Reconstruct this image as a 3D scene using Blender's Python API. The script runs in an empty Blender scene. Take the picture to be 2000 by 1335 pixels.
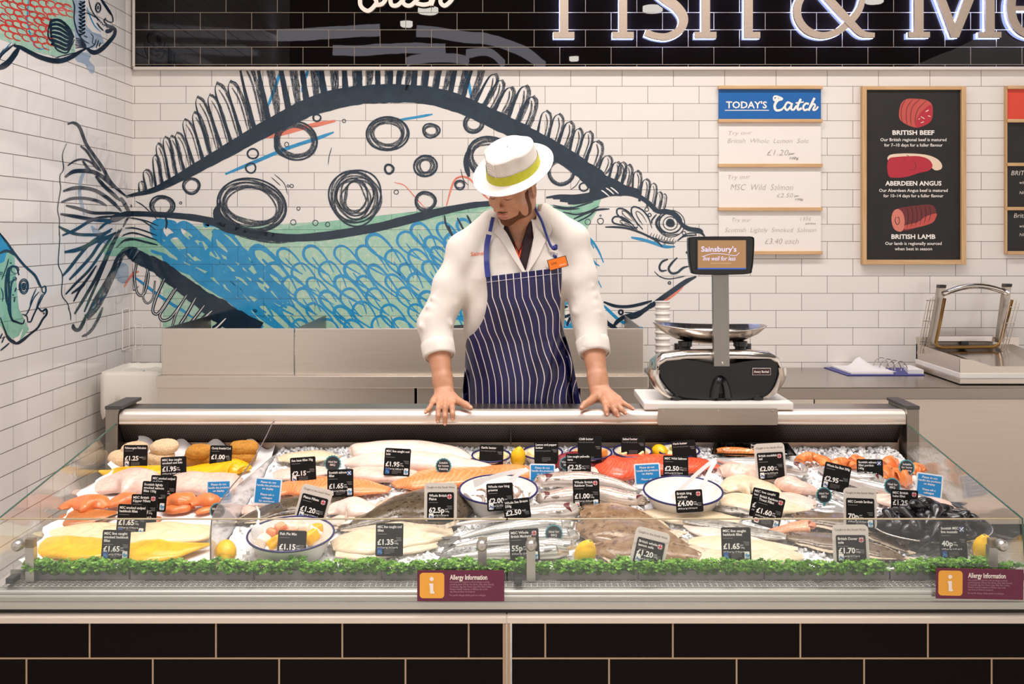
import bpy, bmesh, math, random
import numpy as np
from mathutils import Vector, Matrix, Euler
random.seed(7)
SC = bpy.context.scene
COL = SC.collection
# ---------------------------------------------------------------- camera
F, CX, CY, CZ = 2280.0, 1005.0, 450.0, 1.62      # focal length in px, vanishing point, eye height
cam = bpy.data.cameras.new('camera')
cam.sensor_fit = 'HORIZONTAL'; cam.sensor_width = 36.0
cam.lens = 36.0 * F / 2000.0
cam.shift_x = (1000.0 - CX) / 2000.0
cam.shift_y = -(667.5 - CY) / 2000.0
cam.clip_start = 0.05
camo = bpy.data.objects.new('camera', cam); COL.objects.link(camo)
camo.location = (0, 0, CZ); camo.rotation_euler = (math.pi / 2, 0, 0)
SC.camera = camo
# ---------------------------------------------------------------- colour management, world, lights
SC.view_settings.view_transform = 'Standard'
SC.view_settings.look = 'None'
SC.view_settings.gamma = 1.0
SC.view_settings.use_curve_mapping = False
SC.view_settings.exposure = 0.33
W = bpy.data.worlds.new('shop_ambience'); SC.world = W; W.use_nodes = True
W.node_tree.nodes['Background'].inputs[0].default_value = (1.0, 0.92, 0.865, 1)
W.node_tree.nodes['Background'].inputs[1].default_value = 0.95

def area(name, loc, target, sx, sy, power, col=(1.0, 0.90, 0.82), spread=math.pi):
    l = bpy.data.lights.new(name, 'AREA'); l.shape = 'RECTANGLE'; l.size = sx; l.size_y = sy
    l.energy = power; l.color = col; l.spread = spread
    o = bpy.data.objects.new(name, l); COL.objects.link(o); o.location = loc
    o.rotation_euler = (Vector(target) - Vector(loc)).to_track_quat('-Z', 'Y').to_euler()
    return o

def spot(name, loc, target, power, angle, blend=0.7, r=0.06, col=(1.0, 0.88, 0.78)):
    l = bpy.data.lights.new(name, 'SPOT'); l.energy = power; l.spot_size = math.radians(angle)
    l.spot_blend = blend; l.shadow_soft_size = r; l.color = col
    o = bpy.data.objects.new(name, l); COL.objects.link(o); o.location = loc
    o.rotation_euler = (Vector(target) - Vector(loc)).to_track_quat('-Z', 'Y').to_euler()
    return o

WARM = (1.0, 0.935, 0.885)
area('ceiling_panel_counter', (0.1, 3.05, 3.98), (0.1, 3.35, 0.9), 3.0, 0.5, 42, WARM, math.radians(125))
area('ceiling_panel_aisle', (0.3, 4.9, 3.98), (0.3, 5.4, 1.0), 3.4, 0.5, 45, WARM)
for i, (x, tx) in enumerate(((-1.3, -0.9), (0.5, 0.3), (1.9, 1.6), (2.9, 2.7))):
    spot('track_spot', (x, 5.0, 3.95), (tx, 6.9, 1.75), 36, 95, 1.0, 0.05, (1.0, 0.91, 0.845))
spot('track_spot', (-0.7, 4.7, 3.95), (-2.25, 5.9, 1.35), 42, 80, 1.0, 0.06, WARM)  # added fill spot, only there to brighten the left wall
spot('track_spot', (0.75, 2.6, 3.95), (0.1, 3.8, 1.35), 36, 60, 0.9, 0.07, WARM)
spot('track_spot', (-0.9, 2.3, 3.95), (-0.6, 3.3, 0.9), 25, 70, 0.9, 0.07, WARM)

for x in (-1.6, 0.1, 1.8):  # added fill spots: brighten the floor that the front rail reflects
    spot('aisle_fill_spot', (x, 0.5, 3.98), (x, 0.7, 0), 170, 100, 0.9, 0.05, (1.0, 0.92, 0.85))
# ---------------------------------------------------------------- materials
def lin(c):
    if isinstance(c, str):
        c = [int(c[i:i + 2], 16) / 255 for i in (0, 2, 4)]
        c = [x / 12.92 if x <= 0.04045 else ((x + 0.055) / 1.055) ** 2.4 for x in c]
    return (c[0], c[1], c[2], 1.0)

class NT:
    """small node-tree helper"""
    def __init__(s, name):
        s.m = bpy.data.materials.new(name); s.m.use_nodes = True
        s.t = s.m.node_tree; s.n = s.t.nodes; s.b = s.n['Principled BSDF']
    def add(s, typ, **kw):
        n = s.n.new(typ)
        for k, v in kw.items():
            if k.startswith('i_'): n.inputs[k[2:]].default_value = v
            else: setattr(n, k, v)
        return n
    def link(s, a, b): s.t.links.new(a, b)
    def coord(s, kind='Object', scale=(1, 1, 1), loc=(0, 0, 0), rot=(0, 0, 0)):
        tc = s.add('ShaderNodeTexCoord'); mp = s.add('ShaderNodeMapping')
        mp.inputs['Scale'].default_value = scale; mp.inputs['Location'].default_value = loc
        mp.inputs['Rotation'].default_value = rot
        s.link(tc.outputs[kind], mp.inputs['Vector']); return mp.outputs[0]
    def noise(s, vec, scale=10, detail=3, rough=0.5, dist=0.0):
        n = s.add('ShaderNodeTexNoise'); n.inputs['Scale'].default_value = scale
        n.inputs['Detail'].default_value = detail; n.inputs['Roughness'].default_value = rough
        n.inputs['Distortion'].default_value = dist
        if vec is not None: s.link(vec, n.inputs['Vector'])
        return n.outputs['Fac']
    def ramp(s, fac, stops):
        r = s.add('ShaderNodeValToRGB'); e = r.color_ramp.elements
        while len(e) < len(stops): e.new(0.5)
        for el, (p, c) in zip(e, stops): el.position = p; el.color = lin(c)
        s.link(fac, r.inputs[0]); return r.outputs[0]
    def mix(s, fac, a, b, blend='MIX'):
        m = s.add('ShaderNodeMix', data_type='RGBA', blend_type=blend)
        for sock, v in ((0, fac), (6, a), (7, b)):
            if hasattr(v, 'is_linked'): s.link(v, m.inputs[sock])
            elif sock == 0: m.inputs[0].default_value = v
            else: m.inputs[sock].default_value = lin(v)
        return m.outputs[2]
    def math(s, op, a, b=0.0, clamp=False):
        m = s.add('ShaderNodeMath', operation=op); m.use_clamp = clamp
        for i, v in enumerate((a, b)):
            if hasattr(v, 'is_linked'): s.link(v, m.inputs[i])
            else: m.inputs[i].default_value = v
        return m.outputs[0]
    def sep(s, v):
        n = s.add('ShaderNodeSeparateXYZ'); s.link(v, n.inputs[0]); return n.outputs
    def comb(s, x, y, z=0.0):
        n = s.add('ShaderNodeCombineXYZ')
        for i, v in enumerate((x, y, z)):
            if hasattr(v, 'is_linked'): s.link(v, n.inputs[i])
            else: n.inputs[i].default_value = v
        return n.outputs[0]
    def color(s, v):
        if hasattr(v, 'is_linked'): s.link(v, s.b.inputs['Base Color'])
        else: s.b.inputs['Base Color'].default_value = lin(v)
    def bump(s, h, strength=0.3, dist=0.002):
        b = s.add('ShaderNodeBump'); b.inputs['Strength'].default_value = strength
        b.inputs['Distance'].default_value = dist
        s.link(h, b.inputs['Height']); s.link(b.outputs[0], s.b.inputs['Normal'])
    def set(s, **kw):
        al = dict(rough='Roughness', metal='Metallic', coat='Coat Weight', coat_rough='Coat Roughness', spec='Specular IOR Level',
                  sss='Subsurface Weight', trans='Transmission Weight', ior='IOR', alpha='Alpha', aniso='Anisotropic',
                  estr='Emission Strength', sheen='Sheen Weight')
        for k, v in kw.items():
            if k == 'ecol': s.b.inputs['Emission Color'].default_value = lin(v)
            elif hasattr(v, 'is_linked'): s.link(v, s.b.inputs[al[k]])
            else: s.b.inputs[al[k]].default_value = v
        return s

MC = {}
def mat(name, col, rough=0.5, metal=0.0, var=0.0, vscale=20.0, bump=0.0, bscale=60.0, **kw):
    """plain procedural material: colour with soft noise variation and fine bump"""
    if name in MC: return MC[name]
    t = NT(name); t.set(rough=rough, metal=metal, **kw)
    v = t.coord('Object')
    if var > 0:
        c = lin(col); d = tuple(x * (1 - var) for x in c[:3]); l = tuple(min(1, x * (1 + var)) for x in c[:3])
        t.color(t.ramp(t.noise(v, vscale, 4), [(0.3, d), (0.7, l)]))
    else: t.color(col)
    if bump > 0: t.bump(t.noise(v, bscale, 4), bump)
    MC[name] = t.m
    return t.m

def emis(name, col, strength):
    if name in MC: return MC[name]
    t = NT(name); t.color((0, 0, 0)); t.set(ecol=col, estr=strength, rough=0.6); MC[name] = t.m
    return t.m

def steel(name, col='b5aca2', rough=0.3, axis=0):
    if name in MC: return MC[name]
    t = NT(name); t.set(metal=1.0, rough=rough)
    sc = [260, 260, 260]; sc[axis] = 3
    v = t.coord('Object', scale=tuple(sc))
    n = t.noise(v, 1.0, 4, 0.6)
    c = lin(col)
    t.color(t.ramp(n, [(0.25, tuple(x * 0.9 for x in c[:3])), (0.75, c[:3])]))
    v2 = t.coord('Object'); n2 = t.noise(v2, 4.0, 2)
    t.link(t.math('MULTIPLY_ADD', n2, 0.12), t.b.inputs['Roughness']) if False else None
    t.bump(n, 0.06, 0.0004)
    MC[name] = t.m
    return t.m

def glass(name, tint=(0.93, 0.97, 0.95), refl=1.0, rough=0.02, dirt=0.0):
    """thin sheet glass: clear with fresnel reflection and a trace of surface haze"""
    if name in MC: return MC[name]
    t = NT(name); n = t.n; n.remove(t.b)
    tr = t.add('ShaderNodeBsdfTransparent'); tr.inputs[0].default_value = (*tint, 1)
    gl = t.add('ShaderNodeBsdfGlossy'); gl.inputs['Roughness'].default_value = rough
    df = t.add('ShaderNodeBsdfDiffuse'); df.inputs[0].default_value = (0.8, 0.8, 0.78, 1)
    fr = t.add('ShaderNodeLayerWeight')
    f = t.math('MULTIPLY', t.math('ADD', t.math('MULTIPLY', t.math('POWER', fr.outputs['Facing'], 4.5), 1.0), .028), refl, True)
    m1 = t.add('ShaderNodeMixShader'); t.link(f, m1.inputs[0]); t.link(tr.outputs[0], m1.inputs[1]); t.link(gl.outputs[0], m1.inputs[2])
    m2 = t.add('ShaderNodeMixShader'); m2.inputs[0].default_value = dirt
    t.link(m1.outputs[0], m2.inputs[1]); t.link(df.outputs[0], m2.inputs[2])
    t.link(m2.outputs[0], n['Material Output'].inputs[0])
    MC[name] = t.m
    return t.m

# ---------------------------------------------------------------- mesh helpers
class MB:
    def __init__(s): s.v = []; s.f = []; s.uv = []; s.mi = []; s.k = 0
    def face(s, idx, uv=None, mi=None):
        s.f.append(tuple(idx)); s.uv.append(uv); s.mi.append(s.k if mi is None else mi)
    def add(s, vs, fs, uvs=None):
        b = len(s.v); s.v.extend(tuple(v) for v in vs)
        for i, f in enumerate(fs): s.face([b + q for q in f], uvs[i] if uvs else None)
        return s
    def box(s, lo, hi, bev=0.0):
        x0, y0, z0 = lo; x1, y1, z1 = hi
        if bev <= 0:
            return s.add([(x0, y0, z0), (x1, y0, z0), (x1, y1, z0), (x0, y1, z0), (x0, y0, z1), (x1, y0, z1), (x1, y1, z1), (x0, y1, z1)],
                         [(0, 3, 2, 1), (4, 5, 6, 7), (0, 1, 5, 4), (1, 2, 6, 5), (2, 3, 7, 6), (3, 0, 4, 7)])
        bm = bmesh.new(); bmesh.ops.create_cube(bm, size=1.0)
        for v in bm.verts:
            v.co = Vector(((x0 + x1) / 2 + v.co.x * (x1 - x0), (y0 + y1) / 2 + v.co.y * (y1 - y0), (z0 + z1) / 2 + v.co.z * (z1 - z0)))
        bmesh.ops.bevel(bm, geom=bm.edges[:], offset=bev, segments=2, affect='EDGES', profile=0.6)
        s.bm(bm); return s
    def bm(s, bm, M=None):
        bm.verts.index_update()
        s.add([(M @ v.co if M else v.co) for v in bm.verts], [[v.index for v in f.verts] for f in bm.faces]); bm.free()
        return s
    def xform(s, M):
        s.v = [tuple(M @ Vector(v)) for v in s.v]; return s
    def merge(s, o, M=None):
        b = len(s.v); s.v.extend(tuple(M @ Vector(v)) if M else v for v in o.v)
        for f, u, mi in zip(o.f, o.uv, o.mi): s.face([b + q for q in f], u, mi)
        return s
    def grid(s, P, closed_u=False, closed_v=False, uv=True, flip=False):
        """P[i][j] vertices; quads between"""
        n, m = len(P), len(P[0]); b = len(s.v)
        for r in P: s.v.extend(tuple(p) for p in r)
        for i in range(n if closed_u else n - 1):
            for j in range(m if closed_v else m - 1):
                i2, j2 = (i + 1) % n, (j + 1) % m
                q = [b + i * m + j, b + i2 * m + j, b + i2 * m + j2, b + i * m + j2]
                u = [(i / (n - 1), j / (m - 1)), ((i + 1) / (n - 1), j / (m - 1)), ((i + 1) / (n - 1), (j + 1) / (m - 1)), (i / (n - 1), (j + 1) / (m - 1))] if n > 1 and m > 1 else None
                if flip: q.reverse(); u = u[::-1] if u else None
                s.face(q, u)
        return b
    def tube(s, pts, r, n=8, cap=True, closed=False):
        pts = [Vector(p) for p in pts]; m = len(pts); rs = r if hasattr(r, '__len__') else [r] * m
        rings = []; prev = None
        for i, p in enumerate(pts):
            if closed: t = pts[(i + 1) % m] - pts[i - 1]
            else: t = pts[min(i + 1, m - 1)] - pts[max(i - 1, 0)]
            t = t.normalized() if t.length > 1e-9 else Vector((0, 0, 1))
            if prev is None:
                a = Vector((0, 0, 1)) if abs(t.z) < 0.9 else Vector((1, 0, 0)); nrm = t.cross(a).normalized()
            else:
                nrm = prev - t * prev.dot(t); nrm = nrm.normalized() if nrm.length > 1e-6 else t.orthogonal().normalized()
            prev = nrm; bn = t.cross(nrm)
            rings.append([p + (nrm * math.cos(2 * math.pi * k / n) + bn * math.sin(2 * math.pi * k / n)) * rs[i] for k in range(n)])
        b = s.grid(rings, closed_u=closed, closed_v=True, uv=False)
        if cap and not closed:
            s.face([b + k for k in range(n)][::-1]); s.face([b + (m - 1) * n + k for k in range(n)])
        return s
    def lathe(s, prof, n=32, c=(0, 0, 0), sx=1.0, sy=1.0):
        c = Vector(c)
        P = [[c + Vector((r * sx * math.cos(2 * math.pi * k / n), r * sy * math.sin(2 * math.pi * k / n), z)) for k in range(n)] for r, z in prof]
        s.grid(P, closed_v=True, flip=True); return s
    def ngon(s, pts, depth=None, both=True):
        """flat polygon (concave allowed), optionally extruded by vector depth"""
        bm = bmesh.new(); vs = [bm.verts.new(p) for p in pts]
        es = [bm.edges.new((vs[i], vs[(i + 1) % len(vs)])) for i in range(len(vs))]
        r = bmesh.ops.triangle_fill(bm, use_beauty=True, edges=es)
        if depth is not None:
            g = bmesh.ops.extrude_face_region(bm, geom=bm.faces[:])
            bmesh.ops.translate(bm, vec=depth, verts=[e for e in g['geom'] if isinstance(e, bmesh.types.BMVert)])
            bmesh.ops.recalc_face_normals(bm, faces=bm.faces[:])
        s.bm(bm); return s
    def ellipsoid(s, c, r, nu=16, nv=10, M=None):
        P = []
        for i in range(nv + 1):
            a = math.pi * i / nv
            P.append([(Vector((r[0] * math.sin(a) * math.cos(2 * math.pi * k / nu), r[1] * math.sin(a) * math.sin(2 * math.pi * k / nu), r[2] * math.cos(a)))) for k in range(nu)])
        c = Vector(c)
        P = [[c + (M @ p if M else p) for p in row] for row in P]
        s.grid(P, closed_v=True); return s
    def build(s, name, m, parent=None, smooth=False, world=True, auto=None):
        me = bpy.data.meshes.new(name)
        off = Vector((0, 0, 0))
        if world and parent is not None:
            p = parent
            while p is not None: off += p.location; p = p.parent
        me.from_pydata([tuple(Vector(v) - off) for v in s.v], [], s.f)
        ms = m if isinstance(m, (list, tuple)) else [m]
        for x in ms: me.materials.append(x)
        if len(ms) > 1: me.polygons.foreach_set('material_index', s.mi)
        if any(u is not None for u in s.uv):
            l = me.uv_layers.new(name='UVMap'); dat = []
            for f, u in zip(s.f, s.uv):
                for k in range(len(f)): dat.extend(u[k] if u else (0.0, 0.0))
            l.data.foreach_set('uv', dat)
        if smooth: me.polygons.foreach_set('use_smooth', [True] * len(me.polygons))
        me.validate(); me.update()
        o = bpy.data.objects.new(name, me); COL.objects.link(o)
        if parent is not None: o.parent = parent
        if smooth and auto is not None:
            try: me.set_sharp_from_angle(angle=math.radians(auto))
            except Exception: pass
        return o

def tag(o, label=None, cat=None, group=None, kind=None):
    if label: o['label'] = label
    if cat: o['category'] = cat
    if group: o['group'] = group
    if kind: o['kind'] = kind
    return o

def thing(name, label, cat, loc=(0, 0, 0), group=None, rot=None):
    o = bpy.data.objects.new(name, None); COL.objects.link(o); o.location = loc; o.empty_display_size = 0.05
    if rot is not None: o.rotation_euler = rot
    return tag(o, label, cat, group)

def copy_tree(o, parent=None):
    c = o.copy(); COL.objects.link(c)
    if parent is not None: c.parent = parent
    for ch in list(o.children): copy_tree(ch, c)
    return c

def struct(mb, name, m, **kw):
    o = mb.build(name, m, **kw); o['kind'] = 'structure'; return o

def at(px, py, Y): return Vector(((px - CX) * Y / F, Y, CZ - (py - CY) * Y / F))
def bed(px, py, lift=0.0):
    """point where the sight line through a photo pixel meets the sloping display bed (raised by lift)"""
    k = (py - CY) / F
    Y = (1.3564 - lift) / (k + 0.18)
    return Vector(((px - CX) * Y / F, Y, CZ - k * Y))
BEDN = Vector((0, -0.18, 1)).normalized()
BEDROT = math.atan(0.18)
def bedz(Y): return CZ - 0.829 + 0.18 * (Y - 2.93)

def crom(pts, n=6, closed=False):
    """Catmull-Rom through points (tuples of any length)"""
    P = [np.array(p, float) for p in pts]; m = len(P); out = []
    if m < 3 and not closed:
        for i in range(n + 1): out.append(P[0] + (P[-1] - P[0]) * i / n)
        return out
    for i in range(m if closed else m - 1):
        p0 = P[(i - 1) % m] if closed or i > 0 else 2 * P[0] - P[1]
        p1, p2 = P[i], P[(i + 1) % m]
        p3 = P[(i + 2) % m] if closed or i < m - 2 else 2 * P[-1] - P[-2]
        for k in range(n):
            t = k / n
            out.append(0.5 * (2 * p1 + (p2 - p0) * t + (2 * p0 - 5 * p1 + 4 * p2 - p3) * t * t + (3 * p1 - p0 - 3 * p2 + p3) * t ** 3))
    if not closed: out.append(P[-1])
    return out

TXT = {}
def text_geo(s, bold=0.0, res=2, space=1.0, shear=0.0):
    """built-in font text as triangles in the XY plane, cap height about 0.7, centred at x = 0"""
    key = (s, bold, res, space, shear)
    if key in TXT: return TXT[key]
    c = bpy.data.curves.new('t', 'FONT'); c.body = s; c.resolution_u = res; c.offset = bold
    c.space_character = space; c.shear = shear; c.align_x = 'LEFT'; c.fill_mode = 'FRONT'
    o = bpy.data.objects.new('t', c)
    me = bpy.data.meshes.new_from_object(o)
    vs = [tuple(v.co) for v in me.vertices]; fs = [tuple(p.vertices) for p in me.polygons]
    bpy.data.objects.remove(o); bpy.data.curves.remove(c); bpy.data.meshes.remove(me)
    w0 = min([v[0] for v in vs] or [0]); w1 = max([v[0] for v in vs] or [0])
    TXT[key] = (vs, fs, w0, w1)
    return TXT[key]

def text_on(mb, s, x, z, h, width=None, align='L', y=0.0, bold=0.0, fn=None, space=1.0, shear=0.0, res=2):
    """write s on the local XZ plane facing -Y. h = letter size (em), width = stretch to this width"""
    vs, fs, a, b = text_geo(s, bold, res, space, shear)
    if not vs: return
    sx = h
    if width is not None: sx = width / max(b - a, 1e-6)
    w = (b - a) * sx
    x0 = x - (0 if align == 'L' else w / 2 if align == 'C' else w)
    q = [((v[0] - a) * sx + x0, y, v[1] * h + z) for v in vs]
    if fn: q = [fn(p) for p in q]
    mb.add(q, fs)

def rrect(w, h, r, n=5, x0=0.0, z0=0.0):
    """rounded rectangle outline with lower left at x0,z0"""
    out = []
    for cx, cz, a0 in ((w - r, r, -90), (w - r, h - r, 0), (r, h - r, 90), (r, r, 180)):
        for k in range(n + 1):
            a = math.radians(a0 + 90 * k / n); out.append((x0 + cx + r * math.cos(a), z0 + cz + r * math.sin(a)))
    return out
# ================================================================ SETTING
YB = 6.9                      # back wall
SB = YB / F                   # metres per photo pixel on the back wall
XL = -2.257                   # left wall
def tile_mat(name, c1, c2, joint, w, h, ox, oz, axes='XZ', mortar=0.0015, rough=0.07, warp=0.25, spec=0.5):
    t = NT(name); t.set(rough=rough, spec=spec)
    o = t.sep(t.add('ShaderNodeTexCoord').outputs['Object'])
    u = o[0] if axes[0] == 'X' else o[1]
    vec = t.comb(t.math('SUBTRACT', u, ox), t.math('SUBTRACT', o[2], oz))
    b = t.add('ShaderNodeTexBrick'); t.link(vec, b.inputs['Vector'])
    b.inputs['Scale'].default_value = 1.0; b.inputs['Mortar Size'].default_value = mortar
    b.inputs['Mortar Smooth'].default_value = 0.15; b.inputs['Brick Width'].default_value = w; b.inputs['Row Height'].default_value = h
    b.inputs['Color1'].default_value = lin(c1); b.inputs['Color2'].default_value = lin(c2); b.inputs['Mortar'].default_value = lin(joint)
    t.color(b.outputs['Color'])
    t.set(rough=t.math('MULTIPLY_ADD', b.outputs['Fac'], 0.6 if True else 0))
    rn = t.math('ADD', t.math('MULTIPLY', b.outputs['Fac'], 0.6), rough); t.set(rough=rn)
    wv = t.noise(t.coord('Object'), 5.0, 2)
    hgt = t.math('SUBTRACT', t.math('MULTIPLY', wv, warp), b.outputs['Fac'])
    t.bump(hgt, 0.35, 0.002)
    return t.m
ROW = 0.1019
ZR0 = 2.3704
T_WHITE = tile_mat('white_tile', 'ebe5e0', 'e5dfda', '6e625a', 0.3032, ROW, 0.1807 + 0.1516, ZR0)
T_WHITE_L = tile_mat('white_tile_side', 'ebe5e0', 'e5dfda', '6e625a', 0.3008, ROW, 5.256, ZR0, 'YZ', mortar=0.002)
T_BLACK = tile_mat('black_tile', '0e0909', '0b0707', '8d7f71', 0.3020, 0.1016, -2.150 + 0.151, 2.7998, mortar=0.0018, rough=0.012, warp=0.22, spec=0.3)
MB().box((XL, YB, 0), (4.2, YB + 0.1, 4.1)).build('wall_back', T_WHITE)['kind'] = 'structure'
MB().box((XL - 0.1, 2.0, 0), (XL, YB + 0.1, 4.1)).build('wall_left', T_WHITE_L)['kind'] = 'structure'
YF = YB - 0.035               # black tiled band above, standing proud of the white tiles
pf = lambda px, py: at(px, py, YF)
MB().box((pf(264, 0).x, YF, pf(0, 131).z), (4.2, YB, 4.1)).build('wall_upper', T_BLACK)['kind'] = 'structure'
m = MB(); m.box((pf(261, 0).x, YF - 0.012, pf(0, 136.5).z), (4.2, YB, pf(0, 130.5).z), 0.003)
struct(m, 'trim_1', mat('cream_trim', 'd9cec4', 0.35))
m = MB(); m.box((pf(259.5, 0).x, YF - 0.012, pf(0, 130).z), (pf(264, 0).x, YB, 4.1), 0.003)
struct(m, 'trim_2', mat('cream_trim', 'd9cec4', 0.35))
t = NT('floor_vinyl'); t.color(t.ramp(t.noise(t.coord('Object'), 40, 4), [(0.3, 'bdb2a6'), (0.7, 'd2c8bc')])); t.set(rough=0.35)
MB().box((-6, -6, -0.1), (6, YB + 0.1, 0)).build('floor', t.m)['kind'] = 'structure'
MB().box((-6, -6, 4.1), (6, YB + 0.1, 4.2)).build('ceiling', mat('ceiling_paint', '242120', 0.9))['kind'] = 'structure'

# curved light bands hung under the ceiling in front of the counter: the glossy black tiles mirror them
def mirror(px, py, H):
    """point at height H seen in the black tiles at this pixel"""
    kx, kz = (px - CX) / F, -(py - CY) / F
    Yt = (H - CZ) / kz                      # unfolded depth
    return Vector((kx * Yt, 2 * YF - Yt, H))
HC = 3.42
lamp = emis('light_band_diffuser', (0.92, 0.88, 1.0), 3.6)
lampw = emis('downlight_glow', (1.0, 0.93, 0.84), 22.0)
bands = [("curved light band over the counter, outer right arc", [(814, 66), (850, 69), (900, 77), (950, 81), (1000, 96), (1030, 110), (1062, 134)], 12),
         ("curved light band over the counter, outer left arc", [(540, 74), (600, 72), (660, 68), (742, 64)], 13),
         ("curved light band over the counter, inner left arc", [(650, 103), (700, 104), (740, 101), (800, 99), (870, 101)], 11),
         ("curved light band over the counter, innermost arc", [(795, 126), (810, 121), (850, 117), (890, 118), (915, 124)], 9),
         ("curved light band over the counter, inner right arc", [(910, 110), (945, 106), (965, 113), (983, 130)], 8)]
for lab, pts, w in bands:
    c = crom(pts, 8); L = []; R = []
    for i, p in enumerate(c):
        d = c[min(i + 1, len(c) - 1)] - c[max(i - 1, 0)]; d /= np.linalg.norm(d); nn = np.array((-d[1], d[0])) * w / 2
        L.append(mirror(*(p + nn), HC)); R.append(mirror(*(p - nn), HC))
    up = Vector((0, 0, 0.05))
    m = MB(); m.grid([L, R, [r + up for r in R], [l + up for l in L]], closed_u=True)
    tag(m.build('light_band', lamp), lab, 'ceiling light', 'curved light bands over the counter')
for lab, x, y, rx in (("downlight bulb mirrored below the script sign", 794, 53, 12), ("downlight bulb mirrored below the letter F", 1121, 120, 10),
                      ("round downlight mirrored right of the script sign", 836, 27, 20), ("round downlight mirrored beside the letter s", 1275, 24, 20),
                      ("round downlight mirrored beside the ampersand", 1707, 7, 18)):
    c = mirror(x, y, HC); r = (mirror(x + rx, y, HC) - c).length
    m = MB(); m.lathe([(0.001, 0), (r * 0.8, 0), (r, 0.01), (r, 0.05), (0.001, 0.05)], 24, c)
    tag(m.build('downlight', lampw), lab, 'ceiling light', 'downlights over the counter')
# ================================================================ PAINTED FISH ON THE TILES
def mural_mat(name, stops, dry=0.0, rough=0.09, nscale=14, alpha=1.0):
    """printed ink on the tile face; tile joints show through; dry > 0 leaves brush streaks bare"""
    t = NT(name); t.set(rough=rough)
    o = t.sep(t.add('ShaderNodeTexCoord').outputs['Object'])
    c = t.ramp(t.noise(t.coord('Object'), nscale, 5, 0.6), stops)
    # tile joints: same course grid as the walls (x on the back wall, y on the side wall)
    side = t.math('LESS_THAN', o[0], XL + 0.02)
    u = t.math('ADD', t.math('MULTIPLY', side, t.math('SUBTRACT', o[1], 5.256)),
               t.math('MULTIPLY', t.math('SUBTRACT', 1.0, side), t.math('SUBTRACT', o[0], 0.1807 + 0.1516)))
    b = t.add('ShaderNodeTexBrick'); t.link(t.comb(u, t.math('SUBTRACT', o[2], ZR0)), b.inputs['Vector'])
    b.inputs['Scale'].default_value = 1.0; b.inputs['Mortar Size'].default_value = 0.0012
    b.inputs['Brick Width'].default_value = 0.3026; b.inputs['Row Height'].default_value = ROW
    c = t.mix(t.math('MULTIPLY', b.outputs['Fac'], 0.75), c, '2c2a2c')
    t.color(c)
    a = None
    if dry > 0:
        uv = t.coord('UV', scale=(2.2, 9.0, 1))
        n = t.noise(uv, 1.6, 5, 0.75, 0.3)
        n2 = t.noise(t.coord('Object'), 260, 3, 0.7)
        a = t.math('LESS_THAN', t.math('ADD', n, t.math('MULTIPLY', n2, 0.35)), 0.95 - dry)
        if alpha < 1: a = t.math('MULTIPLY', a, alpha)
        t.set(alpha=a)
    elif alpha < 1: t.set(alpha=alpha)
    return t.m
INK = [(0.3, '132433'), (0.7, '1d3346')]
inkS = mural_mat('mural_ink', INK)
inkD = mural_mat('mural_ink_dry', INK, dry=0.24)
blueM = mural_mat('mural_blue', [(0.3, '1c86bd'), (0.7, '3598c8')])
blueL = mural_mat('mural_pale_blue', [(0.3, '8fb0cf'), (0.7, '9fbdd8')], alpha=0.55)
grnM = mural_mat('mural_green_wash', [(0.25, '93c4ae'), (0.5, 'a4c9b4'), (0.75, 'd0d4c2')], nscale=38)
grnD = mural_mat('mural_green', [(0.3, '7fb79d'), (0.7, '9cc9b2')], nscale=20)
corM = mural_mat('mural_coral', [(0.3, 'ee7a60'), (0.7, 'f08d74')], dry=0.0, alpha=0.85)
redM = mural_mat('mural_red', [(0.3, 'c93431'), (0.7, 'd84a42')])
whtM = mural_mat('mural_bare_white', [(0.3, 'ece6e0'), (0.7, 'f2ede8')])
LAY = {'g': 0.0006, 'G': 0.0007, 'l': 0.0009, 'b': 0.0012, 'c': 0.0015, 'r': 0.0014, 'w': 0.0026, 'k': 0.0020, 'd': 0.0020}
MATS = {'g': grnM, 'G': grnD, 'l': blueL, 'b': blueM, 'c': corM, 'r': redM, 'k': inkS, 'd': inkD, 'w': whtM}
TZ = (0.0, 0.0, 1.0)
def mpt(px, py, layer):
    if px < 259.4:
        Y = XL * F / (px - CX)
        return (XL + layer, min(Y, YB - layer), CZ - (py - CY) * Y / F)
    p = at(px, max(py, 133.0), YB); return (p.x, YB - layer, p.z)
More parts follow.
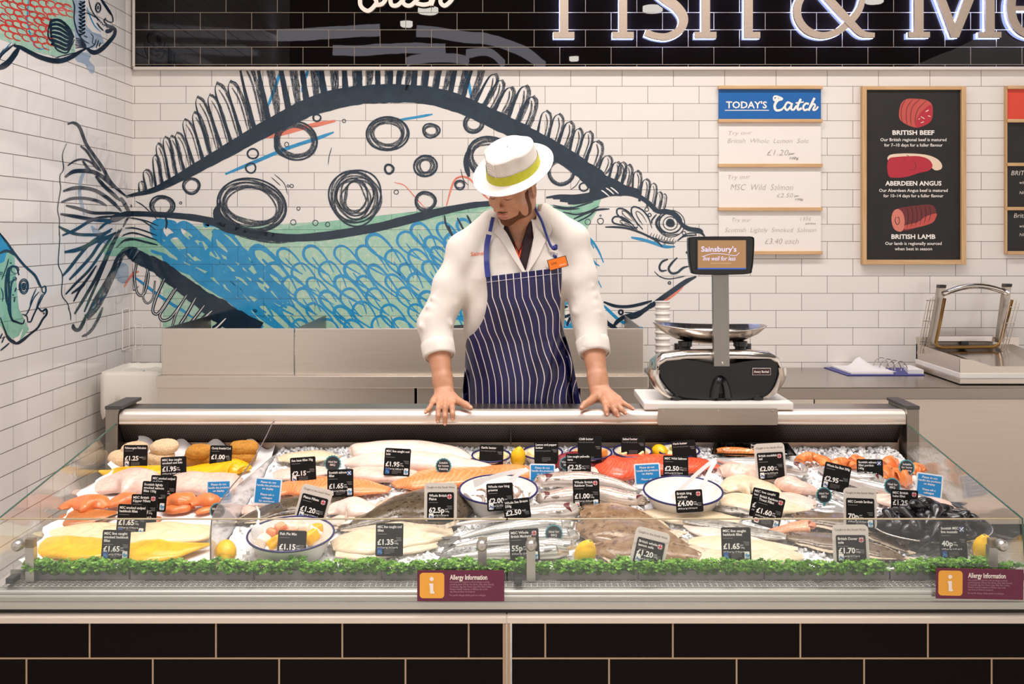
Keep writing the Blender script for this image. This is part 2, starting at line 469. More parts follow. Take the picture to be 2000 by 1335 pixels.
class Mural:
    def __init__(s): s.mb = {}
    def get(s, k):
        if k not in s.mb: s.mb[k] = MB()
        return s.mb[k]
    def stroke(s, k, w, pts, n=5, taper=(0.55, 0.45), closed=False, raw=False, jit=0.0):
        ox, oy, sc = (0, 0, 1.0) if raw else TZ
        P = [((p[0] / sc + ox), (p[1] / sc + oy)) + ((p[2],) if len(p) > 2 else (w,)) for p in pts]
        C = crom(P, n, closed); m = len(C)
        if closed: C = C + [C[0]]; m += 1
        L = []; mb = s.get(k); lay = LAY[k] + random.random() * 0.00008; acc = 0; uvs = []
        for i, p in enumerate(C):
            if closed: d = C[(i + 1) % (m - 1)][:2] - C[(i - 1) % (m - 1)][:2]
            else: d = C[min(i + 1, m - 1)][:2] - C[max(i - 1, 0)][:2]
            d = d / (np.linalg.norm(d) + 1e-9); nn = np.array((-d[1], d[0]))
            t = i / (m - 1); wd = p[2]
            if not closed:
                wd *= min(1, taper[0] + (1 - taper[0]) * t / 0.18) * min(1, taper[1] + (1 - taper[1]) * (1 - t) / 0.18)
            wd *= 1 + jit * (random.random() - 0.5)
            if i: acc += np.linalg.norm(p[:2] - C[i - 1][:2])
            a = p[:2] + nn * wd / 2; b = p[:2] - nn * wd / 2
            L.append((a, b, acc))
        base = len(mb.v); off = random.random() * 9
        for a, b, u in L: mb.v.append(mpt(a[0], a[1], lay)); mb.v.append(mpt(b[0], b[1], lay))
        for i in range(m - 1):
            q = base + 2 * i; u0, u1 = L[i][2] / 60 + off, L[i + 1][2] / 60 + off
            mb.face((q, q + 1, q + 3, q + 2), [(u0, 0), (u0, 1), (u1, 1), (u1, 0)])
    def poly(s, k, pts, smooth=False, raw=False):
        ox, oy, sc = (0, 0, 1.0) if raw else TZ
        P = [(p[0] / sc + ox, p[1] / sc + oy) for p in pts]
        if smooth: P = [tuple(q) for q in crom(P, 4, True)]
        # split at the room corner so that each side lies on its own wall
        for side in (0, 1):
            Q = []
            for i, p in enumerate(P):
                q = P[(i + 1) % len(P)]; ins = (p[0] < 259.39) == (side == 0); inq = (q[0] < 259.39) == (side == 0)
                if ins: Q.append(p)
                if ins != inq:
                    tt = (259.39 - p[0]) / (q[0] - p[0]); x = 259.38 if side == 0 else 259.41
                    Q.append((x, p[1] + tt * (q[1] - p[1])))
            if len(Q) > 2: s.get(k).ngon([mpt(x, y, LAY[k]) for x, y in Q])
    def ring(s, cx, cy, rx, ry, band, k='d', rot=0.0, w=None, seed=0, start=0, sweep=360, raw=False):
        """scribbled ring: several wobbling brush turns between the outer radius and outer radius - band"""
        rnd = random.Random(seed * 77 + int(cx))
        n = max(1, int(round(band / 3.0))); bw = w or max(1.1, band / n * 1.12)
        for j in range(n):
            q = (j + 0.5) * band / n; pts = []
            f0, a1, a2 = rnd.random() * 6.28, rnd.uniform(-1, 1) * band * .10, rnd.uniform(-1, 1) * band * .10
            st = start + rnd.uniform(-12, 12) * (0 if sweep >= 360 else 1)
            for i in range(25):
                a = math.radians(st + sweep * i / 24); e = q + a1 * math.sin(a * 2 + f0) + a2 * math.sin(a * 3 + f0 * 2)
                x, y = (rx - e) * math.cos(a), (ry - e) * math.sin(a)
                c, sn = math.cos(math.radians(rot)), math.sin(math.radians(rot))
                pts.append((cx + x * c - y * sn, cy + x * sn + y * c, bw))
            kk = 'k' if (k == 'd' and j == 0) else k
            s.stroke(kk, bw, pts[:-1] if sweep >= 360 else pts, n=3, closed=sweep >= 360, raw=True, jit=0.25)
    def build(s, name, label, names):
        root = thing(name, label, 'mural', (0, YB - 0.001, 1.7))
        for k, mb in s.mb.items(): mb.build(names[k], MATS[k], root)
        return root
def D(txt): return [tuple(float(q) for q in p.split(',')) for p in txt.split()]

mu = Mural()
# ---- colour washes
mu.poly('g', D('262,465 320,463 344,468 380,440 500,440 640,432 700,425 760,422 850,405 960,392 1050,398 1110,402 1173,388 1168,408 1150,440 1135,480 1110,560 1100,640 520,640 480,640 318,640 318,560 300,520 262,492'))
mu.poly('G', D('215,470 232,463 262,463 318,464 322,500 300,500 250,488 226,500 205,500 200,484'))
mu.poly('G', D('500,455 640,432 800,414 930,396 960,405 800,438 640,462 540,465'))
mu.poly('G', D('1065,398 1110,404 1175,386 1166,410 1140,445 1125,440 1080,420'))
for p in ('178,440 196,452 215,465 210,478 196,470 182,455', '220,520 236,512 250,520 250,545 240,553 228,545'): mu.poly('l', D(p), True)
TZ = (0, 280, 7.407)
mu.stroke('l', 7, D('1240,350 1170,520 1150,700 1180,880 1220,1040'))
TZ = (0, 0, 1.0)
# ---- blue scales: slanting loops in rows
def scale_loop(x, y, ln, ang, wd, w, dbl=False):
    ca, sa = math.cos(math.radians(ang)), math.sin(math.radians(ang))
    def T(u, v): return (x + u * ca - v * sa, y + u * sa + v * ca)
    pts = [T(ln, wd * .25), T(ln * .7, wd * .42), T(ln * .35, wd * .55), T(ln * .1, wd * .42), T(0, 0), T(ln * .08, -wd * .45), T(ln * .3, -wd * .6), T(ln * .65, -wd * .45), T(ln * 1.02, -wd * .1)]
    mu.stroke('b', w, [(p[0], p[1], w * (1.25 if i in (3, 4, 5) else 0.9)) for i, p in enumerate(pts)], raw=True, jit=.15)
    if dbl: mu.stroke('b', w * .6, [T(ln * .3, wd * .1), T(ln * .6, wd * .25), T(ln * .95, wd * .3)], raw=True)
rs = random.Random(5)
def body_y(x): return float(np.interp(x, [262, 330, 420, 500, 560, 640, 720, 800, 900, 960], [418, 420, 432, 455, 463, 461, 447, 425, 403, 396]))
def fin_y(x): return float(np.interp(x, [250, 300, 400, 490, 560], [487, 515, 578, 640, 690]))
row = 0
for yy in range(436, 650, 27):
    for xx in range(300, 1140, 50):
        x = xx + (row % 2) * 25 + rs.uniform(-7, 7); y = yy + rs.uniform(-5, 5)
        if y < body_y(x) + 14 or y > fin_y(x) - 40 or (x < 330 and y < 430): continue
        big = x < 520
        scale_loop(x, y, rs.uniform(78, 102) if big else rs.uniform(60, 84), rs.uniform(34, 42) if big else rs.uniform(38, 48),
                   rs.uniform(24, 32) if big else rs.uniform(22, 32), rs.uniform(7, 11) if big else rs.uniform(3.6, 5.6), rs.random() < (.75 if big else .5))
    row += 1
TZ = (240, 380, 4.769)
mu.stroke('b', 14, D('400,410 350,360 350,300 400,265 470,275 500,310')); mu.stroke('b', 12, D('520,275 620,320 700,390 760,420'))
mu.stroke('b', 13, D('790,300 780,270 860,270 960,320 1040,390')); mu.stroke('b', 17, D('840,330 960,440 1080,560 1180,680'))
mu.stroke('b', 18, D('380,560 430,620 560,680 700,740 840,850 1000,960 1180,1120 1300,1240')); mu.stroke('b', 12, D('720,440 760,560 860,620 960,690 1050,790'))
mu.stroke('b', 6, D('260,520 330,545 400,560')); mu.stroke('b', 6, D('100,760 220,850 340,940 460,1020 560,1080 660,1150'))
mu.stroke('b', 13, D('1200,580 1270,700 1380,830 1480,960 1526,1010')); mu.stroke('b', 12, D('1060,790 1160,890 1290,960 1420,1060'))
TZ = (0, 0, 1)
# coral and blue accents
mu.stroke('c', 9, D('520,268 560,258 600,247 655,236')); mu.stroke('b', 7, D('440,340 500,315 560,290 620,270 652,258'))
mu.stroke('b', 5, D('780,234 812,229 845,223')); mu.stroke('c', 4, D('872,402 880,372 888,352 900,345 915,348 930,362 945,380 956,390'))
mu.stroke('c', 2, D('770,356 790,362 810,384 832,408')); mu.stroke('b', 6, D('602,136 594,160 590,180')); mu.stroke('b', 7, D('618,136 630,160 640,186'))
mu.stroke('b', 6, D('908,134 916,165 920,190')); mu.stroke('b', 6, D('522,210 538,170 548,138'))
TZ = (1080, 360, 4.45)
mu.stroke('b', 6, D('680,460 780,480 880,510 970,540 1060,540')); mu.stroke('b', 6, D('440,1050 500,1110 580,1180 680,1230 780,1245'))
mu.stroke('c', 6, D('1140,860 1100,910 1030,970 960,1010 900,1022')); mu.stroke('c', 3, D('600,8 640,20 680,15')); mu.stroke('c', 3, D('600,60 660,55 740,72'))
TZ = (240, 380, 4.769)
mu.stroke('c', 5, D('10,860 50,790 100,730 150,715')); mu.stroke('c', 4, D('300,715 340,720 375,745'))
TZ = (0, 0, 1)
# ---- dark back band and body line
mu.stroke('k', 10, D('246,384,5 262,380,7 300,371,11 350,347,17 400,319,22 450,291,26 500,262,30 550,236,33 600,211,36 650,195,38 700,186,36 750,183,37 800,183,35 850,189,35 900,204,35 950,226,35 1000,250,36 1050,277,36 1100,304,36 1140,332,38 1165,352,46 1190,372,22 1215,378,12'), taper=(1, .8), jit=.1)
mu.poly('k', D('1150,330 1182,342 1206,352 1222,362 1248,369 1252,379 1218,381 1192,383 1168,390 1152,394 1150,378 1154,362'))
mu.stroke('k', 12, D('215,425,8 240,419,12 262,417,11 330,420,11 380,425,13 420,434,15 460,449,16 500,458,16 560,464,15 620,462,16 680,454,17 740,443,17 800,428,17 860,413,16 920,401,15 960,397,14'), taper=(.8, .7), jit=.12)
mu.stroke('k', 9, D('420,434 470,449 525,457 545,463')); mu.stroke('d', 6, D('440,448 480,462 530,472 580,470'))
# ---- dorsal spines: tall narrow loops
def spine(ax, ay, bx, by, hw, w):
    dx, dy = bx - ax, by - ay; L = math.hypot(dx, dy); ux, uy = dx / L, dy / L; nx, ny = -uy, ux
    def T(u, v): return (ax + ux * u * L + nx * v * hw, ay + uy * u * L + ny * v * hw)
    mu.stroke('k', w, [T(1.05, 1.15), T(.75, 1.1), T(.4, 1.0), T(.12, .75), T(0, .05)] , raw=True, taper=(1.2, .9), jit=.2)
    mu.stroke('d', w * .9, [T(0, .1), T(.1, -.7), T(.35, -1.0), T(.7, -.85), T(1.0, -.35)], raw=True, taper=(1, .5), jit=.3)
    mu.stroke('d', w * .45, [T(.12, .1), T(.35, -.35), T(.65, -.3), T(.95, -.1)], raw=True)
SPN = '''276,354,279,374,6,4 285,331,294,366,8,5 303,302,312,360,7,5 309,279,326,352,8,5 323,266,340,344,8,5 335,264,354,336,8,5 346,258,370,328,9,5
361,232,390,318,10,5 380,218,408,308,10,6 386,188,424,298,11,6 410,184,446,288,11,6 424,161,466,276,12,7 450,158,486,264,12,7 474,112,512,250,13,9 505,80,540,236,13,11
546,60,580,218,13,12 590,50,615,205,13,12 630,40,650,194,14,13 680,40,690,182,13,12 712,40,716,178,12,12 748,40,752,176,12,11 776,40,775,174,11,10 800,40,790,176,11,11 835,40,820,178,12,11 862,40,842,182,12,10
885,60,862,188,11,9 915,70,890,198,12,11 940,110,912,208,11,10 968,144,935,216,11,7 981,156,950,224,10,7 1000,170,970,236,11,8 1028,167,1000,250,12,9 1042,188,1018,262,12,9
1068,216,1060,278,11,6 1093,222,1080,286,11,6 1115,237,1098,294,10,7 1132,250,1120,306,9,6 1152,256,1136,314,10,6 1168,275,1156,330,13,7 1189,304,1178,340,10,5 1207,316,1198,354,9,6 1217,316,1212,360,8,5
1229,321,1222,368,8,6 1245,333,1244,376,8,5 1263,349,1258,392,8,5 1277,357,1272,402,7,4 1289,374,1284,412,6,4 1298,378,1294,412,5,3'''
for r in SPN.split(): spine(*[float(q) for q in r.split(',')])
# ---- spots on the flank
for i, (x, y, rx, ry, b, rot) in enumerate(((578, 275, 44, 38, 13, 10), (757, 261, 42, 35, 16, 0), (842, 255, 18, 15, 8, 0), (925, 241, 21, 20, 9, 0), (960, 310, 50, 44, 16, 20),
        (694, 385, 52, 56, 32, 0), (831, 324, 23, 23, 13, 0), (831, 393, 22, 20, 7, 0), (492, 400, 70, 52, 22, 12), (317, 402, 25, 22, 9, 0), (374, 363, 18, 17, 6, 0),
        (494, 300, 12, 11, 3, 0), (490, 328, 11, 11, 3, 0), (619, 230, 9, 8, 3, 0), (760, 330, 10, 11, 4, 0), (898, 361, 11, 10, 5, 0), (1096, 337, 27, 26, 7, 0), (1140, 365, 10, 9, 2.5, 0))):
    mu.ring(x, y, rx, ry, b, rot=rot, seed=i)
mu.stroke('k', 16, D('430,395,6 424,415,16 436,437,24 460,448,20 490,455,10')); mu.stroke('k', 10, D('918,290 910,315 916,345')); mu.stroke('k', 8, D('541,265 540,290 556,306'))
for x, y, r in ((672, 236, 4), (560, 282, 5), (570, 363, 4), (353, 396, 3), (583, 407, 4), (573, 434, 6), (616, 435, 6), (640, 438, 5), (774, 375, 5), (605, 204, 6), (563, 363, 3)): mu.ring(x, y, r, r, 1.6, 'k', w=1.4)
for p in ('536,340 555,358 562,380', '530,346 548,362', '648,288 643,305 641,322', '900,330 905,350 915,362', '1115,370 1125,362 1133,350'): mu.stroke('k', 1.4, D(p))
# ---- tail (on the side wall)
TZ = (0, 280, 7.407)
mu.stroke('k', 1.6, D('960,0 900,160 915,330 905,400 865,460 865,560 875,650 850,800 830,960 855,1100 850,1333'))
for w, p in ((6, '975,-280 1060,-300 1150,-230 1240,0 1340,150 1480,350 1600,560 1720,680 1830,770'), (4.5, '1160,35 1250,110 1350,260 1460,400'), (4, '975,320 1080,250 1190,230 1310,270 1400,360 1460,400'),
             (5, '1190,250 1280,370 1340,410'), (8, '940,485 1050,410 1180,395 1340,410 1460,470 1540,530 1640,640'), (7, '1380,470 1500,610 1620,720 1740,830'), (7, '910,690 1040,650 1180,640 1350,670 1500,750 1650,870 1755,980'),
             (6, '885,850 1020,800 1180,790 1330,810 1450,850 1540,900'), (6, '950,895 1130,940 1330,1000 1530,1005 1725,1005'), (7, '870,1020 1060,1050 1280,1090 1450,1110 1660,1110 1800,1050 1900,1030'),
             (7, '1740,780 1800,870 1870,1000'), (6, '900,1330 1100,1240 1280,1130 1420,1080 1620,1050'), (6, '845,1200 960,1260 1100,1310 1300,1320 1480,1310 1620,1230'), (5, '1420,1250 1520,1160 1620,1130')): mu.stroke('k', w, D(p))
TZ = (0, 440, 7.407)
for w, p in ((8, '930,385 1080,360 1220,310 1400,220 1560,170 1680,100'), (6, '895,735 1000,620 1140,440 1300,260 1450,160 1600,80'), (6, '1000,785 1140,640 1320,440 1450,250 1600,140'), (5, '945,995 1100,830 1280,650 1430,440 1560,240 1660,110'),
             (5, '1030,985 1160,890 1270,760 1390,580'), (4, '1060,1100 1150,930 1230,840'), (6, '1075,1280 1210,1060 1350,820 1480,560 1600,300 1720,60'), (5, '1215,1250 1300,1050 1420,780 1560,440 1660,220 1760,40'), (3, '1680,320 1800,210 1900,190 2000,220'),
             (1.6, '850,0 860,200 840,500 850,600 900,730 890,1000 980,1140 1020,1333'), (2.5, '1760,160 1860,110 1930,110 2000,130'), (2, '1830,40 1920,30 2000,50')): mu.stroke('k', w, D(p))
mu.stroke('d', 13, D('1980,370 1860,350 1750,430 1690,560 1600,760 1500,980 1400,1160 1290,1290 1240,1330'), taper=(1, 1)); mu.stroke('k', 6, D('1960,400 1830,360 1700,460 1620,640 1500,860 1360,1090 1240,1330'))
TZ = (0, 600, 7.407)
mu.stroke('k', 7, D('1240,120 1200,220 1150,310 1100,325 1060,290 1055,240')); mu.stroke('d', 6, D('1480,0 1430,130 1340,300 1250,390 1180,420')); mu.stroke('k', 1.6, D('980,0 1015,90 1020,190'))
# lines at the tail root
TZ = (240, 380, 4.769)
for w, p in ((2.5, '60,215 180,240 305,325'), (2.5, '90,215 220,245 330,290'), (3, '20,310 100,310 200,335 315,380'), (3, '0,375 100,355 210,385 320,425'), (4, '0,430 100,415 210,440 325,468'), (2, '120,60 200,110 330,240'), (2, '70,90 80,110 70,120'), (4, '395,200 410,260 400,320'), (5, '0,80 60,160 80,200'), (4, '0,300 50,210 120,160')): mu.stroke('k', w, D(p))
# ---- lower fin
mu.stroke('k', 28, D('20,520,14 90,550,26 200,610,26 330,670,30 450,760,32 600,870,34 760,990,38 900,1080,44 1050,1180,46 1260,1290,44'), taper=(.8, 1), jit=.15)
for x, y in ((300, 625), (430, 700), (715, 900), (895, 1020), (1130, 1160)): mu.ring(240 + x / 4.769, 380 + y / 4.769, 5, 5, 5, 'k')
for p, w in (('130,640 110,760 130,900 170,940 210,900 240,760 230,690', 5), ('230,700 200,860 190,960 230,1010 280,960 300,800', 4), ('390,780 310,960 280,1080 320,1110 380,1040 480,880', 6), ('500,870 400,1030 345,1120 370,1170 440,1150 520,1050 600,930', 6),
             ('590,940 500,1100 460,1230', 5), ('680,960 590,1120 530,1210', 7), ('760,1030 660,1160 600,1220', 7), ('830,1080 720,1180 640,1240', 10), ('960,1150 880,1230 840,1250', 12)): mu.stroke('k', w, D(p), taper=(1, .8)); mu.stroke('w', w * .22, D(p))
mu.stroke('k', 2, D('90,640 95,800 100,890 150,850'))
# ---- head
TZ = (1080, 360, 4.45)
for w, p in ((6, '-60,115 60,100 200,100 330,80 400,60'), (7, '0,120 120,110 260,110 380,100'), (8, '60,140 180,140 290,130 400,100 560,85'), (7, '130,165 260,150 400,115'), (3, '0,180 90,200 180,200 250,180 350,150'), (3, '0,195 110,215 230,210'), (3, '90,240 200,260 310,235 400,190'),
             (4, '180,300 290,250 390,220 490,212'), (3, '200,330 300,280 360,235'), (4, '560,95 650,90 730,110 800,150 860,200 900,240'), (9, '640,70 740,100 830,160 890,220 940,250'), (10, '900,235 980,235 1050,255 1095,300 1110,345'),
             (6, '1090,300 1130,350 1190,385 1270,405 1320,450'), (9, '1110,345 1180,385 1270,400 1300,430'), (3, '900,260 860,310 860,340'), (5, '930,270 905,310 900,350 930,400 980,425'), (2.2, '940,430 1020,440 1100,430'), (2.2, '1120,450 1180,425 1280,420'),
             (3, '1080,490 1140,450 1250,440'), (4, '455,370 540,370 640,380 740,410 830,450 900,490 950,540'), (3, '760,420 880,470 960,500 1050,515'), (2.5, '700,380 740,370'),
             (3.2, '735,390 640,360 540,340 515,310 540,280 600,285 660,320 720,380'), (3, '700,350 620,310 560,260 560,215 600,210 650,235 700,290 740,360'), (3, '780,390 720,320 685,260 685,205 720,195 780,225 830,290 860,380'),
             (1.4, '700,385 620,350 585,325 600,310 660,340'), (1.4, '690,320 630,280 600,240 620,230 660,260 710,330'), (1.4, '780,350 740,290 720,245 740,235 780,270 815,330'), (1.4, '720,385 660,350 620,335'), (1.4, '760,330 730,275 725,255'),
             (4, '1000,650 950,670 925,715 940,750 990,745'), (4.5, '1080,635 1035,680 1005,730 1030,770 1080,765 1130,725 1180,710'), (2, '880,755 930,800 1000,820 1080,810 1150,795'), (9, '1245,800,6 1160,840,9 1060,910,10 960,980,10 860,1050,9 760,1100,8'),
             (6, '440,1020 540,1055 650,1060 760,1040 860,1010'), (8, '860,1030 800,1090 700,1130 620,1150 560,1190 520,1240'), (4, '800,1100 730,1150 640,1170'), (8, '440,1160 480,1210 560,1255'), (2, '620,1110 700,1115'),
             (6, '-20,1140 40,1080 130,1060'), (5, '0,1180 80,1160 170,1120'), (5, '120,1230 150,1160 200,1130')): mu.stroke('k', w, D(p))
for x, y in ((450, 70), (490, 50), (530, 45)):
    mu.stroke('w', 2.5, D(f'{x-30},{y-20} {x},{y} {x+40},{y+35}'))
mu.stroke('b', 5, D('-20,1200 60,1240 140,1240')); mu.stroke('b', 6, D('20,1060 60,1040 100,1050 60,1110'))
E = lambda x, y: (1080 + x / 4.45, 360 + y / 4.45)
mu.ring(*E(1020, 335), 24, 22, 4, 'k', w=3); mu.ring(*E(1020, 338), 15, 14, 2, 'k', w=1.6); mu.ring(*E(1020, 335), 8.5, 8, 8, 'k'); mu.ring(*E(1025, 340), 28, 27, 2, 'd', w=1.6)
for x, y, r, w in ((815, 217, 4.5, 1.6), (840, 265, 4, 1.8), (1138, 422, 4, 1.5), (413, 318, 6.5, 1.6), (303, 325, 6, 1.2), (413, 270, 2, 1), (1012, 855, 3.4, 2), (590, 1110, 6, 4), (268, 20, 9, 2), (970, 515, 2, 1), (1240, 437, 2, 1), (1168, 590, 3, 3)): mu.ring(*E(x, y), r, r, w, 'k', w=w)
for i in range(9):
    x = 860 + i * 24; y = 420 + i * 6; mu.stroke('k', 1.1, D(f'{x},{y} {x-14},{y+28} {x+6},{y+40} {x+18},{y+14}'))
for p in ('870,130 880,165 900,178', '880,100 860,130'): pass
TZ = (0, 0, 1)
for p in ('876,440 885,462 905,485', '893,425 910,455 930,475', '912,420 925,445', '868,420 872,440 890,470'): mu.stroke('k', 4, D(p))
NM = {'g': 'green_wash', 'G': 'green_patch', 'l': 'pale_blue_brushing', 'b': 'blue_scale_strokes', 'c': 'coral_strokes', 'k': 'dark_ink_lines', 'd': 'dry_brush_lines', 'w': 'bare_brush_gaps', 'r': 'red_scale_strokes'}
mu.build('fish_mural', 'huge spiny spotted fish painted across the white tiles behind the server', NM)

# ---------------- upper left fish on the side wall
mu = Mural(); TZ = (0, 0, 8.333)
mu.poly('g', D('-40,-40 1180,-40 1210,150 1215,400 1200,600 1220,850 960,920 700,880 420,800 240,720 0,640 -60,500'))
mu.poly('l', D('1180,0 1380,0 1390,400 1500,520 1640,560 1700,700 1500,790 1300,760 1220,600 1190,300'))
mu.poly('l', D('1230,880 1380,850 1480,900 1450,980 1540,1090 1520,1190 1460,1180 1380,1050 1240,990'), True)
rr = random.Random(3)
for j in range(9):
    for i in range(9):
        x = -60 + i * 135 + (j % 2) * 66 + rr.uniform(-16, 16); y = -40 + j * 98 + i * 18 + rr.uniform(-12, 12); s = rr.uniform(.85, 1.15)
        if x > 1090 or y > 560 + x * .32 or (x > 760 and y > 280): continue
        w = rr.uniform(1.8, 3.6)
        mu.stroke('r', w, [(x + 125 * s, y + 75 * s), (x + 60 * s, y + 62 * s), (x + 8 * s, y + 22 * s), (x + 4 * s, y - 24 * s), (x + 45 * s, y - 42 * s), (x + 105 * s, y - 22 * s), (x + 150 * s, y + 16 * s)], jit=.3)
mu.stroke('b', 2.6, D('460,-10 445,200 440,330 480,520 560,720 640,800 760,780'))
mu.stroke('b', 2.2, D('1410,120 1470,280 1540,420 1640,520')); mu.stroke('b', 2, D('20,200 80,260'))
for w, p in ((9, '220,740,8 330,770,8 480,850,8 650,930,9 850,985,10 1000,985,10 1150,930,9 1300,840,7 1410,780,6'), (12, '300,780,11 200,930,11 100,1040,12 -40,1120,13'), (9, '1410,780,8 1480,840,9 1560,850,9 1660,790,9 1760,690,8 1850,580,7 1870,480,6 1830,420,4'),
             (2.5, '1640,0 1720,110 1810,230 1835,330 1820,360 1760,350 1710,310'), (5, '1640,-10 1730,120 1815,250'), (3, '1720,290 1690,340 1740,400 1830,420'), (3, '1700,400 1760,440 1840,420'), (8, '1710,510 1780,500 1830,450'), (3, '1570,370 1620,440 1680,500'),
             (3, '1840,460 1870,500'), (2, '1440,0 1480,150 1560,280 1600,330'), (2, '1390,200 1500,250 1560,290'), (2.4, '1180,0 1210,120 1200,300 1230,440 1280,570 1400,740'), (2, '1230,470 1290,580 1360,660 1450,710'), (2, '1310,590 1340,690 1400,760'), (1.5, '1470,540 1510,600 1500,690 1530,720'),
             (2, '1440,780 1530,730 1560,640'), (2, '1560,780 1590,690 1600,650'), (2, '1610,760 1630,690'), (2, '1360,580 1420,610'), (2, '960,920 1080,890 1250,850'), (2, '900,940 1000,910 1090,890')): mu.stroke('k', w, D(p))
for i in range(9):
    y = 20 + i * 62; mu.stroke('k', 2.6, D(f'1290,{y} 1340,{y+18} 1380,{y+6} 1330,{y+44} 1280,{y+40} 1320,{y+62}'), jit=.5)
for i in range(6): mu.stroke('k', 1.8, D(f'1220,{620+i*32} 1300,{640+i*26} 1400,{760+i*4}'))
for i in range(7):
    y = 300 + i * 74; mu.stroke('k', 5.5, D(f'{1200-i*4},{610+i*6} {1090},{430+i*62} 960,{330+i*72} 840,{340+i*62} {800+i*8},{420+i*50}'), jit=.25)
mu.stroke('k', 3, D('830,300 780,480 790,620 870,700 900,780 960,830 1080,860 1150,760 1210,640'))
for i in range(6): mu.stroke('k', 1.5, D(f'{250-i*38},{700+i*18} {120-i*30},{820+i*22} -20,{930+i*20}'))
mu.stroke('b', 2, D('180,690 60,820 -20,900'))
for r_, w_ in ((6.5, 1.6), (8, 1), (4.2, 4.2)): mu.ring(1592 / 8.333, 125 / 8.333, r_ * .75, r_ * 1.3, w_, 'k', w=1.4)
for i in range(5): mu.stroke('k', 1.2, D(f'{1560+i*25},{270+i*30} {1590+i*25},{300+i*26} {1580+i*25},{340+i*24}'))
mu.build('fish_mural', 'green fish with red scale outlines painted high on the left wall', NM)
# ---------------- lower left fish on the side wall
mu = Mural(); TZ = (0, 440, 7.407)
mu.poly('G', D('-30,100 60,230 130,330 215,430 215,560 250,1000 270,1200 420,1500 300,1660 120,1620 -30,1400'))
mu.poly('b', D('-30,80 100,240 170,360 100,380 60,520 -30,560'))
mu.poly('w', D('180,1640 260,1600 330,1480 280,1650 230,1690'))
for w, p in ((4.5, '-20,100 90,240 210,410 350,580 500,720 570,860 600,900'), (5, '-20,410 60,370 130,375 210,430'), (3, '600,900 650,880 660,940 640,1000'), (2, '600,900 610,960 640,970'), (5, '150,600 110,650 80,850 90,1050 110,1160'), (4, '270,720 240,620 190,590 140,620 120,780 130,1000 120,1200 170,1360 220,1390 320,1420 350,1360'),
             (3, '230,760 170,820 150,960 145,1200 160,1320'), (3, '650,960 560,1130 480,1300 440,1390 390,1390'), (2.2, '560,960 480,1060 400,1250 350,1310'), (2.2, '610,990 560,1080 520,1200'), (2.2, '520,910 460,1050 430,1150'), (4, '540,1180 600,1240 660,1210 670,1280 610,1360 540,1480 430,1570 300,1680 210,1700 120,1640 60,1500 0,1330'), (6, '430,1570 320,1660 240,1700 150,1660 90,1580'),
             (2.5, '30,1560 -10,1640'), (2.5, '60,1600 20,1700'), (3, '130,1700 60,1760 0,1810'), (2, '20,780 90,600 120,480'), (1.6, '10,900 40,1000 30,1100'), (2.5, '230,900 210,960'), (2.5, '210,1030 200,1110'), (2, '310,1280 380,1310 400,1390')): mu.stroke('k', w, D(p))
for r_, w_, kk in ((10, 2, 'd'), (8, 2.4, 'k'), (5, 5, 'k')): mu.ring(340 / 7.407, 440 + 880 / 7.407, r_, r_ * 1.55, w_, kk, w=2)
for x, y, r in ((160, 820, 3), (210, 770, 4), (185, 1005, 1.6), (150, 545, 1.6), (10, 690, 3), (630, 1270, 2), (215, 640, 8)): mu.ring(x / 7.407, 440 + y / 7.407, r, r, 1.4, 'k', w=1.2)
mu.build('fish_mural', 'blue and green fish head painted low on the left wall', NM)
# ================================================================ SIGNS AND BOARDS ON THE BACK WALL
def ribbon(mb, pts, w, fn, n=5, taper=(1, 1), depth=None, drift=0.0):
    """brush stroke along pts (px,py[,w]) mapped by fn; depth = extrusion vector"""
    P = [(p[0], p[1], p[2] if len(p) > 2 else w) for p in pts]; C = crom(P, n); m = len(C); A = []; B = []
    for i, p in enumerate(C):
        d = C[min(i + 1, m - 1)][:2] - C[max(i - 1, 0)][:2]; d = d / (np.linalg.norm(d) + 1e-9); nn = np.array((-d[1], d[0])); t = i / (m - 1)
        wd = p[2] * min(1, taper[0] + (1 - taper[0]) * t / .15) * min(1, taper[1] + (1 - taper[1]) * (1 - t) / .15)
        A.append(Vector(fn(*(p[:2] + nn * wd / 2)))); B.append(Vector(fn(*(p[:2] - nn * wd / 2))))
    A = [p - Vector((0, drift * i, 0)) for i, p in enumerate(A)]; B = [p - Vector((0, drift * i, 0)) for i, p in enumerate(B)]
    if depth is None: mb.grid([A, B], uv=False)
    else:
        d = Vector(depth); mb.grid([A, B, [b + d for b in B], [a + d for a in A]], closed_u=True, uv=False)
        k = len(mb.v) - 4 * m; mb.face((k, k + m, k + 2 * m, k + 3 * m)); mb.face((k + m - 1, k + 4 * m - 1, k + 3 * m - 1, k + 2 * m - 1))
def plane_fn(Y): return lambda x, y: at(x, y, Y)
def bar(mb, x0, y0, x1, y1, Ya, Yb_, ref=None, bev=0.0):
    """box whose face at depth Ya spans the photo rectangle"""
    a = at(x0, y1, ref or Ya); b = at(x1, y0, ref or Ya); mb.box((a.x, Ya, a.z), (b.x, Yb_, b.z), bev); return mb
def wood(name, axis=0):
    if name in MC: return MC[name]
    t = NT(name); t.set(rough=0.5); sc = [50, 50, 50]; sc[axis] = 3
    v = t.coord('Object', scale=tuple(sc)); n = t.noise(v, 1.2, 4, 0.6, 1.0)
    t.color(t.ramp(n, [(0.3, 'c39868'), (0.55, 'd2aa7b'), (0.75, 'dcb78a')])); MC[name] = t.m; return t.m
woodH, woodV = wood('pale_oak', 0), wood('pale_oak_upright', 2)
white_ink = mat('white_print', 'f6efe8', 0.5)

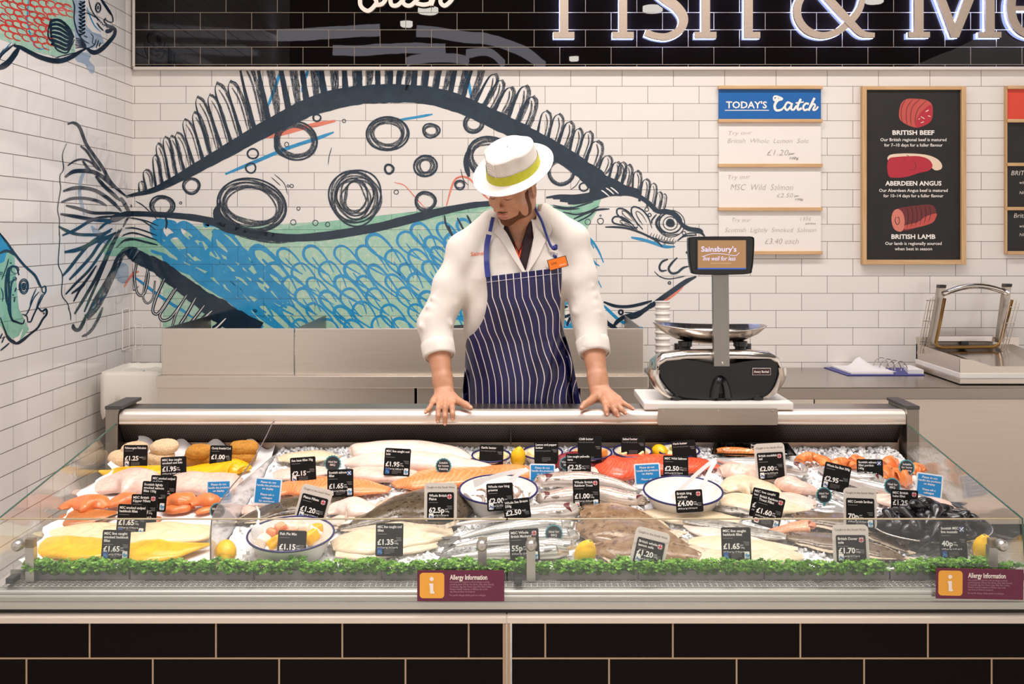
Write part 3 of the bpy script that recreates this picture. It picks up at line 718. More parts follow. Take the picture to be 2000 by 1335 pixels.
# script sign, cut letters on the black tiles
fs = thing('script_sign', 'white cut-out script lettering Fresh on the black tiles', 'sign', at(790, 10, YF))
fn = plane_fn(YF - 0.03); DP = (0, 0.02, 0)
FR = {'letter_f': ['880,-60 830,-78 770,-74 738,-40 730,-10 735,5 722,20,8 712,19 704,10 703,-2', '728,-30 760,-34 790,-44'],
      'letter_r': ['733,10 748,6 760,-16 768,-34 770,-20 780,-24', ],
      'letter_e': ['762,-14 764,8 776,10 788,-2 800,-20 798,-34 788,-34 784,-16 788,6 800,11 812,2 826,-16'],
      'letter_s': ['812,6 828,9 842,4 838,-10 826,-22 832,-36'],
      'letter_h': ['842,10 856,-34 868,-86', '838,10 852,-20 864,-30 866,-18 860,2 868,11 880,2 890,-14']}
WM = mat('sign_white', 'efe3d8', 0.45)
for k, L in FR.items():
    m = MB()
    for l in L:
        P = D(l); ribbon(m, [(p[0], p[1]) for p in P], 8.0, fn, 6, depth=DP, drift=.00005 + .00001 * len(m.v) / 99)
    m.build(k, WM, fs)

# halo-lit letters
hs = thing('backlit_sign', 'large brushed metal letters Fish & Me with blue white halo light behind', 'sign', at(1500, 30, YF))
faceM = mat('letter_brushed_metal', 'b3a294', 0.42, 0.55, 0.05, 90)
halo = emis('letter_halo_light', (0.40, 0.52, 1.0), 30.0)
pc = lambda *a: [tuple(q) for q in a]
def rectp(x0, y0, x1, y1): return [(x0, y0), (x1, y0), (x1, y1), (x0, y1)]
LET = {'letter_f': [rectp(1093, -150, 1110, 63), rectp(1080.5, 62, 1122, 74), rectp(1093, -150, 1180, -136), rectp(1110, -50, 1165, -36)],
       'letter_i': [rectp(1209, -72, 1225, 63), rectp(1196, 62, 1238, 74), rectp(1196, -72, 1212, -61)],
       'letter_h': [rectp(1370.5, -165, 1387, 63), rectp(1357, 62, 1399.5, 74), rectp(1453.5, -40, 1470.5, 74), rectp(1468, 62, 1485, 74)],
       'letter_m': [rectp(1786, -150, 1804, 63), rectp(1775, 62, 1816.5, 73), rectp(1925, -150, 1943, 63), rectp(1912.5, 62, 1956, 73),
                    [(1789, -110), (1806, -110), (1866, 47), (1873, 73), (1858, 73)], [(1926, -110), (1946, -110), (1873, 73), (1858, 73), (1864, 50)]]}
SW = {'letter_s': ['1330,-60,10 1310,-74,12 1285,-70,14 1268,-52,16 1272,-28,18 1295,-6,19 1322,14,19 1335,36,18 1328,58,16 1305,71,14 1280,70,13 1260,63,13'],
      'letter_h': ['1387,-20,12 1405,-48,14 1430,-60,16 1452,-52,17 1462,-30,17'],
      'ampersand': ['1687,-12,9 1680,16,12 1662,40,14 1635,62,13 1606,69,13 1578,60,15 1560,38,15 1558,12,15 1570,-12,14 1592,-32,12 1612,-52,12 1620,-78,12 1608,-96,10 1588,-98,11 1574,-82,13 1580,-56,14 1606,-16,15 1640,22,16 1664,48,15 1684,66,13 1708,69,9'],
      'letter_e': ['1972,16,9 2010,16,9 2040,14,9', '2044,14,12 2040,-20,13 2015,-38,13 1990,-28,15 1976,0,17 1978,36,17 1994,60,15 2020,70,13 2046,60,12']}
for k in ('letter_f', 'letter_i', 'letter_s', 'letter_h', 'ampersand', 'letter_m', 'letter_e'):
    mf = MB(); mg = MB(); fF = plane_fn(YF - 0.056)
    for i_, P in enumerate(LET.get(k, [])):
        q = [at(x, y, YF - 0.056 - .0008 * i_) for x, y in P]
        mf.ngon(q, Vector((0, 0.026, 0)))
        mg.ngon([Vector((p.x, YF - 0.0292, p.z)) for p in q], Vector((0, 0.018, 0)))
    for l in SW.get(k, []):
        P = D(l); ribbon(mf, P, 14, fF, 6, depth=(0, 0.026, 0), drift=.00006)
        ribbon(mg, P, 14, lambda x, y: Vector((at(x, y, YF - 0.056).x, YF - 0.0292, at(x, y, YF - 0.056).z)), 6, depth=(0, 0.018, 0))
    f = mf.build(k, faceM, hs); f['label'] = 'brushed metal letter'
    g = mg.build('halo_layer', halo, f); g['label'] = 'glowing blue white acrylic layer'

# Today's Catch menu board
YM = YB - 0.02
mb_ = thing('menu_board', "white menu board headed Today's Catch with oak ledges on the white tiles", 'menu board', at(1504, 496, YB))
for y0 in (168, 233, 320, 405, 490):
    bar(MB(), 1402.5, y0, 1605, y0 + 6.5, YB - 0.045, YB - 0.002, YM, 0.002).build('ledge', woodH, mb_)
bar(MB(), 1404, 174, 1603.5, 234, YM, YB - 0.003).build('header_panel', mat('header_blue', '0d62ad', 0.35), mb_)['label'] = 'blue header panel'
wb = mat('whiteboard', 'efe8e3', 0.3)
for y0, y1 in ((239, 321), (326, 406), (411, 491)): bar(MB(), 1404, y0, 1603.5, y1, YM, YB - 0.003).build('writing_panel', wb, mb_)
def wtext(mb, s, x, y, h, w=None, al='C', Y=YM - 0.002, bold=0.0, shear=0.0, space=1.0, rot=0.0):
    """text whose baseline sits at photo pixel y, letters h px tall (cap height), on the plane at depth Y"""
    vs, fs_, a, b = text_geo(s, bold, 2, space, shear)
    em = h / 0.7; sx = em if w is None else w / (b - a); W_ = (b - a) * sx
    x0 = x - (0 if al == 'L' else W_ / 2 if al == 'C' else W_); c, sn = math.cos(math.radians(rot)), math.sin(math.radians(rot)); q = []
    for v in vs:
        u = (v[0] - a) * sx + x0 - x; vv = v[1] * em; q.append(at(x + u * c - vv * sn, y - (u * sn + vv * c), Y))
    mb.add(q, fs_)
m = MB(); wtext(m, "TODAY'S", 1458, 211, 13, 80, bold=0.022); bar(m, 1416, 214.5, 1502, 216, YM - 0.0015, YM - 0.0005)
fnm = plane_fn(YM - 0.0018)
for p, w in (('1519,190 1513,196 1511,190,3 1516,188 1528,193,4 1519,196,5 1513,206,5 1516,215,5 1526,214 1533,207,3', 4), ('1545,202 1538,200 1533,208 1537,215 1545,207 1547,201 1545,212 1550,214 1556,206', 4), ('1564,193 1558,207 1559,214 1566,211', 4.5), ('1554,201 1570,199', 2.6),
             ('1580,203 1574,202 1569,208 1571,215 1578,213', 4), ('1591,191 1584,205 1579,216', 4.5), ('1581,212 1588,203 1592,206 1588,214 1593,214 1598,208', 3.6)): ribbon(m, D(p), w, fnm, drift=.00002)
m.build('header_lettering', white_ink, mb_)['label'] = "white lettering Today's Catch"
pen = mat('marker_grey', 'a59d99', 0.6); pend = mat('marker_dark', '7d7673', 0.6)
m = MB(); sh = 0.25
for s, x, y, h, w, r in (('Try our', 1446, 263, 8, 46, 2), ('British  Whole  Lemon  Sole', 1500, 279, 9, 158, 0), ('£1.20', 1519, 303, 11, 42, 0), ('Try our', 1444, 349, 8, 44, 2), ('MSC  Wild  Salmon', 1488, 371, 12, 122, 0), ('£2.50', 1533, 385, 8, 32, 0),
                         ('Try our', 1448, 433, 8, 36, 0), ('Scottish  Lightly  Smoked  Salmon', 1505, 453, 9, 178, 0), ('£3.40 each', 1527, 476, 11, 66, 0), ('135g', 1574, 430, 7, 22, 8)):
    wtext(m, s, x, y, h, w, shear=sh, bold=-0.02, rot=r)
m.build('handwriting', pen, mb_)['label'] = 'faint grey marker handwriting'
m = MB()
for s, x, y, h, w in (('per', 1546, 302, 5, 12), ('100g', 1551, 311, 5, 18), ('per', 1556, 384, 4, 10), ('100g', 1561, 391, 4, 16), ('portion', 1583, 438, 4, 20)): wtext(m, s, x, y, h, w, shear=sh)
m.build('small_handwriting', pend, mb_)

# meat poster
po = thing('meat_poster', 'tall black meat poster in an oak frame showing beef, steak and lamb', 'poster', at(1786, 515, YB))
m = MB(); YP = YB - 0.05
bar(m, 1685, 168, 1693, 516, YP, YB - 0.002, bev=.002); bar(m, 1878, 168, 1887.5, 516, YP, YB - 0.002, bev=.002); m.build('frame_upright', woodV, po)
m = MB(); bar(m, 1693, 168, 1878, 175, YP, YB - 0.002, bev=.002); bar(m, 1693, 507, 1878, 516, YP, YB - 0.002, bev=.002); m.build('frame_rail', woodH, po)
chalk = mat('chalkboard_black', '1b1716', 0.55, 0, 0.25, 12)
YC = YB - 0.03
bar(MB(), 1691, 172, 1880, 510, YC, YB - 0.004).build('board', chalk, po)
m = MB(); yt = YC - 0.002
for s, y, h, w, b in (('BRITISH BEEF', 263, 8.5, 82, .03), ('Our British regional beef is matured', 275.5, 6, 129, .012), ('for 7–10 days for a fuller flavour', 286, 6, 114, .012), ('ABERDEEN ANGUS', 362, 8.5, 110, .03), ('Our Aberdeen Angus beef is matured', 374.5, 6, 134, .012),
                      ('for 10–14 days for a fuller flavour', 385, 6, 117, .012), ('BRITISH LAMB', 466, 8.5, 86, .03), ('Our lamb is regionally sourced', 478, 6, 110, .012), ('when best in season', 488.5, 6, 73, .012)): wtext(m, s, 1784, y, h, w, bold=b, Y=yt)
m.build('poster_lettering', white_ink, po)['label'] = 'cream printed wording'
TM = lambda s: [(1380 + x / 3.226, 150 + y / 3.226) for x, y in D(s)]
def art(col, name, polys, strokes=(), lay=0.001):
    m = MB()
    for p in polys:
        P = [tuple(q) for q in crom(TM(p), 4, True)]; m.ngon([at(x, y, YC - lay) for x, y in P])
    for p, w in strokes: ribbon(m, TM(p), w, plane_fn(YC - lay), 5, (.6, .4))
    o = m.build(name, col, po); return o
mr, md, mp, mf_, mdk = mat('meat_red', 'b8283a', .6), mat('meat_mid_red', 'c4524a', .6), mat('meat_pink', 'd97e6e', .6), mat('meat_fat', 'ecd2b8', .6), mat('meat_dark', '6e2a2c', .6)
art(md, 'beef_drawing', ['1212,230 1225,170 1260,140 1320,138 1380,145 1420,175 1424,250 1400,290 1330,320 1260,300 1220,270'])
art(mr, 'beef_drawing_cut', ['1318,300 1330,250 1370,205 1415,178 1424,250 1400,292 1335,318'], lay=.0014)
art(mdk, 'beef_drawing_ties', [], [('1255,142 1232,185 1226,240 1235,285', 1.3), ('1300,140 1265,190 1258,250 1265,300', 1.3), ('1345,140 1300,185 1285,250 1290,305', 1.3), ('1385,150 1335,200 1315,260 1318,305', 1.3)], .0016)
art(mf_, 'beef_drawing_fat', [], [('1380,220 1400,208', 2), ('1350,250 1375,265', 1.6), ('1395,245 1412,250', 1.6), ('1350,290 1370,282', 1.6), ('1335,268 1345,262', 1.4)], .0016)
art(mf_, 'steak_drawing_fat', ['1140,520 1160,490 1260,482 1380,490 1450,515 1482,550 1478,580 1440,588 1400,560 1300,520 1180,530'])
art(mr, 'steak_drawing', ['1138,560 1150,515 1190,505 1260,500 1340,500 1400,520 1424,560 1400,590 1340,605 1260,630 1190,635 1148,625'], lay=.0014)
art(mdk, 'steak_drawing_lines', [], [('1300,530 1318,550 1315,580 1300,590', 1.2), ('1240,515 1250,525', 1.2), ('1270,580 1300,590', 1.0), ('1260,492 1275,500', 1)], .0016)
art(mdk, 'lamb_drawing', ['1190,840 1250,820 1340,808 1410,805 1440,825 1446,880 1420,920 1340,945 1240,970 1200,930'])
art(mp, 'lamb_drawing_cut', ['1165,900 1175,850 1205,832 1235,855 1248,905 1240,960 1215,975 1180,955'], lay=.0014)
art(md, 'lamb_drawing_belly', ['1250,960 1252,935 1330,915 1380,880 1446,860 1446,885 1420,920 1340,945'], lay=.0013)
art(chalk, 'lamb_drawing_ties', [], [(f'{1262+i*28},{822-i*2} {1272+i*28},{880-i*4} {1262+i*27},{955-i*8}', 1.0) for i in range(6)] + [('1195,880 1188,905 1200,930 1215,915 1210,885 1200,890', 1.3)], .0016)

# part of a third board at the right edge
rb = thing('menu_board', 'black chalk menu board with orange header cut by the right edge', 'menu board', at(2010, 496, YB))
for y0 in (168, 233, 318, 404, 490): bar(MB(), 1965, y0, 2170, y0 + 6.5, YB - 0.045, YB - 0.002, YM, 0.002).build('ledge', woodH, rb)
bar(MB(), 1964.5, 168, 1967.5, 496, YB - 0.03, YB - 0.002).build('side_edge', woodV, rb)
bar(MB(), 1967.5, 174, 2168, 234, YM, YB - 0.003).build('header_panel', mat('header_orange', 'e0452c', .4), rb)['label'] = 'orange red header panel'
for y0, y1 in ((239, 319), (324, 405), (410, 491)): bar(MB(), 1967.5, y0, 2168, y1, YM, YB - 0.003).build('writing_panel', chalk, rb)
m = MB()
for s, x, y, h in (('BRITISH', 1975, 342, 9), ('with', 1991, 359, 6), ('NOW', 1991, 379, 6), ('British', 1980, 425, 9), ('with', 1991, 444, 6), ('NOW', 1991, 461, 6)): wtext(m, s, x, y, h, al='L', shear=.2)
m.build('chalk_writing', mat('chalk_white', 'ded6d0', .8), rb)

# ================================================================ BACK COUNTERS
st = steel('brushed_steel', 'e0d5c9', 0.36, 0); stv = steel('brushed_steel_upright', 'b4aaa0', 0.33, 2); std = steel('dark_steel', '8d857d', 0.35, 0)
YS = 5.90
sk = thing('steel_sink_unit', 'long brushed steel sink unit with high front splash panels below the fish mural', 'sink unit', at(790, 757, YS))
zt = at(0, 734, YS).z; xl, xr = at(305, 0, YS).x, at(1267, 0, YS).x
MB().box((xl, YS, zt - 0.062), (xr, YB - 0.004, zt), 0.004).build('rim', st, sk)
for a, b in ((306, 811), (813, 1130), (1132, 1266)):
    x0, x1 = at(a, 0, YS + .03).x, at(b, 0, YS + .03).x
    MB().box((x0 + .004, YS + .03, 0.12), (x1 - .004, YB - .02, zt - .062), .003).build('cabinet_front', st, sk)
m = MB(); m.box((xl + .03, YS + .1, 0), (xr - .03, YB - .1, .12)); m.build('plinth', mat('plinth_dark', '2b2826', .6), sk)
YP2 = YS + 0.05; zb = at(0, 641, YP2).z
for a, b in ((316, 574.5), (576, 1257)):
    MB().box((at(a, 0, YP2).x, YP2, zt), (at(b, 0, YP2).x, YP2 + .012, zb), .003).build('splash_panel', st, sk)
for a in (316, 576, 1253):
    x = at(a, 0, YP2).x; MB().box((x, YP2 + .012, zt), (x + .006, YB - .006, zb - .002)).build('divider', std, sk)
tp = thing('sink_tap', 'small dark sink tap just showing above the steel panel behind the left arm', 'tap', at(892, 690, 6.5))
m = MB(); c = at(892, 640, 6.5); m.tube([(c.x, 6.5, zt), (c.x, 6.5, c.z - .01)], .014, 12); m.build('tap_body', mat('tap_black', '2a2a2c', .3), tp)
m = MB(); m.tube([(c.x - .04, 6.5, c.z), (c.x + .045, 6.5, c.z + .004)], .014, 12); m.build('lever', mat('tap_black', '2a2a2c', .3), tp)

YW = 6.02; ZW = 0.811
ww = thing('steel_worktop_counter', 'brushed steel worktop counter against the white tiles behind the scale', 'counter', (1.9, YW, 0))
x0 = at(1296, 0, YW).x
MB().box((x0, YW, ZW - .062), (4.1, YB - .004, ZW), .004).build('worktop', steel('worktop_steel', 'a89e95', .22), ww)
MB().box((x0 + .01, YW + .03, .1), (1.55, YB - .02, ZW - .062)).build('cabinet_front', st, ww)
MB().box((1.556, YW + .03, .1), (4.08, YB - .02, ZW - .062)).build('cabinet_front', steel('cabinet_steel', 'd8cabd', .36, 0), ww)
MB().box((x0 + .05, YW + .1, 0), (4.0, YB - .05, .1)).build('plinth', mat('plinth_dark', '2b2826', .6), ww)

# ring binder lying open
bd = thing('ring_binder', 'open blue ring binder with loose white sheets on the steel worktop', 'binder', (2.0, 6.6, ZW))
wt = lambda px, py, h=0.0: Vector(((px - CX) / F * ((CZ - ZW - h) / ((py - CY) / F)), (CZ - ZW - h) / ((py - CY) / F), ZW + h))
def sheet(mb, q, h0, h1): mb.ngon([Vector((p.x, p.y, ZW + h0)) for p in q], Vector((0, 0, h1 - h0)))
m = MB(); sheet(m, [wt(1609, 718), wt(1655, 733.5), wt(1806, 733.5), wt(1774, 719)], .0005, .004); m.build('cover', mat('binder_blue', '2b2f86', .45), bd)
pap = mat('paper_white', 'f2eeea', .7)
m = MB(); sheet(m, [wt(1622, 717.5), wt(1663, 732), wt(1745, 732), wt(1722, 718)], .005, .014); m.build('paper_stack', pap, bd)
m = MB(); q = [wt(1640, 720), wt(1668, 731), wt(1752, 731), wt(1700, 719)]
P = [[Vector((0, 0, 0))] * 9 for _ in range(7)]
for i in range(7):
    for j in range(9):
        u, v = i / 6, j / 8; p = q[0].lerp(q[3], v).lerp(q[1].lerp(q[2], v), u)
        P[i][j] = p + Vector((0, 0, .015 + .055 * math.exp(-((v - .62) / .22) ** 2) * (1 - u) ** 1.5))
m.grid(P); m.build('curled_sheet', pap, bd, smooth=True)
m = MB(); sheet(m, [wt(1765, 722), wt(1774, 731), wt(1804, 731), wt(1778, 721)], .004, .026); m.build('page_block', pap, bd)
for k in range(4):
    c = wt(1727 + k * 12.5, 720 + k * 2.6); m = MB()
    m.tube([c + Vector((.045 * math.cos(a) - .02, 0, .004 + .062 * math.sin(a))) for a in [math.pi * i / 12 for i in range(13)]], .0028, 6)
    m.build('ring', steel('ring_chrome', 'cfc6bc', .2), bd, smooth=True)

# hand wrapping machine
hw = thing('wrapping_machine', 'steel tray wrapping machine with raised arm frame on the worktop at right', 'wrapping machine', (2.6, 6.4, ZW))
xa, xb, ya, yb = 2.335, 2.93, 6.12, 6.80
MB().box((xa, ya, ZW + .004), (xb, yb, ZW + .034), .004).build('base', st, hw)
MB().box((xa - .002, ya - .004, ZW + .034), (xb, yb, ZW + .062), .004).build('base_band', mat('enamel_white', 'ece6e0', .35), hw)
m = MB(); z0, z1 = ZW + .062, ZW + .15
m.ngon([(xa + .004, ya + .01, z0), (xa + .004, yb, z0), (xa + .004, yb, z1), (xa + .004, ya + .01, z1 - .01)], Vector((.006, 0, 0)))
m.ngon([(xa + .004, ya + .008, z0), (xb, ya + .008, z0), (xb, ya + .008, z1 - .015), (xb - .1, ya + .008, z1 - .02), (xb - .18, ya + .008, z0 + .035), (xa + .17, ya + .008, z0 + .035), (xa + .07, ya + .008, z1 - .02), (xa + .004, ya + .008, z1 - .012)], Vector((0, .006, 0)))
m.box((xa + .004, yb - .02, z0), (xb, yb, z1 + .04)); m.build('tray_wall', st, hw)
m = MB(); m.grid([[(xa + .17, ya + .03, z0 + .03), (xb - .18, ya + .03, z0 + .03)], [(xa + .12, yb - .15, z0 + .06), (xb - .12, yb - .15, z0 + .06)], [(xa + .06, yb - .03, z1), (xb - .06, yb - .03, z1)]])
m.grid([[(xa + .17, ya + .03, z0 + .03), (xa + .12, yb - .15, z0 + .06), (xa + .06, yb - .03, z1)], [(xa + .02, ya + .02, z1 - .02), (xa + .02, yb - .15, z1 - .01), (xa + .02, yb - .03, z1)]])
m.grid([[(xb - .18, ya + .03, z0 + .03), (xb - .12, yb - .15, z0 + .06), (xb - .06, yb - .03, z1)], [(xb - .04, ya + .02, z1 - .02), (xb - .04, yb - .15, z1 - .01), (xb - .04, yb - .03, z1)]])
m.build('tray_bed', steel('polished_steel', 'cfc6c0', .14), hw, smooth=True)
def P3(px, py, Y): return at(px, py, Y)
aT, aB = P3(1838, 572, 6.74), P3(1816, 690, 6.74); bT, bB = P3(1966, 570, 6.74), P3(1952, 668, 6.74)
def plank(mb, a, b, wx, wy):
    d = (b - a).normalized(); x = Vector((wx / 2, 0, 0)); y = Vector((0, wy / 2, 0)); v = []
    for p in (a, b): v += [p - x - y, p + x - y, p + x + y, p - x + y]
    mb.add(v, [(3, 2, 1, 0), (4, 5, 6, 7), (0, 1, 5, 4), (1, 2, 6, 5), (2, 3, 7, 6), (3, 0, 4, 7)]); return mb
for a, b in ((aT, aB), (bT, bB)):
    o = plank(MB(), a + Vector((0, 0, .03)), b, .035, .05).build('arm', stv, hw)
    plank(MB(), a + Vector((.003, 0, .048)), a + Vector((0, 0, .03)), .038, .053).build('arm_cap', mat('cap_black', '1f1c1b', .4), o)
m = MB(); hp = [aT + (bT - aT) * (i / 10) + Vector((0, -.02, .045 * math.sin(math.pi * i / 10) - .005)) for i in range(11)]
m.tube(hp, .016, 10); m.build('handle', steel('ring_chrome', 'cfc6bc', .2), hw, smooth=True)
m = MB(); tb = [P3(1845, 582, 6.66), P3(1836, 630, 6.66), P3(1828, 668, 6.66), P3(1831, 676, 6.66), P3(1840, 678, 6.66), P3(1940, 677, 6.66), P3(1951, 672, 6.66), P3(1956, 660, 6.66), P3(1976, 585, 6.66)]
m.tube(tb, .010, 8); m.build('film_frame', mat('brass_tube', '94703f', .35, .8), hw, smooth=True)
bar(MB(), 1832, 655, 1942, 667, 6.70, 6.76, bev=.003).build('cross_bar', steel('polished_steel', 'cfc6c0', .14), hw)
bar(MB(), 1826, 667, 1940, 690, 6.72, 6.78, bev=.003).build('cutter_housing', std, hw)
bar(MB(), 1878, 666, 1892, 674, 6.69, 6.72).build('switch', mat('cap_black', '1f1c1b', .4), hw)
for sgn, (pa, pb) in ((0, ((1829, 575), (1806, 690))), (1, ((1992, 590), (1967, 680)))):
    m = MB()
    for k in range(4):
        o = k * 6 * (-1 if sgn == 0 else -1); m.tube([P3(pa[0] + o, pa[1] - k * 4 * (1 if sgn else -1), 6.7 - k * .02), P3(pb[0] + o * .8, pb[1], 6.7 - k * .02)], .0028, 5)
    for t_ in (.1, .45, .8):
        a = P3(pa[0], pa[1], 6.7).lerp(P3(pb[0], pb[1], 6.7), t_); b = P3(pa[0] - 18, pa[1], 6.64).lerp(P3(pb[0] - 14, pb[1], 6.64), t_); m.tube([a, b], .0028, 5)
    m.build('wire_guard', steel('ring_chrome', 'cfc6bc', .2), hw)
m = MB(); m.tube([P3(1976, 682, 6.72), P3(1990, 692, 6.74), P3(2004, 706, 6.76), P3(2030, 716, 6.78)], .008, 6); m.build('cable', mat('cap_black', '1f1c1b', .4), hw)

# ribbed white tub behind the scale
m = MB(); c = wt(1288, 740); c = Vector((at(1287, 0, 6.35).x + .02, 6.35, ZW)); pr = [(0.001, 0)]
for k in range(12): pr += [(.044, .02 + k * .034), (.038, .028 + k * .034), (.038, .042 + k * .034), (.044, .05 + k * .034)]
pr += [(.04, .425), (.001, .425)]; m.lathe(pr, 20, c)
tag(m.build('ribbed_tub', mat('tub_white', 'ece4dc', .4)), 'tall ribbed white plastic tub standing on the worktop behind the scale', 'tub')

# bin with white liner in the corner
bn = thing('waste_bin', 'white waste bin with overhanging white liner in the left corner', 'bin', (-2.04, 6.35, 0))
m = MB(); Xa, Xb, Ya, Yc, zr = -2.19, -1.87, 6.2, 6.62, .86
P = []
for z, e in ((0, .05), (.05, .05), (zr - .12, .012), (zr - .1, 0.002)): P.append([(Xa + e, Ya + e, z), (Xb - e, Ya + e, z), (Xb - e, Yc - e, z), (Xa + e, Yc - e, z)])
m.grid(P, closed_v=True); m.build('bin_body', mat('bin_white', 'e6dfd2', .4), bn)
rl = random.Random(4); P = []; per = []
for k in range(48):
    t_ = k / 48 * 4; s_, f_ = int(t_), t_ % 1; cs = [(Xa, Ya), (Xb, Ya), (Xb, Yc), (Xa, Yc)]; a, b = cs[s_], cs[(s_ + 1) % 4]; per.append((a[0] + (b[0] - a[0]) * f_, a[1] + (b[1] - a[1]) * f_))
cx_, cy_ = (Xa + Xb) / 2, (Ya + Yc) / 2
for z, g in ((zr - .30, 1.0), (zr - .2, 1.03), (zr - .1, 1.05), (zr - .01, 1.04), (zr + .012, 1.0), (zr + .006, .93), (zr - .05, .88)):
    P.append([(cx_ + (x - cx_) * (g + .012 * math.sin(k * 1.9 + z * 40)), cy_ + (y - cy_) * (g + .012 * math.sin(k * 1.3 + z * 30)), z + (rl.uniform(-.002, .002) if z > zr - .25 else .11 * (math.sin(k * .55) * .5 + .5))) for k, (x, y) in enumerate(per)])
m = MB(); m.grid(P, closed_v=True); m.grid([[(cx_ + (x - cx_) * g, cy_ + (y - cy_) * g, zr - .02 + .015 * rl.random()) for x, y in per] for g in (.92, .6, .3, .05)], closed_v=True)
m.build('bin_liner', mat('liner_white', 'f0e9de', .35, sss=.0), bn, smooth=True)
# wire holder on the side wall
wr = thing('wire_holder', 'thin white wire holder on the side wall above the bin', 'wire rack', (XL, 6.75, 1.0))
m = MB()
for Y0, X0 in ((6.70, XL + .006), (6.82, XL + .006)):
    m.tube([(X0, Y0, 1.165), (X0, Y0, .935), (X0 + .075, Y0, .935), (X0 + .075, Y0, 1.08)], .0032, 6)
for z, X0 in ((1.165, XL + .006), (.935, XL + .006), (.935, XL + .08), (1.08, XL + .08)): m.tube([(X0, 6.70, z), (X0, 6.82, z)], .0032, 6)
m.build('wire_frame', mat('wire_white', 'f2ece6', .3), wr)
# ================================================================ FISH COUNTER
YT = 2.769
fc = thing('fish_counter', 'long glazed fish display counter with black tiled base and steel top', 'display counter', (0, 3.2, 0))
def cz(py, Y): return CZ - (py - CY) * Y / F
ztile = cz(1217, YT); zjoint = cz(1285, YT)
TL = tile_mat('base_tile', '0d0706', '0a0505', 'a98f76', 0.2997, 0.1, -1.0080 + .14985, zjoint, mortar=0.0022, rough=0.3, warp=.2, spec=.08)
TR = tile_mat('base_tile_right', '0d0706', '0a0505', 'a98f76', 0.3025, 0.1, 0.0729 + .15125, zjoint, mortar=0.0022, rough=0.3, warp=.2, spec=.08)
xj0, xj1 = at(982, 0, YT).x, at(1000, 0, YT).x
MB().box((-1.264, YT, 0), (xj0, 3.72, ztile)).build('base_panel', TL, fc)
MB().box((xj1, YT, 0), (1.264, 3.72, ztile)).build('base_panel', TR, fc)
tan = mat('joint_trim', 'a98f76', .4, .3)
for a, b in ((982, 988.5), (990.5, 996)): MB().box((at(a, 0, YT).x, YT - .002, 0), (at(b, 0, YT).x, YT + .03, ztile)).build('joint_strip', tan, fc)
stC = steel('counter_steel', 'd9cfc4', .45, 0)
for a, b in ((-1.27, at(988.8, 0, YT).x), (at(990.4, 0, YT).x, 1.27)): MB().box((a, YT - .005, cz(1217.5, YT - .005)), (b, 2.83, cz(1205, YT - .005)), .002).build('front_ledge', mat('ledge_steel', 'd9cbbd', .45, .2), fc)
MB().box((-1.262, 2.800, .70), (1.262, 2.83, .7155)).build('shadow_gap_strip', mat('gap_dark', '26211e', .5), fc)
# front aluminium rail
prof = [(2.80, .7155), (2.785, .717), (2.783, .734), (2.788, .7365), (2.788, .7405), (2.784, .743), (2.784, .748), (2.787, .751), (2.785, .754), (2.785, .758), (2.789, .762), (2.796, .7637), (2.805, .7637), (2.805, .7155)]
m = MB(); m.grid([[(-1.262, y, z) for y, z in prof], [(1.262, y, z) for y, z in prof]], closed_v=True, uv=False)
m.build('front_rail', steel('rail_aluminium', 'c9c7c1', .48, 0), fc)
# wire grille over the air duct
m = MB(); zg = .7635
for k in range(5): m.tube([(-1.24, 2.810 + k * .0125, zg), (1.22, 2.810 + k * .0125, zg)], .0011, 5)
for k in range(165): x = -1.235 + k * .015; m.box((x - .0011, 2.806, zg - .002), (x + .0011, 2.864, zg + .0011))
m.build('air_grille', mat('grille_white', 'cfcac3', .4, .2), fc)
MB().box((-1.24, 2.806, .735), (1.22, 2.868, .75)).build('duct_floor', mat('duct_dark', '2e2c2a', .5), fc)
# display well: floor, upstand and sides
MB().box((-1.238, 2.866, .735), (1.217, 2.874, .787)).build('front_upstand', steel('upstand_steel', 'a9a59e', .35, 0), fc)
m = MB(); m.grid([[(-1.238, 2.874, bedz(2.874) - .03), (1.217, 2.874, bedz(2.874) - .03)], [(-1.238, 3.712, bedz(3.712) - .03), (1.217, 3.712, bedz(3.712) - .03)]]); m.build('well_floor', mat('well_grey', 'cfcac3', .4), fc)
m = MB(); zs = bedz(3.70) - .02; m.box((-1.24, 3.705, zs), (1.22, 3.712, .948)); m.build('back_strip', steel('strip_steel', 'a99e93', .35, 0), fc)
# perforated rear panels
t = NT('perforated_panel'); t.set(rough=.45, metal=.6)
o = t.sep(t.add('ShaderNodeTexCoord').outputs['Object'])
def dots(ox, oz):
    u = t.math('SUBTRACT', t.math('FRACT', t.math('MULTIPLY', t.math('ADD', o[0], ox), 1 / .0078)), .5); w = t.math('SUBTRACT', t.math('FRACT', t.math('MULTIPLY', t.math('ADD', o[2], oz), 1 / .0125)), .5)
    return t.math('LESS_THAN', t.math('ADD', t.math('MULTIPLY', t.math('MULTIPLY', u, u), .0078 ** 2), t.math('MULTIPLY', t.math('MULTIPLY', w, w), .0125 ** 2)), .0029 ** 2)
dd = t.math('MAXIMUM', dots(0, 0), dots(.0039, .00625)); t.color(t.mix(dd, '54453a', '0b0807')); t.set(metal=t.math('MULTIPLY_ADD', dd, -.6) if False else .3)
PERF = t.m
for a, b in ((240, 996.5), (999, 1760)):
    m = MB(); x0, x1 = at(a, 0, 3.66).x, at(b, 0, 3.66).x
    m.grid([[(x0, 3.655, 1.013), (x1, 3.655, 1.013)], [(x0, 3.712, .945), (x1, 3.712, .945)]]); m.build('perforated_panel', PERF, fc)
MB().box((at(996.5, 0, 3.66).x, 3.66, .95), (at(999, 0, 3.66).x, 3.70, 1.01)).build('panel_joint', mat('gap_dark', '26211e', .5), fc)
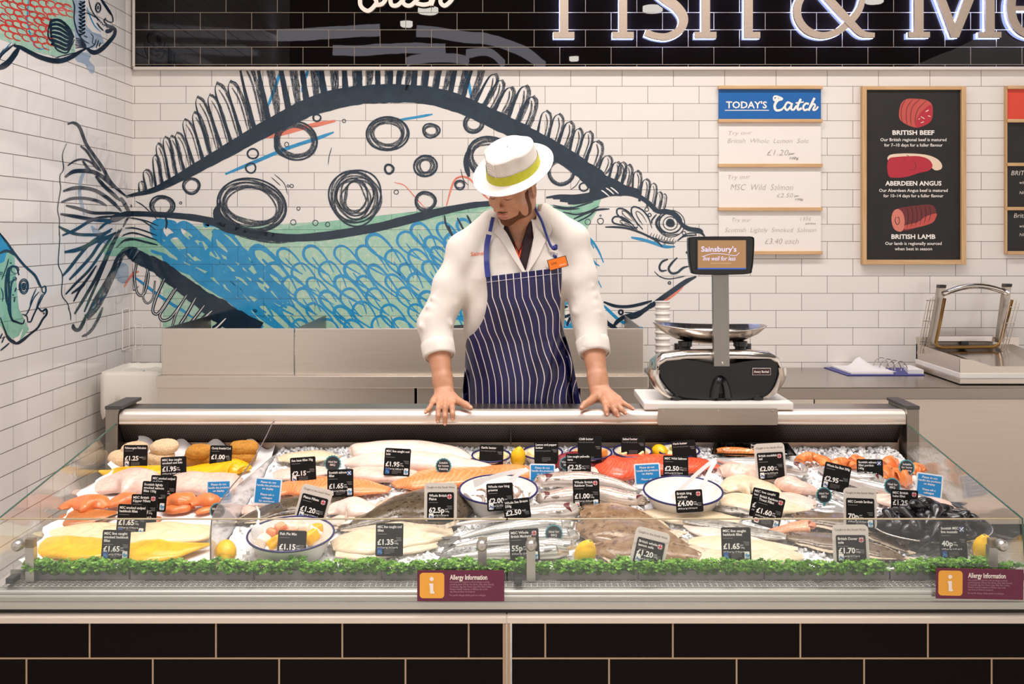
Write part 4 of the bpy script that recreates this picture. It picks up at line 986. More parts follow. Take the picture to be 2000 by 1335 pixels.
for a in (-1.238, 1.205):
    m = MB(); m.ngon([(a, 3.655, 1.013), (a, 3.712, .945), (a, 3.72, .945), (a, 3.72, 1.013)], Vector((.012, 0, 0))); m.build('panel_end', mat('gap_dark', '26211e', .5), fc)
# steel top and rounded nosing
xl_, xr_ = -1.238, 1.225
m = MB(); m.box((xl_, 3.68, 1.035), (xr_, 3.815, 1.055), .003); m.build('top_shelf', steel('top_steel', 'a69b90', .3, 0), fc)
pr = [(3.70, 1.0555), (3.680, 1.0555), (3.668, 1.0535), (3.660, 1.049), (3.6555, 1.042), (3.654, 1.034), (3.654, 1.024), (3.6555, 1.0215), (3.6535, 1.019), (3.6535, 1.015), (3.656, 1.0125), (3.70, 1.0125)]
m = MB(); m.grid([[(xl_, y, z) for y, z in pr], [(xr_, y, z) for y, z in pr]], closed_v=True, uv=False); m.build('nosing', steel('nosing_steel', 'efe4d8', .5, 0), fc, smooth=True, auto=50)
MB().box((xl_, 3.72, .70), (xr_, 3.80, 1.035)).build('rear_body', stC, fc)
for a, b in ((-1.279, -1.240), (1.226, 1.265)):
    o = MB().box((a, 3.648, .86), (b, 3.83, 1.062), .002).build('end_post', steel('post_steel', '968c82', .34, 2), fc)
    MB().box((a - .001, 3.645, 1.062), (b + .012 if a < 0 else b + .001, 3.845, 1.072), .002).build('post_cap', mat('cap_grey', '55534f', .35, .6), o)
# glass
G = glass('counter_glass', (.985, .992, .986), 1.0, .01, .012); GE = mat('glass_edge_green', '2f5a48', .2)
def pane(name, pts, depth, edges, col=None):
    m = MB(); m.ngon(pts, Vector(depth)); o = m.build(name, G, fc); o['label'] = 'clear glass'
    e = MB(); e.tube([Vector(p) + Vector(depth) / 2 for p in edges], .0022, 6); e.build('glass_edge', col or GE, o)
for X in (-1.250, 1.2245):
    e = [(X, 3.645, cz(829, 3.645)), (X, 2.822, cz(1012, 2.822)), (X, 2.80, .775)]
    pane('end_glass', e + [(X, 3.645, .80)], (.006, 0, 0), e)
for a, b in ((-1.243, at(989, 0, 2.8).x), (at(991.5, 0, 2.8).x, 1.217)):
    p = [(a, 2.776, .7235), (b, 2.776, .7235), (b, 2.815, cz(1013.5, 2.815)), (a, 2.815, cz(1013.5, 2.815))]
    pane('front_glass', p, (0, .005, .0006), [p[3], p[2]], mat('glass_edge_pale', 'b9a888', .25))
# posts with round knobs carrying the front glass, and little black clips
br = steel('post_aluminium', 'c4bfb8', .4, 2)
for px, flip in ((60, 1), (942, -1), (1037, 1), (1938, -1)):
    X = at(px, 0, 2.84).x; m = MB(); b0, b1 = Vector((X, 2.845, .768)), Vector((X, 2.842, cz(1064, 2.842)))
    plank(m, b0, b1, .021, .022); o = m.build('glass_post', br, fc)
    m = MB(); m.box((X - .010, 2.828, b1.z - .004), (X + .012, 2.85, b1.z + .018), .003); m.build('post_head', mat('post_head_brass', '8d7a5c', .4, .5), o)
    kx = X + (-.016 if px == 60 else 0.0 if px < 1900 else .008); kz = b1.z + .010
    m = MB(); m.lathe([(.001, -.012), (.009, -.0105), (.0125, -.006), (.0135, 0), (.0135, .014), (.011, .016), (.001, .016)], 20); m.xform(Matrix.Translation((kx, 2.80, kz)) @ Matrix.Rotation(-math.pi / 2, 4, 'X')); m.build('knob', br, o, smooth=True, auto=40)
for px in (28, 1012, 2008):
    X = at(px, 0, 2.83).x; MB().box((X - .010, 2.802, .7715), (X + .010, 2.845, .786), .003).build('clip', mat('clip_black', '2a2826', .4), fc)

# clear acrylic divider between the smoked fish bay and the ice
dv = thing('acrylic_divider', 'clear curved acrylic divider panel between the paper lined bay and the ice', 'divider panel', (-.753, 3.2, .86))
pts = []
for px, py in ((541, 884), (541, 840), (538, 822), (533, 824), (520, 851), (500, 889), (478, 920), (455, 946), (435, 972), (420, 996), (413.5, 1015), (411, 1045), (411.5, 1094)):
    Y = .753 * F / (CX - px); pts.append((-.753, Y, max(cz(py, Y), bedz(Y) - .012)))
pts2 = pts + [(-.753, 3.2, bedz(3.2) - .012), (-.753, pts[0][1], bedz(pts[0][1]) - .012)]
m = MB(); m.ngon(pts2, Vector((.003, 0, 0))); m.build('panel', glass('acrylic', (.90, .87, .87), 1.3, .06, .13), dv)
m = MB(); m.tube(pts[1:], .0018, 6); m.build('panel_edge', mat('acrylic_edge', '77696a', .25), dv)

# ---------------- crushed ice: uneven bed plus loose chips (nobody could count it)
def icez(x, y):
    from mathutils import noise as nz
    e = .010 * nz.noise(Vector((x * 9, y * 9, 0))) + .006 * nz.noise(Vector((x * 27, y * 27, 3)))
    edge = min(1.0, (y - 2.876) / .05); return bedz(y) - .006 + e * max(0.0, min(1, (3.70 - y) / .05 + .3)) - .022 * (1 - edge) ** 2
m = MB(); nx, ny = 300, 110
x0, x1, y0, y1 = -.749, 1.212, 2.878, 3.702
P = [[(x0 + (x1 - x0) * i / nx, y0 + (y1 - y0) * j / ny, 0) for j in range(ny + 1)] for i in range(nx + 1)]
from mathutils import noise as nz
P = [[(x, y, icez(x, y) + .006 * nz.noise(Vector((x * 75, y * 75, 5))) + .003 * nz.noise(Vector((x * 150, y * 150, 1)))) for x, y, z in r] for r in P]
m.grid(P, uv=False)
ri = random.Random(11)
def chip(mb, c, s):
    R = Euler((ri.uniform(0, 6), ri.uniform(0, 6), ri.uniform(0, 6))).to_matrix(); v = []
    for a, b, d in ((-1, -1, -1), (1, -1, -1), (1, 1, -1), (-1, 1, -1), (-.7, -.8, 1), (.8, -.7, 1), (.7, .8, 1), (-.8, .6, 1)):
        v.append(c + R @ Vector((a * s * ri.uniform(.5, 1), b * s * ri.uniform(.4, .9), d * s * ri.uniform(.3, .7))))
    mb.add(v, [(3, 2, 1, 0), (4, 5, 6, 7), (0, 1, 5, 4), (1, 2, 6, 5), (2, 3, 7, 6), (3, 0, 4, 7)])
for k in range(5200):
    x = ri.uniform(x0 + .01, x1 - .01)
    y = y1 - .012 - .1 * ri.random() ** 2 if k % 4 == 0 else ri.uniform(y0 + .01, y1 - .01)
    chip(m, Vector((x, y, icez(x, y) + ri.uniform(0, .006) + (.006 if y > 3.62 else 0))), ri.uniform(.003, .0075))
t = NT('crushed_ice'); v = t.coord('Object'); t.color(t.ramp(t.noise(v, 60, 4), [(.3, 'ecebea'), (.7, 'faf9f8')])); t.set(rough=.2, spec=.6, sss=.35); t.b.inputs['Subsurface Radius'].default_value = (.012, .012, .013)
t.bump(t.noise(v, 180, 3), .5, .004)
tag(m.build('crushed_ice', t.m), 'bed of crushed ice filling the display counter', 'ice', kind='stuff')
# white liner sheet of the left bay
lp = MB(); n1, n2 = 40, 34; rp = random.Random(2); P = []
for i in range(n1 + 1):
    row = []
    for j in range(n2 + 1):
        u, v = i / n1, j / n2; Y = 2.882 + (3.70 - 2.882) * v
        xL_ = -1.225 + .02 * v + .012 * math.sin(v * 21) + .01 * math.sin(v * 47)
        x = xL_ + (-.758 - xL_) * u; e = .004 * nz.noise(Vector((x * 14, Y * 14, 0)))
        lift = .03 * max(0, 1 - u * 9) + .035 * max(0, (v - .93) / .07) * (0.6 + .5 * math.sin(u * 25))
        row.append((x, Y, bedz(Y) - .006 + e + lift))
    P.append(row)
lp.grid(P)
t = NT('liner_paper'); t.color('f3eeeb'); t.set(rough=.5); t.bump(t.noise(t.coord('Object'), 30, 4), .4, .004)
tag(lp.build('liner_sheet', t.m, smooth=True), 'creased white greaseproof sheet lining the left smoked fish bay', 'liner sheet')

# ---------------- garnish: strips of plastic parsley along the front edge
def sprig_mesh(seed):
    r = random.Random(seed); m = MB(); fol = MB()
    for s in range(15):
        a = r.uniform(0, 6.28); rad = r.uniform(.002, .019); h = r.uniform(.014, .040); base = Vector((r.uniform(-.004, .004), 0, 0)); tip = Vector((rad * math.cos(a) * 1.5, rad * math.sin(a) * .9 - .002, h))
        m.tube([base, base.lerp(tip, .5) + Vector((0, 0, .004)), tip], [.0012, .001, .0007], 4)
        for l in range(9):
            ea, el = r.uniform(0, 6.28), r.uniform(-.5, 1.2); d = Vector((math.cos(ea) * math.cos(el), math.sin(ea) * math.cos(el), math.sin(el))); L = r.uniform(.007, .013)
            sd = d.cross(Vector((r.uniform(-1, 1), r.uniform(-1, 1), r.uniform(-.3, 1)))).normalized(); up = sd.cross(d)
            p = tip; w = L * .42
            fol.add([p, p + d * L * .4 - sd * w * .95, p + d * L * .62 - sd * w * .35, p + d * L * .85 - sd * w * .8 + up * .0015, p + d * L * .95 - sd * w * .1, p + d * L * 1.15 + up * .002, p + d * L * .95 + sd * w * .15, p + d * L * .8 + sd * w * .9 + up * .0015, p + d * L * .6 + sd * w * .35, p + d * L * .35 + sd * w * .8],
                    [(0, 1, 2, 8, 9), (2, 3, 4, 6, 7, 8), (4, 5, 6)])
    return m, fol
t = NT('parsley_leaf'); v = t.coord('Object'); t.color(t.ramp(t.noise(v, 45, 3), [(.3, '4a8426'), (.5, '7cb638'), (.72, 'b4da62')])); t.set(rough=.45); PAR = t.m
PST = mat('parsley_stem', '5a7a38', .5); HOLD = mat('garnish_holder', '8d8a83', .45, .1)
spr = []
for k in range(5): spr.append(sprig_mesh(40 + k))
bounds = [62, 256, 498, 748, 1000, 1245, 1490, 1735, 1975]
pos_names = ['under the yellow smoked fillets', 'in front of the fish pie bowl left side', 'in front of the fish pie bowl right side', 'in front of the mackerel', 'in front of the whole lemon by the lemon sole', 'in front of the haddock fillet ticket', 'in front of the Dover sole ticket', 'in front of the mussel tray']
protos = {}
for i in range(8):
    a, b = at(bounds[i] + 1.5, 0, 2.87).x, at(bounds[i + 1] - 1.5, 0, 2.87).x
    gs = thing('garnish_strip', f'strip of green plastic parsley {pos_names[i]}', 'garnish', ((a + b) / 2, 2.862, .787), 'parsley strips along the counter front')
    MB().box((a, 2.858, .7655), (b, 2.8655, .789), .002).build('holder', HOLD, gs)
    for k in range(12):
        x = a + (b - a) * (k + .5) / 12 - (a + b) / 2; j = ri.randrange(5)
        if j not in protos:
            o = spr[j][1].build('sprig', PAR, gs, world=False); s = spr[j][0].build('stem', PST, o, world=False); protos[j] = (o, s)
        else:
            o = protos[j][0].copy(); COL.objects.link(o); o.parent = gs; s = protos[j][1].copy(); COL.objects.link(s); s.parent = o
        o.location = (x + ri.uniform(-.006, .006), -.006 + ri.uniform(-.004, .004), -.009); o.rotation_euler = (0, 0, ri.uniform(-.8, .8)); sc = ri.uniform(.85, 1.2); o.scale = (sc * 1.25, sc * 1.1, sc * .78)
# ================================================================ FISH AND SHELLFISH
RG = {'1': (0, 820), '2': (400, 820), '3': (800, 820), '4': (1200, 820), '5': (1540, 820)}
def RP(txt):
    """'3:x,y,T x,y,T' - points of a closer look at the photo, turned into photo pixels"""
    r, d = txt.split(':'); ox, oy = RG[r]
    return [(ox + p[0] / 3.514, oy + p[1] / 3.514) + ((p[2] / 3.514,) if len(p) > 2 else ()) for p in D(d)]
rf = random.Random(21)
VF, VN = .36, .93
class Body:
    """lofted fillet or fish lying on the bed along a drawn centre line"""
    def __init__(s, pts, ratio=.22, lift=.004, n=18, m=6, noise=.05, power=.75, belly=.12, seed=0, wid=1.56):
        r = random.Random(seed + 5); N = BEDN; C = crom(pts, m); base = []
        for p in C:
            b = bed(p[0], p[1], lift); base.append((b, max(p[2], .6)))
        s.c = []; s.w = []; s.h = []; s.l = []; s.d = []; K = len(C)
        f1, f2, f3 = r.uniform(0, 6), r.uniform(0, 6), r.uniform(0, 6)
        for i, (b, T) in enumerate(base):
            d = (base[min(i + 1, K - 1)][0] - base[max(i - 1, 0)][0]); d = (d - N * d.dot(N)).normalized(); l = N.cross(d).normalized()
            sc = b.y / F; lat = math.sqrt(l.x ** 2 + (VF * l.y) ** 2); W = wid * T * sc / (lat + VN * ratio * abs(d.x)); h = W * ratio
            C2 = bed(C[i][0], C[i][1] + .42 * h / sc * abs(d.x), lift); t = i / (K - 1)
            W *= 1 + noise * math.sin(t * 17 + f1) * .7 + noise * math.sin(t * 31 + f2) * .5
            h *= 1 + noise * math.sin(t * 13 + f3)
            s.c.append(C2); s.w.append(W / 2); s.h.append(h); s.l.append(l); s.d.append(d)
        s.N = N; s.K = K; mb = MB(); P = []; U = []
        for i in range(K):
            row = []; u = []
            for j in range(n):
                a = 2 * math.pi * j / n; ca, sa = math.cos(a), math.sin(a)
                e = 1 + noise * .5 * math.sin(i * .9 + j * 1.7 + f1)
                if sa >= 0: z = s.h[i] * (sa ** power) * e
                else: z = s.h[i] * belly * sa
                row.append(s.c[i] + s.l[i] * (ca * s.w[i]) + N * (z + s.h[i] * belly)); u.append((i / (K - 1), a / math.pi if a <= math.pi else (2 * math.pi - a) / math.pi))
            P.append(row); U.append(u)
        b0 = len(mb.v)
        for row in P: mb.v.extend(tuple(p) for p in row)
        for i in range(K - 1):
            for j in range(n):
                j2 = (j + 1) % n; q = (i * n + j, (i + 1) * n + j, (i + 1) * n + j2, i * n + j2)
                uv = [U[i][j], U[i + 1][j], U[i + 1][j2], U[i][j2]]
                if j == n - 1: uv = [U[i][j], U[i + 1][j], (U[i + 1][0][0], 0), (U[i][0][0], 0)]
                mb.face(q, uv)
        mb.face([j for j in range(n)][::-1]); mb.face([(K - 1) * n + j for j in range(n)]); s.mb = mb
    def pt(s, t, v=0.0, up=1.0, off=0.0):
        """surface-ish point: t along, v across (-1..1), up = share of the height"""
        x = t * (s.K - 1); i = min(int(x), s.K - 2); f = x - i
        c = s.c[i].lerp(s.c[i + 1], f); w = s.w[i] + (s.w[i + 1] - s.w[i]) * f; h = s.h[i] + (s.h[i + 1] - s.h[i]) * f
        return c + s.l[i] * (v * w) + s.N * (h * (1.12 if abs(v) < .01 else .12 + max(0, 1 - v * v) ** .375) * up + off)

def flesh(name, c0, c1, line=None, freq=26, chev=7, lw=.25, rough=.26, sss=.08, streak=0.0, edge=None):
    """fish flesh: soft two-tone colour, muscle lines along the UV, wet surface"""
    if name in MC: return MC[name]
    t = NT(name); t.set(rough=rough, spec=.55, sss=sss); t.b.inputs['Subsurface Radius'].default_value = (.012, .005, .003)
    c = t.ramp(t.noise(t.coord('Object'), 26, 4, .6), [(.3, c0), (.72, c1)])
    uv = t.sep(t.add('ShaderNodeTexCoord').outputs['UV'])
    nz_ = t.noise(t.coord('Object'), 30, 3)
    if line:
        v = t.math('ABSOLUTE', t.math('SUBTRACT', uv[1], .5))
        ph = t.math('ADD', t.math('ADD', t.math('MULTIPLY', uv[0], freq), t.math('MULTIPLY', v, chev)), t.math('MULTIPLY', nz_, 1.6))
        f = t.math('ABSOLUTE', t.math('SUBTRACT', t.math('FRACT', ph), .5))
        k = t.math('SUBTRACT', 1.0, t.math('MULTIPLY', f, 1 / lw), True)
        c = t.mix(t.math('MULTIPLY', k, .42), c, line)
    if streak:
        n = t.noise(t.comb(t.math('MULTIPLY', uv[0], 5), t.math('MULTIPLY', uv[1], 16)), 1.4, 4, .6)
        c = t.mix(t.math('MULTIPLY', t.math('GREATER_THAN', n, .58), streak), c, 'e3b8a4')
    if edge:
        v = t.math('ABSOLUTE', t.math('SUBTRACT', uv[1], .5)); c = t.mix(t.math('MULTIPLY', t.math('SUBTRACT', t.math('MULTIPLY', v, 2), .72, True), 3, True), c, edge)
    t.color(c); t.bump(t.noise(t.coord('Object'), 70, 4), .35, .0025); MC[name] = t.m; return t.m

def skin(name, back, side, belly, spots=None, sp_scale=120, thr=.62, rough=.2, stripes=None, band=None, metal=.25, flat=False, bthr=.62):
    """fish skin: back colour on one flank edge fading to a pale belly; optional spots, tiger stripes and side band"""
    if name in MC: return MC[name]
    t = NT(name); t.set(rough=rough, spec=.6, metal=metal)
    uv = t.sep(t.add('ShaderNodeTexCoord').outputs['UV']); v = uv[1]
    nz_ = t.noise(t.coord('Object'), 40, 4)
    if flat: c = t.ramp(t.noise(t.coord('Object'), 34, 6, .7), [(.25, back), (.5, side), (.78, belly)])
    else:
        vv = t.math('ADD', v, t.math('MULTIPLY', t.math('SUBTRACT', nz_, .5), .16)); c = t.ramp(vv, [(.12, belly), (.36, side), (bthr - .06, side), (bthr + .12, back)])
        if band: c = t.mix(t.math('MULTIPLY', t.math('SUBTRACT', 1, t.math('MULTIPLY', t.math('ABSOLUTE', t.math('SUBTRACT', v, .5)), 12), True), .5), c, band)
        if stripes:
            w = t.noise(t.comb(t.math('MULTIPLY', uv[0], 34), t.math('MULTIPLY', v, 5)), 1.3, 2, .5, 1.2)
            c = t.mix(t.math('MULTIPLY', t.math('GREATER_THAN', w, .5), t.math('GREATER_THAN', v, bthr)), c, stripes)
    if spots:
        n = t.noise(t.coord('Object'), sp_scale, 1, .3); k = t.math('GREATER_THAN', n, thr)
        if not flat: k = t.math('MULTIPLY', k, t.math('GREATER_THAN', v, .42))
        c = t.mix(t.math('MULTIPLY', k, .8), c, spots)
    t.color(c); t.bump(t.noise(t.coord('Object'), 170, 3), .3, .0015); MC[name] = t.m; return t.m

F_WHITE = lambda: flesh('white_fish_flesh', 'e2cabb', 'eedccf', 'd9b9a6', 9, 5, .16, streak=.25)
F_PINKW = lambda: flesh('pale_pink_flesh', 'e3c0ae', 'efd6c8', 'd9a895', 12, 4, .16, streak=.55)
F_CREAM = lambda: flesh('cream_flesh', 'dfc9a6', 'ecdbbf', 'cfb088', 8, 5, .14, streak=.0)
F_SMOKE = lambda: flesh('smoked_cream_flesh', 'ecd6a4', 'f4e4bd', 'd9b97f', 9, 5, .16, edge='b08550')
F_YEL = lambda: flesh('dyed_yellow_flesh', 'eeab04', 'fbc916', 'd99402', 10, 5, .12, sss=.03)
F_SALM = lambda: flesh('salmon_flesh', 'ea8446', 'f2985a', 'f9c39a', 30, 7, .2)
F_SALD = lambda: flesh('smoked_salmon_flesh', 'e27136', 'f08c4a', 'f5b07c', 24, 6, .18)
F_KIP = lambda: flesh('kipper_flesh', 'b9682e', 'd38446', '9c5424', 14, 6, .14)
F_WILD = lambda: flesh('wild_salmon_flesh', 'd9482c', 'e8623e', 'ef9070', 34, 7, .17)
F_TUNA = lambda: flesh('tuna_flesh', '7d1f2c', '9d3340', 'b0606a', 8, 3, .1)
F_MONK = lambda: flesh('monkfish_flesh', 'e6b9a4', 'f3ddd0', 'd69a88', 7, 3, .15, streak=.7)
S_PLA = lambda: skin('plaice_skin', '3f352a', '5f5140', '83725c', '2c241c', 70, .66, .16, flat=True, metal=.05)
S_LEM = lambda: skin('lemon_sole_skin', '6d5038', '8e6f52', 'b59a7c', '5a412d', 60, .64, .16, flat=True, metal=.05)
S_DOV = lambda: skin('dover_sole_skin', '574639', '76624f', '97836e', '463629', 70, .66, .2, flat=True, metal=.05)
S_MACK = lambda: skin('mackerel_skin', '55645f', 'b3b0aa', 'dcd5ce', None, 0, 0, .16, stripes='2b3c3f', metal=.35)
S_BREAM = lambda: skin('bream_skin', '7c776f', 'bfb6ad', 'e0d4cb', None, 0, 0, .18, metal=.3, bthr=.66)
S_TROUT = lambda: skin('trout_skin', '5f5b4e', 'bfae9f', 'e2d2c6', '3a372f', 160, .66, .18, band='d9a9a0', metal=.25)
S_BASS = lambda: skin('bass_skin', '555d60', 'b3b0ad', 'e2d6ce', None, 0, 0, .17, metal=.3)
S_SARD = lambda: skin('sardine_skin', '3c4c52', 'c4c1bc', 'e4dfda', '2c3a40', 220, .68, .14, metal=.4)
S_GREY = lambda: skin('fillet_skin_grey', '69655c', '9b948a', 'd8cec2', '4b473f', 90, .64, .2, flat=True, metal=.15)
FIN = {}
def finmat(c='8a837a'):
    if c not in FIN: FIN[c] = mat('fin_' + c, c, .3, .15, .2, 60)
    return FIN[c]
eyeW, eyeB, gillM = mat('fish_eye_ring', 'd9cfae', .15, .3), mat('fish_eye_black', '0c0c0e', .08), mat('gill_dark_red', '5e1418', .3, 0, .3, 60)
edgeW = mat('fin_pale_edge', 'e9ddcf', .35, 0, .1, 60)

def fillet(name, label, cat, txt, m, group=None, parts=(), **kw):
    b = Body(RP(txt), seed=len(label) * 7 + len(txt), **kw)
    if not parts: return tag(b.mb.build(name, m, smooth=True), label, cat, group)
    r = thing(name, label, cat, b.c[len(b.c) // 2], group); b.mb.build('flesh', m, r, smooth=True)
    for nm, mm, fn in parts: fn(b).build(nm, mm, r, smooth=True)
    return r
def fan(b, t_end, spread, length, fork=.45, lift=.6):
    """tail fin at the end of a body"""
    i = b.K - 1 if t_end else 0; d = b.d[i] * (1 if t_end else -1); l = b.l[i]; c = b.c[i] + b.N * (b.h[i] * lift + .002); m = MB(); P = []
    for j in range(9):
        v = -1 + 2 * j / 8; L = length * (1 - fork * (1 - abs(v)) ** 1.0); tip = c + d * L + l * (v * spread) + b.N * .002 * math.sin(j * 2)
        root = c + l * (v * b.w[i] * .9); P.append([root - d * .006, root.lerp(tip, .5) + l * v * spread * .08, tip])
    m.grid(P); m.grid([[p + b.N * .0016 for p in r] for r in P], flip=True); return m
def dorsal(b, t0, t1, v, ht, n=9, up=.9):
    """thin fin standing from the back edge between t0 and t1"""
    m = MB(); A = []; B = []
    for k in range(n):
        t = t0 + (t1 - t0) * k / (n - 1); p = b.pt(t, v, up * .8); x = min(int(t * (b.K - 1)), b.K - 1); q = p + b.l[x] * (ht * math.sin(math.pi * (k + .6) / (n + .2)) * (1 if v > 0 else -1)) + b.N * .002 + b.d[x] * ht * .3
        A.append(p); B.append(q)
    m.grid([A, B]); m.grid([[p + b.N * .0015 for p in A], [p + b.N * .0015 for p in B]], flip=True); return m
def whole_fish(name, label, cat, txt, m, group=None, ratio=.5, lift=.005, head0=True, tail=True, fin='8a837a', gill=False, spread=None, cam_side=-1, back=1, frill=None, tlen=None, **kw):
    """whole fish drawn from head to tail (head0) or tail to head"""
    pts = RP(txt)
    if not head0: pts = pts[::-1]
    b = Body(pts, ratio=ratio, lift=lift, seed=len(label), wid=1.36, **kw); r = thing(name, label, cat, b.c[len(b.c) // 2], group)
    L = sum((b.c[i + 1] - b.c[i]).length for i in range(b.K - 1)); wm = max(b.w)
    # keep the belly on the camera side whichever way the fish points
    side = -1 if b.l[b.K // 2].y > 0 else 1        # v sign that faces the camera
    if side < 0:
        b.mb.uv = [[(u, 1 - v if v <= 1 else v) for u, v in q] if q else q for q in b.mb.uv]
    b.mb.build('body', m, r, smooth=True)
    if tail: fan(b, True, spread or wm * 1.0, tlen or L * .13).build('tail_fin', finmat(fin), r, smooth=True)
    dorsal(b, .32, .62, -side * .96, wm * .35).build('dorsal_fin', finmat(fin), r)
    p0 = b.pt(.26, side * .62, .9); x = int(.26 * (b.K - 1)); mm = MB(); dd, ll = b.d[x], b.l[x] * side
    mm.add([p0, p0 + dd * wm * .5 + ll * wm * .12 + b.N * .003, p0 + dd * wm * .75 + ll * wm * .32 + b.N * .002, p0 + dd * wm * .45 + ll * wm * .4 + b.N * .001, p0 + ll * wm * .15], [(0, 1, 2, 3, 4)]); mm.build('pectoral_fin', finmat(fin), r)
    # eye
    te = .075 if ratio > .3 else .06; c = b.pt(te, side * .35, .98); re = max(.0032, min(.0065, wm * .16)); R = Matrix.Identity(3)
    o = MB().ellipsoid(c, (re, re, re * .6), 14, 8).build('eye', eyeW, r, smooth=True); MB().ellipsoid(c + b.N * re * .25 + Vector((0, -re * .25, 0)), (re * .6, re * .6, re * .5), 12, 6).build('pupil', eyeB, o, smooth=True)
    # gill cover line, or an open dark gill
    P = [b.pt(.19 + .02 * math.sin(math.pi * k / 8), side * (-.35 + 1.25 * k / 8), 1.0, .0008) for k in range(9)]
    if gill:
        m2 = MB(); Q = [b.pt(.19 + .02 * math.sin(math.pi * k / 8) + .055 * math.sin(math.pi * k / 8), side * (-.35 + 1.25 * k / 8), 1.0, .0012) for k in range(9)]; m2.grid([P, Q]); m2.build('open_gill', gillM, r, smooth=True)
    else: MB().tube(P, .0011, 5).build('gill_edge', finmat('6f675f'), r, smooth=True)
    P = [b.pt(.004 + .06 * k / 4, side * (.55 + .1 * k / 4), .75, .0006) for k in range(5)]; MB().tube(P, .0009, 5).build('mouth', finmat('5a4a44'), r)
    return r
def flatfish(name, label, cat, txt, m, group=None, ratio=.16, lift=.004, frillc='c9b59c', head0=True, **kw):
    pts = RP(txt); pts = pts if head0 else pts[::-1]
    b = Body(pts, ratio=ratio, lift=lift, seed=len(label), n=22, power=.6, belly=.2, wid=1.44, **kw); r = thing(name, label, cat, b.c[len(b.c) // 2], group); b.mb.build('body', m, r, smooth=True)
    for s in (1, -1):
        mm = MB(); A = []; B = []
        for k in range(41):
            t = .12 + .8 * k / 40; x = min(int(t * (b.K - 1)), b.K - 1); p = b.pt(t, s * .97, .9); e = math.sin(math.pi * (k + 1) / 42) ** .6 * max(b.w) * .22
            A.append(p); B.append(p + b.l[x] * s * e * (1 + .12 * (k % 2)) - b.N * (b.h[x] * .2) + b.N * .0012 * (k % 2))
        mm.grid([A, B]); mm.grid([[q + b.N * .0014 for q in A], [q + b.N * .0014 for q in B]], flip=True); mm.build('side_fin', mat('sole_fin_' + frillc, frillc, .3, 0, .25, 90), r)
    fan(b, True, max(b.w) * .35, max(b.w) * .5, .1).build('tail_fin', mat('sole_fin_' + frillc, frillc, .3, 0, .25, 90), r)
    for v in (.15, .5):
        c = b.pt(.09, v, 1.0); o = MB().ellipsoid(c, (.0042, .0042, .0032), 12, 7).build('eye', mat('sole_eye', '3a2c20', .2), r, smooth=True)
    return r

# ---------------------------------------------------------------- smoked fish bay on the white sheet
def crumb(name, c0, c1):
    t = NT(name); v = t.coord('Object'); t.color(t.ramp(t.noise(v, 210, 4, .7), [(.3, c0), (.7, c1)])); t.set(rough=.75); t.bump(t.noise(v, 160, 4, .7), 1.0, .004); return t.m
CR1, CR2 = crumb('pale_breadcrumb', 'd6a878', 'f3dcb6'), crumb('golden_breadcrumb', 'a8660f', 'd99a34')
def lump(name, label, cat, px, py, rx, ry, h, m, group, lift=0.0, sq=2.0, rot=0.0, seed=0):
    r = random.Random(seed); c = bed(px, py, lift); mb = MB(); P = []
    for i in range(13):
        a = math.pi / 2 * (1 - i / 9) if i <= 9 else -math.pi / 2 * (i - 9) / 3
        row = []
        for k in range(40):
            b = 2 * math.pi * k / 40; cr, sr = math.cos(b), math.sin(b); q = (abs(cr) ** sq + abs(sr) ** sq) ** (-1 / sq); cc = max(0.0, math.cos(a) - 1e-9) ** .42
            n_ = 1 + .05 * nz.noise(Vector((cr * 3 + seed, sr * 3, a * 2))) + .02 * nz.noise(Vector((cr * 14 + seed, sr * 14, a * 9)))
            x, y = rx * cr * q * cc * n_, ry * sr * q * cc * n_; ct, st_ = math.cos(rot), math.sin(rot); x, y = x * ct - y * st_, x * st_ + y * ct
            row.append(c + Vector((x, y, .18 * y + h * .55 + h * .5 * math.sin(a) * n_)))
        P.append(row)
    mb.grid(P, closed_v=True, uv=False); return tag(mb.build(name, m, smooth=True), label, cat, group)
R1 = lambda x, y: (x / 3.514, 820 + y / 3.514)
for i, (x, y, lf, lab) in enumerate(((925, 245, .012, 'pale breadcrumbed fishcake at the back of the white sheet behind its black ticket'), (838, 300, .0, 'pale breadcrumbed fishcake leftmost on the white sheet'),
        (1128, 228, .026, 'pale breadcrumbed fishcake lying on top of another one'), (1100, 295, .0, 'pale breadcrumbed fishcake under the stacked one'))):
    lump('fishcake', lab, 'fishcake', *R1(x, y), .043, .043, .035, CR1, 'breaded fishcakes', lf, seed=i)
for i, (x, y, rx, lf, lab) in enumerate(((1365, 258, .036, .022, 'golden breaded cod piece left of its ticket, upper of two'), (1365, 300, .044, .0, 'golden breaded cod piece left of its ticket, lower of two'),
        (1672, 232, .042, .024, 'golden breaded cod piece by the divider, upper of two'), (1665, 295, .040, .0, 'golden breaded cod piece by the divider, lower of two'))):
    lump('breaded_cod_piece', lab, 'breaded fish', *R1(x, y), rx * 1.06, .034, .034, CR2, 'golden breaded cod pieces', lf, sq=3.2, rot=rf.uniform(-.2, .2), seed=10 + i)
fillet('smoked_cod_loin', 'bright yellow smoked cod loin lying below the fishcakes', 'fish fillet', '1:685,348,14 760,362,50 880,362,78 1020,358,82 1120,352,60 1160,350,30', F_YEL(), ratio=.24, lift=.004)
fillet('smoked_cod_loin', 'bright yellow smoked cod loin lying below the breaded cod', 'fish fillet', '1:1240,350,34 1340,345,62 1480,332,82 1600,325,96 1670,338,80 1688,345,40', F_YEL(), ratio=.24, lift=.004)
fillet('cod_loin', 'pale undyed cod loin with narrow tail at the left edge of the white sheet', 'fish fillet', '1:510,492,30 570,495,44 680,470,110 820,435,160 960,430,150 1080,440,80', F_PINKW(), ratio=.22, lift=.002)
